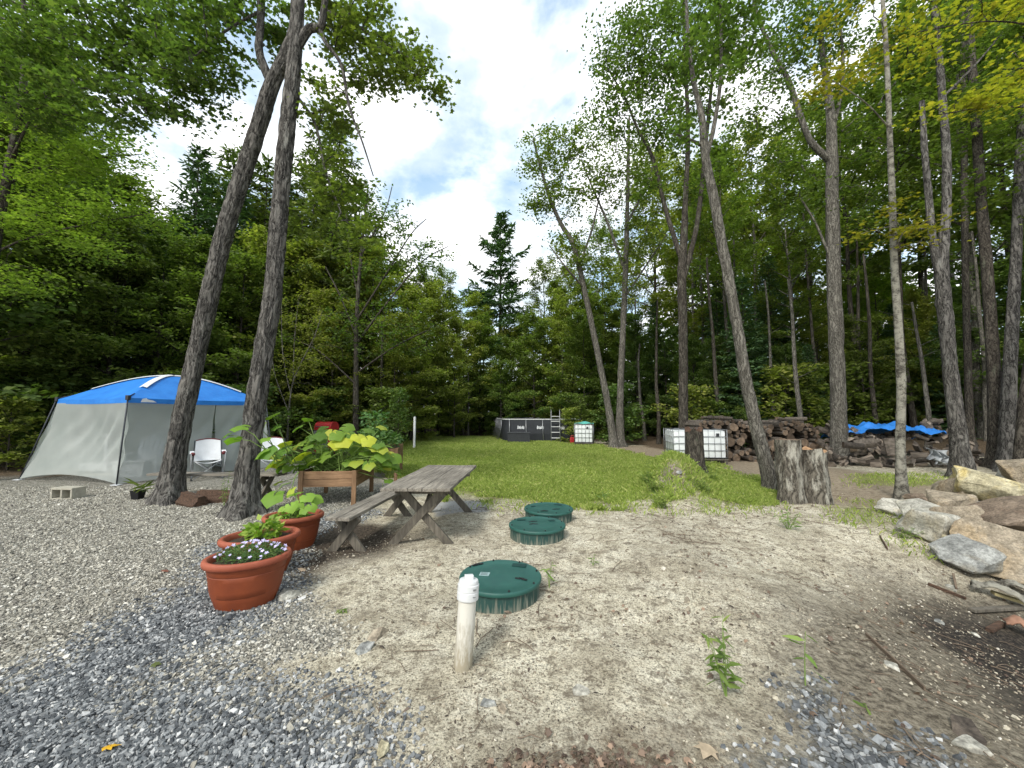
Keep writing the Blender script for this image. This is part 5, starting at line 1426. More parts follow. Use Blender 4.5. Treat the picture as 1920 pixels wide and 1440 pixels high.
def leafy(name, label, c, rx, ry, h, n, ls, shape, mat, g, cat='plant', stems=26, flowers=None, tilt=0.7, dome=True):
    o = Vector(c); r = empty(name, o, label, cat)
    a = g.uniform(0, 6.28, n); q = np.sqrt(g.random(n)); 
    z = h * (0.15 + 0.85 * g.random(n) ** 0.6) * (1 - 0.6 * q ** 2 if dome else 1)
    P = np.stack([np.cos(a) * q * rx, np.sin(a) * q * ry, z], -1)
    hd = np.stack([np.cos(a), np.sin(a), np.full(n, 0.3)], -1) + g.normal(0, 0.5, (n, 3))
    V, F_ = leaf_mesh(P, ls * g.uniform(0.6, 1.3, n), shape, g, tilt, hd)
    np_mesh('leaves', V, [F_], mat, r)
    k = g.choice(n, min(stems, n), replace=False)
    t = np.linspace(0, 1, 4)[None, :, None]
    T = P[k][:, None, :] * np.concatenate([t ** 0.8 * np.array([[[1.0, 1, 0]]]) + t * np.array([[[0, 0, 1.0]]])], 0)
    V, F_ = batch_tubes(T, np.full((len(k), 4), 0.003), 4)
    np_mesh('stems', V, [F_], M['stalk'], r)
    if flowers:
        m_, fs, fn = flowers
        a = g.uniform(0, 6.28, fn); q = np.sqrt(g.random(fn)) * 1.05; zz_ = h * (1.02 - 0.55 * q ** 2)
        for i in range(fn):
            cpos = Vector((math.cos(a[i]) * q[i] * rx, math.sin(a[i]) * q[i] * ry, zz_[i]))
            nrm = Vector((g.normal(0, 0.4), g.normal(-0.5, 0.3), 1)).normalized()
            t_ = nrm.cross(Vector((0.3, 1, 0))).normalized(); b_ = nrm.cross(t_)
            s = fs * g.uniform(0.7, 1.2)
            V = [cpos - nrm * s * 0.2]
            for j in range(10):
                rr = s * (1.0 if j % 2 == 0 else 0.55); an = j * math.pi / 5
                V.append(cpos + (t_ * math.cos(an) + b_ * math.sin(an)) * rr + nrm * s * 0.1)
            mb = MB(); mb.add(V, [[0, 1 + j, 1 + (j + 1) % 10] for j in range(10)])
            mb.build('flower', m_, r)
    return r
M['bean_leaf'] = leafmat('bean_leaf', (0.04, 0.1, 0.026), (0.075, 0.165, 0.036), (0.12, 0.21, 0.05), trans=0.3)
leafy('bean_plant', 'bushy dark green plants growing from the far planter', (-3.4, 9.7, 0.7), 0.58, 0.9, 0.58, 900, 0.1, RHOMB, M['bean_leaf'], g)
leafy('bean_plant', 'tall leafy plant rising at the back of the far planter', (-3.65, 10.2, 0.7), 0.3, 0.35, 0.95, 240, 0.11, RHOMB, M['bean_leaf'], g, dome=False)

# ------------------------------------------------------------------ terracotta pots
def pot(label, c, rz, a, b, h, soil=True):
    r = empty('flower_pot', (c[0], c[1], gzf(c[0], c[1]) - 0.01), label, 'flower pot', rz=rz)
    e = b / a
    mb = MB()
    prof = [(0.0, 0.0), (0.6, 0.0), (0.65, 0.01), (0.695, 0.10), (0.725, 0.17), (0.76, 0.26), (0.76, 0.275), (0.778, 0.285), (0.81, 0.40), (0.845, 0.6), (0.865, 0.695), (0.855, 0.705), (0.87, 0.72), (0.9, 0.86), (0.9, 0.98)]
    mb.lathe([(q * a, z * h) for q, z in prof], 56, 1, e)
    mb.build('pot_body', M['terracotta'], r, auto=40)
    mb = MB()
    rim = [(0.895, 0.86), (0.93, 0.85), (0.98, 0.87), (1.0, 0.92), (0.99, 0.97), (0.95, 1.0), (0.89, 1.0), (0.86, 0.98), (0.83, 0.9), (0.8, 0.7)]
    mb.lathe([(q * a, z * h) for q, z in rim], 56, 1, e); mb.build('rim', M['terracotta_rim'], r, smooth=True)
    mb = MB(); mb.lathe([(0.84 * a, 0.86 * h), (0.6 * a, 0.885 * h), (0.3 * a, 0.9 * h), (0.001, 0.9 * h)], 40, 1, e); mb.build('soil', M['potting'], r, smooth=True)
    return r
P1 = gp(450, 1148); P1 = Vector((P1.x - 0.07, P1.y + 0.17, P1.z))
pot('terracotta pot with purple flowers, nearest of the row', (P1.x, P1.y), 0.35, 0.325, 0.25, 0.40)
P2 = Vector((-2.53, 3.98, 0)); pot('terracotta pot with bright green lettuce in the middle of the row', P2, 0.45, 0.355, 0.27, 0.40)
P3 = Vector((-2.64, 4.76, 0)); pot('terracotta pot with a young squash plant, farthest of the row', P3, 0.3, 0.335, 0.27, 0.40)
M['thyme'] = leafmat('thyme', (0.03, 0.085, 0.022), (0.06, 0.13, 0.03), (0.11, 0.19, 0.05), trans=0.25)
M['violet'] = leafmat('violet', (0.33, 0.25, 0.55), (0.55, 0.5, 0.75), (0.4, 0.18, 0.5), trans=0.2)
M['lettuce'] = leafmat('lettuce', (0.12, 0.24, 0.02), (0.2, 0.36, 0.035), (0.3, 0.42, 0.06), trans=0.4)
def rel(P, dx, dy, dz): return (P.x + dx, P.y + dy, gzf(P.x, P.y) + dz)
leafy('pansy_plant', 'mat of small violet flowers and fine dark leaves in the nearest pot', rel(P1, 0.02, 0.02, 0.35), 0.27, 0.2, 0.13, 3000, 0.022, LANCE, M['thyme'], g, stems=60, flowers=(M['violet'], 0.018, 52), tilt=0.9)
leafy('lettuce_plant', 'bright green leafy lettuce in the middle pot', rel(P2, 0.02, 0.0, 0.35), 0.16, 0.13, 0.18, 190, 0.075, RHOMB, M['lettuce'], g, tilt=0.9)
sp = [(at(px, py, d), Vector(rel(P3, g.uniform(-0.08, 0.08), g.uniform(-0.05, 0.05), 0.35))) for px, py, d in ((560, 945, 4.6), (575, 930, 4.7), (545, 950, 4.5), (585, 950, 4.6), (530, 953, 4.7), (552, 925, 4.9), (570, 955, 4.45), (592, 935, 4.8))]
squash('squash_plant', 'young yellow green squash plant in the farthest pot', sp, M['lettuce'], 0.16, g, root_at=rel(P3, 0, 0, 0.35))
leafy('herb_plant', 'low herb leaves around the young squash in the farthest pot', rel(P3, -0.02, -0.02, 0.35), 0.2, 0.15, 0.09, 120, 0.05, RHOMB, M['squash_leaf'], g, tilt=0.9)

# ------------------------------------------------------------------ septic tank risers
def riser(label, px, d, handles, sticker):
    x = (px - 960) / FPX * d
    r = empty('septic_riser', (x, d, gzf(x, d)), label, 'septic riser')
    mb = MB(); pr = [(0.335, -0.08)]
    for k in range(5): pr += [(0.335, -0.04 + 0.04 * k), (0.343, -0.033 + 0.04 * k), (0.343, -0.012 + 0.04 * k), (0.335, -0.004 + 0.04 * k)]
    n = 90; V, F_ = [], []
    for (q, z) in ((0.34, -0.1), (0.34, 0.155)):
        for k in range(n):
            a = 2 * math.pi * k / n; qq = q + 0.006 * (1 if k % 3 == 0 else 0)
            V.append((math.cos(a) * qq, math.sin(a) * qq, z))
    for k in range(n): F_.append([k, (k + 1) % n, n + (k + 1) % n, n + k])
    mb.add(V, F_); mb.build('riser_wall', M['riser'], r)
    mb = MB(); mb.lathe([(0.345, 0.14), (0.362, 0.14), (0.364, 0.147), (0.364, 0.163), (0.358, 0.171), (0.34, 0.173), (0.335, 0.17), (0.2, 0.176), (0.001, 0.18)], 72)
    lid = mb.build('lid', M['green_plastic'], r, auto=40)
    for k in range(8):
        a = 2 * math.pi * (k + 0.3) / 8
        mb = MB(); mb.lathe([(0.0, 0.186), (0.007, 0.185), (0.009, 0.172)], 8, M=Matrix.Translation((math.cos(a) * 0.335, math.sin(a) * 0.335, 0)))
        mb.build('bolt', M['black'], lid, smooth=True)
    for (hx, hy, ha) in handles:
        T = Matrix.Translation((hx, hy, 0.178)) @ Matrix.Rotation(ha, 4, 'Z')
        mb = MB(); mb.box((-0.03, 0, 0.002), (0.05, 0.02, 0.006), T, b=0.002); mb.box((0.03, 0, 0.002), (0.05, 0.02, 0.006), T, b=0.002); mb.box((0, 0.012, 0.003), (0.05, 0.012, 0.008), T, b=0.002)
        mb.build('handle_slot', M['black'], lid)
    for (sx, sy, sa, m_, w_, h_) in sticker:
        T = Matrix.Translation((sx, sy, 0.1805)) @ Matrix.Rotation(sa, 4, 'Z')
        mb = MB(); mb.box((0, 0, 0), (w_, h_, 0.003), T); s_ = mb.build('label_plate', m_, lid)
        if m_ is M['sticker']:
            mb = MB()
            for q in range(4): mb.box((-0.006 * (q % 2), -h_ * 0.32 + q * h_ * 0.21, 0.0022), (w_ * (0.8 - 0.12 * (q % 2)), h_ * 0.06, 0.001), T)
            mb.build('print', M['charcoal'], s_)
M['sticker'] = simple('sticker', (0.3, 0.42, 0.42), 0.5, 0.1, 30, 0.02)
M['plate'] = simple('plate', (0.01, 0.045, 0.04), 0.6, 0.1)
riser('green septic riser lid behind the white pipe, nearest of three', 939, 3.53, [(0.18, -0.1, -0.4), (-0.22, 0.22, 0.5)], [(-0.14, 0.0, -0.15, M['sticker'], 0.085, 0.07), (0.17, 0.2, -0.2, M['plate'], 0.13, 0.07)])
riser('green septic riser lid in the middle of three', 1006, 5.08, [(-0.05, -0.05, 0.1), (-0.05, 0.06, 0.2)], [(-0.2, 0.16, -0.1, M['plate'], 0.11, 0.07), (0.2, 0.12, 0.3, M['plate'], 0.08, 0.06)])
riser('green septic riser lid at the lawn edge, farthest of three', 1027, 5.86, [(-0.08, -0.22, 0.1), (0.1, -0.12, 0.2)], [(0.16, 0.16, -0.3, M['plate'], 0.12, 0.07), (-0.22, 0.06, 0.3, M['plate'], 0.06, 0.05)])

# ------------------------------------------------------------------ white clean-out pipe
pb = gp(868, 1250)
r = empty('cleanout_pipe', (pb.x, pb.y, pb.z), 'white plastic pipe with a screw cap sticking out of the sand', 'pipe')
r.rotation_euler = (R(-4), R(4.5), 0.3); r.scale = (1, 1, 0.9)
rp = 0.058
mb = MB(); mb.lathe([(rp, -0.12), (rp, 0.52)], 32); mb.build('pipe', M['pipe'], r, smooth=True)
mb = MB(); mb.lathe([(rp + 0.001, 0.445), (rp + 0.011, 0.445), (rp + 0.012, 0.45), (rp + 0.012, 0.497), (rp + 0.009, 0.5), (rp + 0.009, 0.503), (rp + 0.012, 0.506), (rp + 0.012, 0.545), (rp + 0.008, 0.55), (rp - 0.003, 0.55)], 36)
cp_ = mb.build('collar', M['white_plastic'], r, auto=35)
mb = MB()
for q in range(3): mb.box((0.02 + 0.008 * q, -0.068, 0.525), (0.004, 0.004, 0.012), b=0.0)
mb.box((0.028, -0.0685, 0.478), (0.02, 0.004, 0.004))
mb.build('stamp', M['steel'], cp_)
mb = MB(); mb.lathe([(rp + 0.006, 0.55), (rp + 0.007, 0.562), (rp + 0.002, 0.575), (0.03, 0.579), (0.001, 0.58)], 36); cap = mb.build('cap', M['white_plastic'], r, auto=35)
mb = MB(); mb.box((0, 0, 0.59), (0.056, 0.036, 0.034), b=0.004); mb.build('square_lug', M['white_plastic'], cap)
pw = at(777, 818, 17.5)
r = empty('marker_post', (pw.x, 17.5, gzf(pw.x, 17.5)), 'slim white plastic post at the far left edge of the lawn', 'post')
mb = MB(); mb.lathe([(0.055, -0.1), (0.055, 1.42), (0.048, 1.44), (0.0, 1.445)], 16); mb.build('post', M['white_plastic'], r, auto=40)
# ------------------------------------------------------------------ swimming pool and what stands by it
def pool():
    A = Vector((-0.5, 22.0, 0)); ux = Vector((3.58, -0.35, 0)).normalized(); uy = Vector((-ux.y, ux.x, 0)) * 0.975 + ux * -0.22
    W_, D_, Ht, cr = 4.45, 6.6, 1.3, 0.4
    o = Vector((A.x, A.y, gzf(A.x, A.y) - 0.02))
    root = empty('swimming_pool', o, 'above ground pool with dark grey walls and white rim', 'pool')
    def P(x, y, z): return ux * x + uy * y + Vector((0, 0, z))
    out_ = []
    for (cx, cy, a0) in ((cr, cr, 180), (W_ - cr, cr, 270), (W_ - cr, D_ - cr, 0), (cr, D_ - cr, 90)):
        for k in range(6):
            a = R(a0 + 18 * k); out_.append((cx + cr * math.cos(a), cy + cr * math.sin(a)))
    n = len(out_)
    mb = MB(); V = []; F_ = []
    ctr = (W_ / 2, D_ / 2)
    for (s, z) in ((1.0, 0), (1.012, 0.5), (1.0, Ht - 0.03), (0.985, Ht - 0.03), (0.985, 0.3)):
        for (x, y) in out_: V.append(P(ctr[0] + (x - ctr[0]) * s, ctr[1] + (y - ctr[1]) * s, z))
    for i in range(4):
        for k in range(n): F_.append([i * n + k, i * n + (k + 1) % n, i * n + n + (k + 1) % n, i * n + n + k])
    mb.add(V, F_); mb.build('wall', M['pool_liner'], root, smooth=False)
    mb = MB(); mb.add([P(ctr[0] + (x - ctr[0]) * 0.984, ctr[1] + (y - ctr[1]) * 0.984, Ht - 0.16) for x, y in out_], [list(range(n))]); mb.build('water', M['water'], root)
    mb = MB()
    pts = [P(x, y, Ht) for x, y in out_]; mb.tube(pts + [pts[0]], 0.028, 8, cap=False); mb.build('top_rail', M['white_plastic'], root, smooth=True)
    def leg(x, y, nx, ny):
        mb = MB()
        mb.tube([P(x + nx * 0.05, y + ny * 0.05, Ht - 0.02), P(x + nx * 0.1, y + ny * 0.1, 0.75), P(x + nx * 0.3, y + ny * 0.3, 0.02)], 0.024, 8)
        mb.tube([P(x + nx * 0.03, y + ny * 0.03, 0.03), P(x + nx * 0.3, y + ny * 0.3, 0.03)], 0.018, 6)
        mb.build('leg', M['steel'], root, smooth=True)
    for k in range(5): leg(0.35 + k * (W_ - 0.7) / 4, 0, 0, -1)
    for k in range(9): leg(0, 0.35 + k * (D_ - 0.7) / 8, -1, 0); leg(W_, 0.35 + k * (D_ - 0.7) / 8, 1, 0)
    for (x, z, w_) in ((1.0, 0.86, 0.4), (2.1, 0.86, 0.4), (3.3, 0.84, 0.3)):
        mb = MB()
        for q in range(5):
            xa = x - w_ / 2 + w_ * q / 5
            mb.add([P(xa + a, -0.055, z + b) for a, b in ((0, -0.1 + 0.03 * (q % 2)), (w_ / 6, -0.1), (w_ / 6, 0.07 - 0.04 * (q % 3)), (0.02, 0.1 - 0.03 * q % 0.05))], [[0, 1, 2, 3]])
        mb.build('printed_mark', M['white_cloth'], root)
    # ladder
    lp = A + ux * 2.95 + uy * -0.02
    r = empty('pool_ladder', (lp.x, lp.y, gzf(lp.x, lp.y)), 'white stepped ladder hooked over the pool wall', 'ladder', rz=math.atan2(ux.y, ux.x))
    for s in (-1, 1):
        mb = MB(); mb.tube([(s * 0.25, -0.6, 0), (s * 0.24, -0.2, 1.2), (s * 0.24, -0.12, 1.72), (s * 0.24, 0.0, 1.8), (s * 0.24, 0.14, 1.72), (s * 0.24, 0.3, 1.1)], 0.02, 8); mb.build('side_rail', M['steel'], r, smooth=True)
    for k in range(4):
        z = 0.25 + 0.3 * k; mb = MB(); mb.box((0, -0.6 + 0.4 * z / 1.2 + 0.02, z), (0.46, 0.1, 0.035), b=0.008); mb.build('step', M['white_plastic'], r)
    mb = MB(); mb.box((0, 0.0, 1.42), (0.48, 0.3, 0.03), b=0.006); mb.build('platform', M['white_plastic'], r)
pool()
p = at(973, 828, 21.0)
r = empty('deck_box', (p.x, 21.0, gzf(p.x, 21.0)), 'dark grey storage box standing in front of the pool', 'storage box', rz=-0.05)
mb = MB(); mb.box((0, 0, 0.26), (1.2, 0.55, 0.52), b=0.03)
for k in range(5): mb.box((0, -0.277, 0.07 + k * 0.095), (1.08, 0.012, 0.012))
mb.build('body', M['charcoal'], r)
mb = MB(); mb.box((0, 0, 0.55), (1.26, 0.61, 0.07), b=0.025); mb.build('lid', M['charcoal'], r)
p = at(1074, 828, 20.5)
r = empty('fuel_can', (p.x, 20.5, gzf(p.x, 20.5)), 'small red fuel can between the pool and the water tote', 'fuel can')
mb = MB(); mb.box((0, 0, 0.17), (0.3, 0.2, 0.34), b=0.05); mb.build('can', M['red'], r)
mb = MB(); mb.tube([(-0.1, 0, 0.33), (-0.08, 0, 0.42), (0.06, 0, 0.42), (0.1, 0, 0.33)], 0.02, 8); mb.build('handle', M['red'], r, smooth=True)
mb = MB(); mb.tube([(0.12, 0, 0.33), (0.17, 0, 0.46)], 0.022, 8); mb.build('spout', M['black'], r)

def ibc(label, x, y, rz, lid):
    r = empty('water_tote', (x, y, gzf(x, y)), label, 'water tote', rz=rz)
    mb = MB(); mb.box((0, 0, 0.63), (0.92, 1.08, 0.92), b=0.07); bt = mb.build('tank', M['tank'], r, auto=40)
    mb = MB(); mb.lathe([(0.11, 1.08), (0.11, 1.13), (0.09, 1.14), (0.0, 1.14)], 20); mb.build('cap', lid, bt, smooth=True)
    mb = MB(); hx, hy = 0.49, 0.57
    for z in (0.2, 0.43, 0.66, 0.89, 1.12):
        mb.tube([(-hx, -hy, z), (hx, -hy, z), (hx, hy, z), (-hx, hy, z), (-hx, -hy, z)], 0.011, 6, cap=False)
    for k in range(6):
        u = -1 + 2 * k / 5
        for s in (-1, 1):
            mb.tube([(u * hx, s * (hy + 0.012), 0.14), (u * hx, s * (hy + 0.012), 1.13)], 0.009, 6)
            mb.tube([(s * (hx + 0.012), u * hy, 0.14), (s * (hx + 0.012), u * hy, 1.13)], 0.009, 6)
    for u in (-0.25, 0.25): mb.tube([(u, -hy, 1.13), (u, hy, 1.13)], 0.011, 6)
    mb.build('cage', M['steel'], r, smooth=True)
    mb = MB()
    mb.box((0, 0, 0.135), (1.0, 1.18, 0.03), b=0.004)
    for a in (-0.44, 0, 0.44):
        for b in (-0.5, 0, 0.5): mb.box((a, b, 0.06), (0.11, 0.12, 0.118), b=0.008)
    mb.build('pallet', M['old_wood_leg'], r)
    r.scale = (0.92, 0.92, 0.95)
    mb = MB(); mb.box((0.2, -hy - 0.02, 0.95), (0.1, 0.006, 0.1)); mb.build('plate', M['charcoal'], r)
    return r
M['tank'] = simple('tank', (0.7, 0.73, 0.73), 0.45, 0.06, 3, 0.05)
M['teal'] = simple('teal', (0.1, 0.42, 0.36), 0.6, 0.1)
p = gp0(1294, 869); ibc('white caged water tote on a pallet left of the broken snag', p[0], p[1] + 0.5, -0.12, M['black'])
p = gp0(1343, 871); ibc('white caged water tote on a pallet between the snag and the stacked logs', p[0], p[1] + 0.55, -0.2, M['black'])
p = gp0(1104, 838)
r3 = ibc('white caged water tote with a teal cover beside the pool', p[0], p[1] + 1.1, -0.25, M['black'])
def cov(u, v):
    return ((u - 0.5) * 1.0, (v - 0.5) * 1.1, 1.15 + 0.1 * math.sin(math.pi * u) * math.sin(math.pi * v) + 0.02 * math.sin(9 * u + 5 * v))
mb = MB(); mb.grid(cov, 14, 14); mb.build('cover', M['teal'], r3, smooth=True)

# ------------------------------------------------------------------ grill
p = gp(602, 858)
r = empty('gas_grill', (p.x - 0.12, p.y + 0.6, gzf(p.x, p.y + 0.6)), 'gas grill with a red lid behind the squash planter', 'grill', rz=-0.2)
def hood(u, v):
    a = math.pi * v; return ((u - 0.5) * 0.7, -0.25 * math.cos(a), 0.98 + 0.3 * math.sin(a) ** 0.7)
mb = MB(); mb.grid(hood, 6, 14)
for s in (0, 1): mb.add([hood(s, k / 14) for k in range(15)], [list(range(15))])
h_ = mb.build('lid', M['red'], r, auto=40)
mb = MB(); mb.tube([(-0.25, -0.24, 1.08), (-0.25, -0.3, 1.1), (0.25, -0.3, 1.1), (0.25, -0.24, 1.08)], 0.014, 8); mb.build('handle', M['steel'], h_, smooth=True)
mb = MB(); mb.box((0, 0, 0.87), (0.72, 0.5, 0.2), b=0.02); mb.build('firebox', M['black'], r)
mb = MB(); mb.box((0, -0.265, 0.87), (0.7, 0.03, 0.15), b=0.01); cpn = mb.build('control_panel', M['steel'], r)
for k in range(3):
    mb = MB(); mb.lathe([(0.03, 0), (0.028, 0.03), (0, 0.032)], 14, M=Matrix.Translation(((k - 1) * 0.2, -0.28, 0.87)) @ Matrix.Rotation(R(90), 4, 'X')); mb.build('knob', M['black'], cpn, smooth=True)
for s in (-1, 1):
    mb = MB(); mb.box((s * 0.5, 0, 0.95), (0.26, 0.45, 0.03), b=0.008); mb.build('side_shelf', M['charcoal'], r)
mb = MB(); mb.box((0, -0.2, 0.46), (0.68, 0.03, 0.58), b=0.01); mb.box((0, 0.2, 0.46), (0.68, 0.03, 0.58), b=0.01); mb.box((-0.34, 0, 0.46), (0.03, 0.37, 0.58)); mb.box((0.34, 0, 0.46), (0.03, 0.37, 0.58)); mb.box((0, 0, 0.14), (0.7, 0.43, 0.05)); mb.build('cabinet', M['red'], r)
mb = MB(); mb.box((-0.02, -0.222, 0.5), (0.5, 0.012, 0.4), b=0.004); mb.build('cabinet_door', M['steel'], r)
for sx in (-1, 1):
    for sy in (-1, 1):
        mb = MB(); mb.tube([(sx * 0.3 - 0.02, sy * 0.17, 0.06), (sx * 0.3 + 0.02, sy * 0.17, 0.06)], 0.06, 14); mb.build('wheel', M['black'], r, smooth=True)

# ------------------------------------------------------------------ cinder block, broken log, small pot by the trunk
p = gp(130, 934)
r = empty('cinder_block', (p.x, p.y + 0.1, gzf(p.x, p.y + 0.1)), 'pale cinder block lying on the gravel in front of the tent', 'cinder block', rz=0.5)
mb = MB()
for y in (-0.085, 0.085): mb.box((0, y, 0.1), (0.4, 0.03, 0.2), b=0.004)
for x in (-0.185, 0.0, 0.185): mb.box((x, 0, 0.1), (0.03, 0.142, 0.196), b=0.003)
mb.build('block', M['concrete'], r)
r.scale = (1.15, 1.15, 1.15); r.rotation_euler = (R(90), 0, -0.1); r.location.z += 0.1
M['end_grain'] = simple('end_grain', (0.155, 0.112, 0.078), 0.9, 0.16, 14, 0.4, col2=(0.055, 0.04, 0.029))
def vary(m, lo=0.45, hi=1.35):
    nt = m.node_tree; b = nt.nodes['Principled BSDF']; l = b.inputs['Base Color'].links[0].from_socket
    oi = nt.nodes.new('ShaderNodeObjectInfo')
    nt.links.new(mix(nt, 1.0, l, ramp(nt, oi.outputs['Random'], [(0, lo), (1, hi)]), 'MULTIPLY'), b.inputs['Base Color'])
vary(M['end_grain'])
M['log_bark'] = simple('log_bark', (0.12, 0.102, 0.085), 0.95, 0.2, 10, 0.9, col2=(0.04, 0.033, 0.027), bdist=0.02)
M['rotten'] = simple('rotten', (0.15, 0.09, 0.06), 0.95, 0.2, 9, 1.0, col2=(0.035, 0.024, 0.018), stretch=(1, 6, 6), bdist=0.02)
def log_mesh(name, g, r_, ln, split=0, n=14, mats=None, rough=0.08):
    """a round (or split) length of wood lying along local Y, resting radius r_"""
    V, F_, mi = [], [], []
    a0 = g.uniform(0, 6.28)
    an = np.linspace(0, 2 * math.pi, n, endpoint=False)
    prof = r_ * (1 + g.normal(0, rough * 0.5, n) + rough * np.sin(2 * an + a0))
    pts = [(math.cos(a) * q, math.sin(a) * q) for a, q in zip(an, prof)]
    if split:
        lim = r_ * g.uniform(-0.2, 0.25); lim2 = r_ * g.uniform(0.1, 0.7) if split > 1 else 9
        pts = [(min(x, lim2), max(y, lim)) for x, y in pts]
    ks = 5
    for k in range(ks):
        y = -ln / 2 + ln * k / (ks - 1)
        for (x, z) in pts:
            j = 1 + g.normal(0, 0.02); V.append((x * j, y + (g.normal(0, 0.008) if k in (0, ks - 1) else 0), z * j))
    for k in range(ks - 1):
        for i in range(n):
            i2 = (i + 1) % n
            F_.append([k * n + i, k * n + i2, (k + 1) * n + i2, (k + 1) * n + i])
            flat = split and abs(pts[i][1] - pts[i2][1]) < 1e-6
            mi.append(1 if flat or (split > 1 and abs(pts[i][0] - pts[i2][0]) < 1e-6) else 0)
    F_.append(list(range(n))); mi.append(1); F_.append([(ks - 1) * n + i for i in range(n)][::-1]); mi.append(1)
    mb = MB(); mb.add(V, F_); mb.m = mi
    return mb.build(name, mats or [M['log_bark'], M['end_grain']], None)
g = np.random.default_rng(77)
p = gp(350, 950); o = log_mesh('broken_log', g, 0.12, 0.5, 0, 18, [M['rotten'], M['rotten']], 0.2); o.location = (p.x, p.y + 0.1, p.z + 0.06); o.rotation_euler = (0.1, 0.2, 1.2); tag(o, 'rotten brown split log right of the left leaning trunk', 'log')
p = gp(392, 945); o = log_mesh('broken_log', g, 0.12, 0.6, 0, 18, [M['rotten'], M['rotten']], 0.2); o.location = (p.x, p.y + 0.15, p.z + 0.08); o.rotation_euler = (0.05, 0.4, 1.75); tag(o, 'short rotten log against the foot of the right leaning trunk', 'log')
p = gp(258, 936)
r = empty('plant_pot', p, 'small black square pot tipped beside the left leaning trunk', 'plant pot')
mb = MB(); V = [(-.06, -.06, 0), (.06, -.06, 0), (.06, .06, 0), (-.06, .06, 0), (-.08, -.08, .16), (.08, -.08, .16), (.08, .08, .16), (-.08, .08, .16), (-.07, -.07, .14), (.07, -.07, .14), (.07, .07, .14), (-.07, .07, .14)]
mb.add(V, [[3, 2, 1, 0], [0, 1, 5, 4], [1, 2, 6, 5], [2, 3, 7, 6], [3, 0, 4, 7], [4, 5, 9, 8], [5, 6, 10, 9], [6, 7, 11, 10], [7, 4, 8, 11], [8, 9, 10, 11]]); mb.build('pot', M['black'], r)
leafy('potted_iris', 'tall strap leaved plant in the small black pot by the left trunk', (p.x + 0.06, p.y, p.z + 0.12), 0.07, 0.05, 0.2, 20, 0.24, LANCE * np.array([0.6, 1, 1]), M['leaf_mid'], g, stems=8, tilt=0.9)

# ------------------------------------------------------------------ cut stumps and the broken snag
def stump(name, label, px, py, d, wpx, ytop, seed, bark, top, cut=0.0, flare=0.3, jag=0.0, tilt=0.0):
    q0 = at(px, py, d); z = gzf(q0.x, d)
    r = empty(name, (q0.x, d, z), label, 'stump')
    h = at(px, ytop, d).z - z; rad = wpx / 2 / FPX * d
    k = max(5, int(h / 0.07)); n = 40
    g = np.random.default_rng(seed)
    t = np.linspace(0, 1, k); A = np.linspace(0, 2 * np.pi, n, endpoint=False)
    AA, TT = np.meshgrid(A, t)
    Hh = h + jag * (fbm(np.stack([np.cos(A) * 3.5, np.sin(A) * 3.5, 0 * A + seed], -1), 3) - 0.5) * 2 + tilt * np.cos(A) + cut * (np.cos(A) > 0.1)
    Z = TT * (Hh[None, :] + 0.1) - 0.1
    q = np.stack([np.cos(AA) * 1.6, np.sin(AA) * 1.6, Z * 1.4 + seed * 3], -1)
    q2 = np.stack([np.cos(AA) * 5, np.sin(AA) * 5, Z * 2.2 + seed], -1)
    rr = rad * (0.95 + 0.34 * (fbm(q, 3) - 0.5) + 0.2 * (np.abs(fbm(q2, 3) - 0.5) * 2 - 0.3) + flare * np.exp(-np.maximum(Z, 0) / 0.2) * (1 + 0.4 * np.sin(3 * AA + seed)))
    V = np.stack([np.cos(AA) * rr, np.sin(AA) * rr, Z], -1).reshape(-1, 3)
    i = np.arange(k - 1)[:, None] * n; j = np.arange(n)[None]; j2 = (j + 1) % n
    F_ = np.stack([i + j, i + j2, i + n + j2, i + n + j], -1).reshape(-1, 4)
    np_mesh('trunk', V, [F_], bark, r, smooth=True)
    # cut face
    top_ring = V[-n:]
    mid = top_ring * np.array([0.6, 0.6, 1]) ; mid[:, 2] = top_ring[:, 2] * 0.7 + (top_ring[:, 2].mean() - 0.01) * 0.3 + g.normal(0, 0.006 + jag * 0.25, n)
    cen = np.array([[0, 0, top_ring[:, 2].mean() - jag * 0.3]])
    V2 = np.concatenate([top_ring, mid, cen])
    Fq = np.array([[a, (a + 1) % n, n + (a + 1) % n, n + a] for a in range(n)]); Ft = np.array([[n + a, n + (a + 1) % n, 2 * n] for a in range(n)])
    np_mesh('cut_face', V2, [Fq, Ft], top, r, smooth=True)
    return r
M['fresh_cut'] = simple('fresh_cut', (0.42, 0.26, 0.14), 0.85, 0.14, 22, 0.5, col2=(0.2, 0.12, 0.07))
M['bark_stump'] = barkmat('bark_stump', (0.025, 0.022, 0.018), (0.15, 0.135, 0.11), (0.4, 0.385, 0.33), sc=(14, 14, 3.5), bump=1.0, patch_amt=0.54)
stump('tree_stump', 'left half of the cut double stump, taller and darker topped', 1483, 938, 7.25, 42, 824, 3, M['bark_stump'], M['end_grain'], flare=0.22)
stump('tree_stump', 'right half of the cut double stump with a fresh orange cut', 1531, 938, 7.2, 42, 838, 5, M['bark_stump'], M['fresh_cut'], cut=-0.1, flare=0.2, tilt=0.05)
stump('broken_snag', 'dark broken snag of a trunk in front of the caged water totes', 1304, 886, 10.3, 33, 807, 8, M['bark_dark'], M['rotten'], flare=0.4, jag=0.16)

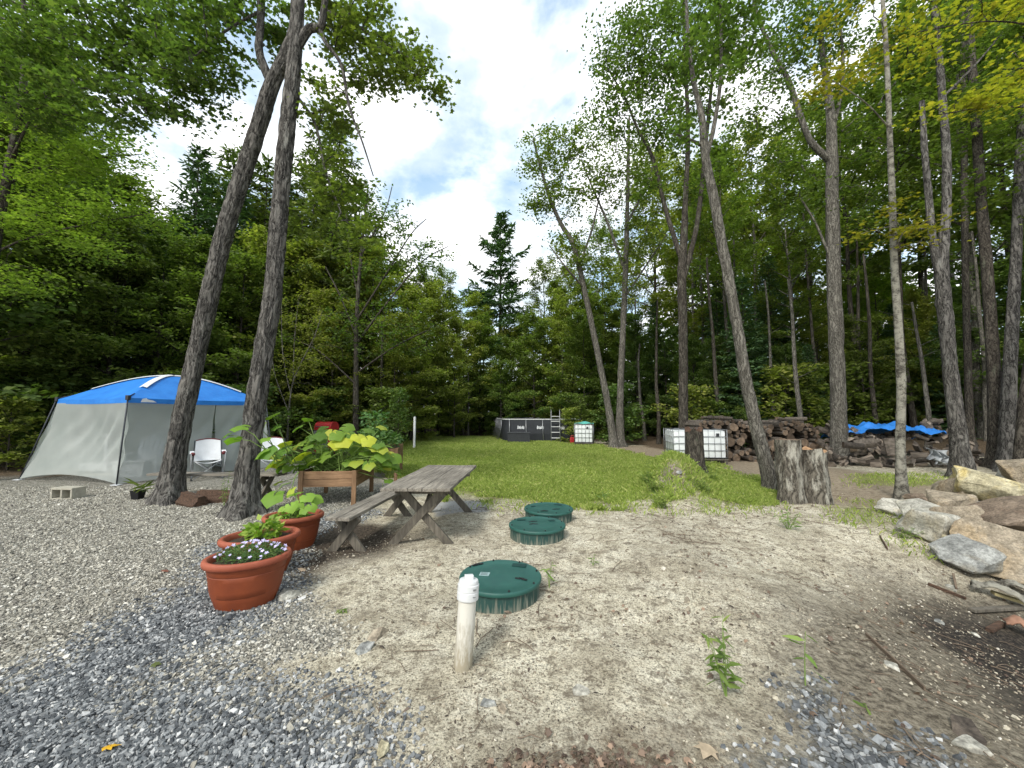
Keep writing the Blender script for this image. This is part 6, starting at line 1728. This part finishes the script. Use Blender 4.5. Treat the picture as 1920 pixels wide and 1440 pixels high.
# ------------------------------------------------------------------ stacked logs
A0 = gp0(1318, 868); B0 = gp0(1562, 868)
A0 = np.array([A0[0], A0[1] + 0.3]); B0 = np.array([B0[0], B0[1] + 0.5])
wid = np.linalg.norm(B0 - A0); dr = (B0 - A0) / wid; ang = math.atan2(dr[1], dr[0])
circ = []
g = np.random.default_rng(9)
hmax = lambda u: 1.32 + 0.1 * math.sin(u * 2.3) - 0.25 * max(0, u - 0.8 * wid)
tries = 0
while tries < 9000 and len(circ) < 250:
    tries += 1
    rr = float(g.choice([0.06, 0.075, 0.09, 0.11, 0.135, 0.17], p=[0.24, 0.26, 0.22, 0.15, 0.09, 0.04]))
    u = g.uniform(rr, wid - rr)
    z = rr
    for _ in range(2):
        for (cu, cz, cr_) in circ:
            dx = abs(u - cu); s = cr_ + rr
            if dx < s * 0.985: z = max(z, cz + math.sqrt(s * s - dx * dx) * 0.97)
    if z + rr < hmax(u): circ.append((u, z, rr))
LOGS = [log_mesh('stacked_log', g, 0.1, 1.1, 0, 12) for _ in range(6)]
for i, (u, z, rr) in enumerate(circ):
    o = LOGS[i % 6] if i < 6 else LOGS[i % 6].copy()
    if i >= 6: COL.objects.link(o)
    b = A0 + dr * u
    back = np.array([-dr[1], dr[0]])
    q = b + back * (0.5 + g.normal(0, 0.05))
    o.location = (q[0], q[1], gzf(q[0], q[1]) + z - 0.02)
    o.rotation_euler = (g.normal(0, 0.02), g.uniform(0, 6.28), ang + g.normal(0, 0.05)); o.scale = (rr / 0.1, 1, rr / 0.1)
    tag(o, 'round log stacked cut end outward in the long woodpile', 'log', 'logs stacked in the woodpile')
for i in range(20):       # lengthwise logs thrown on top
    u = g.uniform(0.3, wid - 0.2); b = A0 + dr * u + np.array([-dr[1], dr[0]]) * g.uniform(0.1, 0.6)
    o = LOGS[i % 6].copy(); COL.objects.link(o)
    o.location = (b[0], b[1], gzf(b[0], b[1]) + hmax(u) + 0.03); o.rotation_euler = (g.normal(0, 0.15), g.uniform(0, 6), ang + 1.57 + g.normal(0, 0.9)); s = g.uniform(0.4, 0.8); o.scale = (s, g.uniform(0.25, 0.6), s)
    tag(o, 'log thrown crosswise on top of the long woodpile', 'log', 'logs lying on top of the woodpile')

# ------------------------------------------------------------------ heap of split firewood under a blue tarp
M['split_a'] = simple('split_a', (0.21, 0.175, 0.14), 0.95, 0.18, 9, 0.6, col2=(0.085, 0.068, 0.054), stretch=(1, 0.25, 1))
vary(M['split_a'], 0.4, 2.0); vary(M['log_bark'], 0.45, 1.7)
SPL = [log_mesh('split_log', g, 0.1, 0.45, 1 + i % 2, 12, [M['log_bark'], M['split_a']], 0.12) for i in range(8)]
def heap_h(u, v):
    return 1.08 * sstep(0.0, 0.22, u) ** 0.7 * sstep(1.0, 0.82, u) * (1 - 0.0 * v) * sstep(-0.05, 0.75, v) ** 0.8 * (0.85 + 0.25 * math.sin(u * 9))
H0 = np.array([9.55, 11.9]); H1 = np.array([13.6, 10.6]); hd = (H1 - H0); hl = np.linalg.norm(hd); hd /= hl; hb = np.array([-hd[1], hd[0]])
if hb[1] < 0: hb = -hb
cnt = 0
for i in range(1200):
    if cnt >= 285: break
    u, v = g.random(), g.random()
    hh_ = float(heap_h(u, v)); 
    if hh_ < 0.06 and g.random() < 0.6: continue
    q = H0 + hd * (u * hl) + hb * (v * 2.2 - 0.2)
    z = gzf(q[0], q[1]) + hh_ * (1 - 0.45 * g.random() ** 3) + 0.02
    o = SPL[cnt] if cnt < 8 else SPL[cnt % 8].copy()
    if cnt >= 8: COL.objects.link(o)
    cnt += 1
    s = g.uniform(0.5, 1.0)
    o.location = (q[0], q[1], z); o.rotation_euler = (g.normal(0, 0.7), g.uniform(0, 6.28), g.uniform(0, 6.28)); o.scale = (s, s * g.uniform(0.6, 1.1), s)
    tag(o, 'split firewood log tumbled in the loose heap below the blue tarp', 'firewood', 'split firewood in the loose heap')
for k, (px, py, d, s, rx, rz) in enumerate(((1670, 838, 11.3, 1.9, 1.4, 0.1), (1600, 836, 11.6, 1.2, 0.1, 1.2), (1622, 832, 11.6, 1.5, -0.2, 1.0), (1775, 890, 10.6, 1.2, 0.3, -0.7))):
    o = LOGS[k].copy(); COL.objects.link(o); q = at(px, py, d); o.location = q; o.rotation_euler = (rx, 0, rz); o.scale = (s * 0.8, 0.45, s * 0.8)
    tag(o, ['thick round standing on end in the firewood heap below the tarp', 'log sticking out of the left end of the firewood heap', 'long round leaning on the firewood heap beside the stout trunk', 'pale round at the right foot of the firewood heap'][k], 'log')
def tarp(u, v):
    q = H0 + hd * (0.22 + u * 0.62) * hl + hb * (0.75 + v * 1.9)
    z = 1.02 + 0.2 * math.sin(math.pi * u) - 0.9 * max(0, v - 0.55) ** 1.3 - 0.42 * max(0, 0.22 - v)
    p_ = np.array([[u * 6, v * 5, 1.7]])
    z += 0.45 * (float(fbm(p_ * 1.5, 5)[0]) - 0.5) + 0.05 * math.sin(u * 30 + 6 * v) * (0.4 + 0.6 * math.sin(math.pi * v))
    wv = 0.14 * (float(fbm(p_ * 1.7 + 9, 3)[0]) - 0.5)
    return (q[0] + wv, q[1] + wv, z)
mb = MB(); mb.grid(tarp, 70, 34)
to = mb.build('blue_tarp', M['blue'], None, smooth=True); tag(to, 'crumpled blue tarp spread over the firewood heap', 'tarp')
md_ = to.modifiers.new('thickness', 'SOLIDIFY'); md_.thickness = 0.006
q0 = at(1771, 857, 10.75); M['screen_grey'] = simple('screen_grey', (0.4, 0.42, 0.43), 0.6, 0.2, 8, 0.3)
mb = MB(); mb.grid(lambda u, v: (q0.x + (u - 0.5) * 0.42 + 0.1 * (v - 0.5) + 0.1 * math.sin(v * 9 + u * 4), q0.y + 0.25 * v + 0.12 * math.sin(u * 11), q0.z - 0.2 + 0.34 * v + 0.3 * (float(fbm(np.array([[u * 4, v * 4, 3.0]]), 3)[0]) - 0.5)), 14, 14)
o = mb.build('plastic_sheet', M['screen_grey'], None, smooth=True); tag(o, 'crumpled pale plastic sheet on the right end of the firewood heap', 'plastic sheet'); o.modifiers.new('thickness', 'SOLIDIFY').thickness = 0.006

# ------------------------------------------------------------------ boulders
def rockmat(name, ca, cb, stain):
    m, nt, b = newmat(name)
    N, L = nodes(nt)
    tc = N('TexCoord')
    n = N('TexNoise', i_Scale=3.2, i_Detail=8.0, i_Roughness=0.65); L(tc.outputs['Object'], n.inputs[0])
    n2 = N('TexNoise', i_Scale=42.0, i_Detail=6.0, i_Roughness=0.7); L(tc.outputs['Object'], n2.inputs[0])
    n3 = N('TexNoise', i_Scale=1.7, i_Detail=5.0, i_Roughness=0.6, i_Distortion=1.0); L(tc.outputs['Object'], n3.inputs[0])
    c = ramp(nt, n.outputs[0], [(0.32, ca), (0.66, cb)])
    c = mix(nt, ramp(nt, n3.outputs[0], [(0.5, 0.0), (0.62, 0.8)]), c, stain)
    c = mix(nt, 1.0, c, ramp(nt, n2.outputs[0], [(0.32, 0.5), (0.66, 1.2)]), 'MULTIPLY')
    n4 = N('TexNoise', i_Scale=9.0, i_Detail=6.0, i_Roughness=0.7); L(tc.outputs['Object'], n4.inputs[0])
    c = mix(nt, 1.0, c, ramp(nt, n4.outputs[0], [(0.36, 0.62), (0.6, 1.1)]), 'MULTIPLY')
    L(c, b.inputs['Base Color']); b.inputs['Roughness'].default_value = 0.88; b.inputs['Specular IOR Level'].default_value = 0.2
    bp = N('Bump', i_Strength=0.9, i_Distance=0.03); L(math_n(nt, 'ADD', n.outputs[0], math_n(nt, 'MULTIPLY', n2.outputs[0], 0.35)), bp.inputs['Height']); L(bp.outputs[0], b.inputs['Normal'])
    return m
M['rock_pale'] = rockmat('rock_pale', (0.32, 0.31, 0.26), (0.56, 0.54, 0.47), (0.42, 0.36, 0.24))
M['rock_tan'] = rockmat('rock_tan', (0.24, 0.2, 0.145), (0.43, 0.37, 0.28), (0.33, 0.25, 0.15))
M['rock_yellow'] = rockmat('rock_yellow', (0.36, 0.32, 0.2), (0.58, 0.53, 0.37), (0.5, 0.39, 0.14))
M['rock_grey'] = rockmat('rock_grey', (0.19, 0.195, 0.185), (0.37, 0.375, 0.35), (0.28, 0.25, 0.19))
M['rock_brown'] = rockmat('rock_brown', (0.15, 0.115, 0.085), (0.28, 0.22, 0.165), (0.2, 0.14, 0.1))
M['rock_dark'] = rockmat('rock_dark', (0.06, 0.05, 0.042), (0.14, 0.115, 0.09), (0.09, 0.07, 0.05))
def rock(name, label, cat, c, r3, rot, seed, mat, group=None, npt=15, disp=0.06, sub=2):
    g = np.random.default_rng(seed)
    bm = bmesh.new()
    for _ in range(npt):
        v = g.normal(size=3); v /= np.linalg.norm(v); v = np.sign(v) * np.abs(v) ** 0.7
        bm.verts.new(v * g.uniform(0.82, 1.12))
    res = bmesh.ops.convex_hull(bm, input=bm.verts)
    for v in list(bm.verts):
        if not v.link_faces: bm.verts.remove(v)
    bmesh.ops.dissolve_limit(bm, angle_limit=R(18), verts=bm.verts, edges=bm.edges)
    bmesh.ops.bevel(bm, geom=list(bm.edges), offset=0.055, segments=2, affect='EDGES', profile=0.5)
    bmesh.ops.triangulate(bm, faces=bm.faces)
    bmesh.ops.subdivide_edges(bm, edges=[e for e in bm.edges if e.calc_length() > 0.22], cuts=sub, use_grid_fill=True)
    bmesh.ops.triangulate(bm, faces=bm.faces)
    co = np.array([v.co for v in bm.verts])
    n_ = (fbm(co * 1.9 + seed * 3.3, 4) - 0.5) * 2 * disp * 1.6 + (fbm(co * 6 + seed, 3) - 0.5) * disp * 0.8
    mx_ = np.abs(co).max(0)
    for v, q in zip(bm.verts, n_):
        d = v.co.normalized() * float(q)
        v.co = Vector(((v.co.x + d.x) / mx_[0] * r3[0], (v.co.y + d.y) / mx_[1] * r3[1], (v.co.z + d.z) / mx_[2] * r3[2]))
    for e_ in bm.edges:
        e_.smooth = not (len(e_.link_faces) == 2 and e_.calc_face_angle(0) > R(16))
    me = bpy.data.meshes.new(name); bm.to_mesh(me)
    for e_ in me.polygons: e_.use_smooth = True
    bm.free(); me.materials.append(mat)
    o = bpy.data.objects.new(name, me); COL.objects.link(o); o.location = c; o.rotation_euler = rot
    return tag(o, label, cat, group)
BOULD = [
 (1657, 934, 1706, 966, 6.1, 'rock_pale', 'pale boulder at the left tip of the pile beside the birch', 0.4),
 (1703, 928, 1744, 949, 6.5, 'rock_brown', 'small brown boulder next to the birch foot', 0),
 (1728, 926, 1822, 974, 5.75, 'rock_tan', 'broad tan boulder with a cracked face left of the middle of the pile', -0.1),
 (1702, 960, 1792, 1018, 5.05, 'rock_pale', 'long pale grey boulder sloping down the left side of the pile', 0.55),
 (1771, 950, 1832, 1002, 5.2, 'rock_tan', 'rounded tan boulder in the middle of the pile', 0.1),
 (1768, 898, 1852, 954, 6.05, 'rock_tan', 'two toned boulder tucked under the yellow slab', 0.5),
 (1812, 888, 1960, 950, 5.75, 'rock_yellow', 'big yellow stained slab leaning on top of the pile', 0.36),
 (1866, 880, 1898, 905, 6.8, 'rock_pale', 'small pale boulder behind the yellow slab', 0.1),
 (1890, 866, 1965, 925, 6.5, 'rock_tan', 'greyish brown boulder highest on the right of the pile', 0.1),
 (1826, 944, 1888, 980, 5.35, 'rock_pale', 'small cream boulder below the yellow slab', 0.05),
 (1836, 938, 1990, 1020, 4.95, 'rock_brown', 'large rough brown boulder above the front slab', -0.3),
 (1818, 992, 2000, 1072, 4.45, 'rock_tan', 'large flat faced tan slab at the front of the pile', 0.12),
 (1758, 1008, 1852, 1074, 4.5, 'rock_grey', 'blue grey boulder at the front left foot of the pile', 0.3),
 (1786, 1006, 1828, 1034, 4.7, 'rock_yellow', 'small ochre boulder wedged behind the blue grey one', 0.2),
 (1808, 980, 1850, 1014, 4.9, 'rock_grey', 'small grey boulder between the rounded tan one and the front slab', -0.2),
]
for i, (x0, y0, x1, y1, d, m_, lab, ry) in enumerate(BOULD):
    c = at((x0 + x1) / 2, (y0 + y1) / 2, d + 0.12)
    k = (d + 0.12) / FPX / 2
    rx, rz = (x1 - x0) * k, (y1 - y0) * k
    ca, sa = abs(math.cos(ry)), abs(math.sin(ry))
    ry *= 0.6; rx2 = rx * 1.0; rz2 = rz * (1.22 if abs(ry) < 0.1 else 1.08)
    rock('boulder', lab, 'boulder', c, (rx2, 0.5 * (rx + rz) + 0.05, rz2), (0.1 * math.sin(i * 2), ry, 0.25 * math.sin(i * 5)), 204 + i * 9, M[m_], npt=18 if i in (4, 8, 12) else 13, disp=0.11)
g = np.random.default_rng(15)
for i in range(34):
    px, py, d = g.uniform(1735, 2010), g.uniform(945, 1040), g.uniform(4.7, 6.6)
    q = at(px, 900, d); x = q.x
    s = g.uniform(0.12, 0.25)
    rock('filler_stone', 'small stone wedged low between the boulders of the pile', 'stone', (x, d + 0.15, gzf(x, d) + s * 0.7), (s * 1.2, s, s * 0.75), (g.normal(0, 0.3), g.normal(0, 0.3), g.uniform(0, 6)), 500 + i, M[['rock_tan', 'rock_brown', 'rock_grey', 'rock_dark', 'rock_pale'][i % 5]], 'small stones wedged in the boulder pile', npt=12, sub=1)
# loose stones on the ground
for i, (px, py, sz, m_, lab) in enumerate(((542, 1120, 0.085, 'rock_pale', 'flat pale stone on the gravel beside the nearest pot'), (684, 1218, 0.055, 'rock_grey', 'pointed grey stone half buried left of the white pipe'), (1088, 1298, 0.045, 'rock_pale', 'small white stone right of the white pipe'), (712, 1192, 0.07, 'rock_tan', 'flat tan stone behind the pointed grey stone'),
      (948, 1146, 0.045, 'rock_brown', 'round brown stone at the foot of the nearest riser'), (915, 1318, 0.04, 'rock_grey', 'grey pebble below the white pipe'), (714, 1412, 0.04, 'rock_yellow', 'yellow stone at the bottom edge of the picture'), (1815, 1398, 0.06, 'rock_pale', 'pale cobble in the lower right corner'), (1810, 1372, 0.07, 'rock_dark', 'black charred chunk in the lower right corner'),
      (1678, 1252, 0.045, 'rock_pale', 'white pebble next to a thin stick on the right bank'), (1760, 1165, 0.05, 'rock_grey', 'squarish grey stone on the dark bank'), (1785, 1104, 0.05, 'rock_pale', 'rounded pale stone above the squarish grey one'), (1386, 928, 0.09, 'rock_pale', 'pale stone in the grass below the mound'), (1275, 917, 0.07, 'rock_grey', 'stone on the face of the grassy mound'), (1825, 1190, 0.035, 'rock_pale', 'small white pebble on the black mulch'), (800, 1168, 0.03, 'rock_tan', 'tan pebble between the nearest riser and the pots'), (942, 1330, 0.03, 'rock_tan', 'tan pebble next to the grey pebble below the pipe'))):
    q = gp(px, py); rock('loose_stone', lab, 'stone', (q.x, q.y, q.z + sz * 0.12), (sz * 1.2, sz * 0.85, sz * 0.5), (0, 0, i * 1.3), 700 + i, M[m_], npt=12, sub=1)

# ------------------------------------------------------------------ debris at the foot of the boulders
def curl(px0, py0, d0, px1, py1, d1, wd, m_, name, label, cat, bend=0.5, thick=0.012):
    a, b = at(px0, py0, d0), at(px1, py1, d1)
    ax = (b - a); ln = ax.length; ax.normalize(); sd_ = ax.cross(Vector((0, 0, 1))).normalized(); up = sd_.cross(ax)
    def f(u, v):
        th = (v - 0.5) * 2 * bend
        jg = 0.12 * (float(fbm(np.array([[u * 5, v * 4, px0 * 0.1]]), 3)[0]) - 0.5)
        return a + ax * (ln * u) + sd_ * (wd * math.sin(th) / max(bend, 0.1) * 0.5) + up * (wd * 0.5 * (math.cos(th) - 1) / max(bend, 0.1) + 0.06 * math.sin(math.pi * u) + jg * 0.6)
    mb = MB(); mb.grid(f, 20, 8); o = mb.build(name, m_, None, smooth=True); o.modifiers.new('thickness', 'SOLIDIFY').thickness = thick
    return tag(o, label, cat)
M['flake'] = simple('flake', (0.27, 0.15, 0.1), 0.9, 0.15, 20, 0.4)
gD = gp(1850, 1110).y
curl(1822, 1092, gD, 1925, 1122, gD - 0.25, 0.17, M['bark_birch'], 'birch_bark', 'curled strip of white birch bark below the boulders', 'bark', 1.1)
curl(1862, 1094, gD + 0.1, 1935, 1112, gD - 0.1, 0.12, M['bark_birch'], 'birch_bark', 'flat piece of white birch bark behind the curled strip', 'bark', 0.5)
M['board_yellow'] = woodmat('board_yellow', (0.3, 0.25, 0.12), (0.46, 0.4, 0.22), (4, 30, 30))
def plank(px0, py0, px1, py1, lift, wd, m_, name, label, cat):
    a, b = gp(px0, py0), gp(px1, py1); mb = MB(); a.z += lift; b.z += lift
    o_ = (a + b) / 2
    mb.beam(a - o_, b - o_, wd, 0.03, bev=0.005); o = mb.build(name, m_, None); o.location = o_
    return tag(o, label, cat)
plank(1862, 1122, 1925, 1142, 0.06, 0.09, M['board_yellow'], 'wood_scrap', 'yellow board end under the birch bark', 'board')
plank(1822, 1150, 1920, 1144, 0.03, 0.06, M['old_wood_leg'], 'wood_scrap', 'grey stick of wood lying flat below the birch bark', 'board')
curl(1885, 1165, gp(1885, 1180).y, 1935, 1180, gp(1885, 1180).y - 0.1, 0.15, M['flake'], 'bark_flake', 'reddish bark flake at the right edge on the black mulch', 'bark', 0.7)
plank(1740, 1098, 1812, 1126, 0.02, 0.02, M['rotten'], 'fallen_stick', 'brown stick pointing at the birch bark', 'stick')
plank(1624, 1192, 1735, 1296, 0.012, 0.012, M['twig'], 'fallen_stick', 'long thin pale stick lying down the right bank', 'stick')
plank(1650, 1008, 1664, 1032, 0.02, 0.012, M['rotten'], 'fallen_stick', 'short dark stick on the sand left of the boulders', 'stick')
plank(1788, 1085, 1794, 1112, 0.05, 0.02, M['twig'], 'fallen_stick', 'stubby pale stick beside the rounded pale stone', 'stick')
plank(1855, 1186, 1880, 1172, 0.02, 0.05, M['rotten'], 'fallen_stick', 'stubby brown stick on the black mulch', 'stick')
g = np.random.default_rng(33)

# ------------------------------------------------------------------ weeds
def weed(label, px, py, hpx, ns, ls, mat, shape=LANCE, seed=0, spread=0.25, lean=0.1):
    g = np.random.default_rng(seed + 900)
    p = gp(px, py); h = hpx / FPX * p.y
    r = empty('weed', p, label, 'weed')
    T, LPt, HD, LS = [], [], [], []
    for s in range(ns):
        a = g.uniform(0, 6.28); hh = h * g.uniform(0.55, 1.0); sx = spread * h * g.uniform(0, 1)
        t = np.linspace(0, 1, 5)[:, None]
        pth = np.array([0, 0, -0.02]) + np.array([math.cos(a) * sx, math.sin(a) * sx, hh]) * t + np.array([g.normal(0, lean), g.normal(0, lean), 0]) * h * t ** 2
        T.append(pth)
        m = max(4, int(hh / (ls * 0.34)))
        for k in range(m):
            q = 0.35 + 0.65 * (k + 0.5) / m; b = np.array([np.interp(q, t[:, 0], pth[:, j]) for j in range(3)]); az = k * 2.4 + g.normal(0, 0.3)
            LPt.append(b); HD.append([math.cos(az), math.sin(az), g.uniform(0.1, 0.6)]); LS.append(ls * g.uniform(0.7, 1.2) * (1.15 - 0.5 * q))
    V, F_ = batch_tubes(np.array(T), np.tile(np.linspace(0.004, 0.0015, 5), (ns, 1)), 5); np_mesh('stems', V, [F_], M['stalk'], r)
    V, F_ = leaf_mesh(np.array(LPt), np.array(LS), shape, g, 0.35, np.array(HD)); np_mesh('leaves', V, [F_], mat, r)
M['weed_leaf'] = leafmat('weed_leaf', (0.07, 0.13, 0.025), (0.12, 0.2, 0.035), (0.2, 0.26, 0.06), trans=0.35)
weed('green weed with drooping leaves beside the nearest riser', 1030, 1102, 52, 2, 0.1, M['weed_leaf'], seed=1)
weed('clump of tall green weeds on the sandy bank at lower right', 1362, 1305, 125, 6, 0.11, M['weed_leaf'], seed=2, spread=0.5)
weed('single tall weed with a leafy tip right of the weed clump', 1510, 1285, 115, 1, 0.14, M['weed_leaf'], seed=3, spread=0.05, lean=0.03)
weed('low bushy weed on the open sand right of the risers', 1478, 992, 40, 9, 0.09, M['weed_leaf'], seed=4, spread=0.9)
weed('spindly weed on the sand right of the middle riser', 1112, 1060, 26, 2, 0.08, M['weed_leaf'], seed=5)
weed('tiny seedling near the gravel patch on the right bank', 1625, 1330, 26, 1, 0.08, M['weed_leaf'], seed=6, spread=0.1)
weed('tall thin weed growing at the foot of the right leaning trunk', 420, 948, 70, 3, 0.1, M['weed_leaf'], seed=7)
weed('low green weed at the lawn edge behind the farthest riser', 1133, 938, 18, 7, 0.14, M['weed_leaf'], seed=8, spread=1.2)
weed('small weed at the left foot of the boulder pile', 1700, 1010, 26, 8, 0.1, M['weed_leaf'], seed=9, spread=1.0)
weed('small weed in the gravel at lower left of the pipe', 640, 1150, 12, 5, 0.06, M['weed_leaf'], seed=10, spread=1.2)
for i, (px, py) in enumerate(((1225, 885), (1250, 876), (1290, 874), (1320, 884), (1212, 905), (1335, 905), (1240, 905), (1265, 890), (1300, 905), (1225, 925), (1320, 925), (1280, 880))):
    weed('leafy weed growing on the grassy mound', px, py, 30, 14, 0.1, M['leaf_mid'], seed=20 + i, spread=0.8)
for o in list(COL.objects):
    if o.get('label') == 'leafy weed growing on the grassy mound': o['group'] = 'weeds on the grassy mound'
# single fallen leaves that stand out
def one_leaf(px, py, s, col, label, rz):
    q = gp(px, py); m_ = simple('leaf_' + label.split()[0], col, 0.6, 0.12, 30, 0.1)
    V, F_ = leaf_mesh(np.array([[0, 0, 0.0]]), s, MAPLE, np.random.default_rng(int(px)), 0.25, np.array([[math.cos(rz), math.sin(rz), 0.1]]))
    o = np_mesh('fallen_leaf', V, [F_], m_); o.location = (q.x, q.y, q.z + 0.022); tag(o, label, 'leaf')
    o.modifiers.new('thickness', 'SOLIDIFY').thickness = 0.001
one_leaf(190, 1412, 0.07, (0.7, 0.4, 0.02), 'yellow and red fallen leaf on the dark gravel at lower left', 0.6)
one_leaf(284, 1252, 0.055, (0.09, 0.11, 0.03), 'olive fallen leaf on the gravel left of the pipe', 0.2)
one_leaf(308, 1076, 0.07, (0.22, 0.09, 0.06), 'reddish brown fallen leaf on the gravel left of the nearest pot', 2.0)
one_leaf(560, 1072, 0.09, (0.42, 0.32, 0.22), 'curled tan leaf on the dark soil beside the pots', 1.0)
one_leaf(1330, 1405, 0.1, (0.4, 0.32, 0.22), 'pale tan fallen leaf at the bottom edge', 4.0)
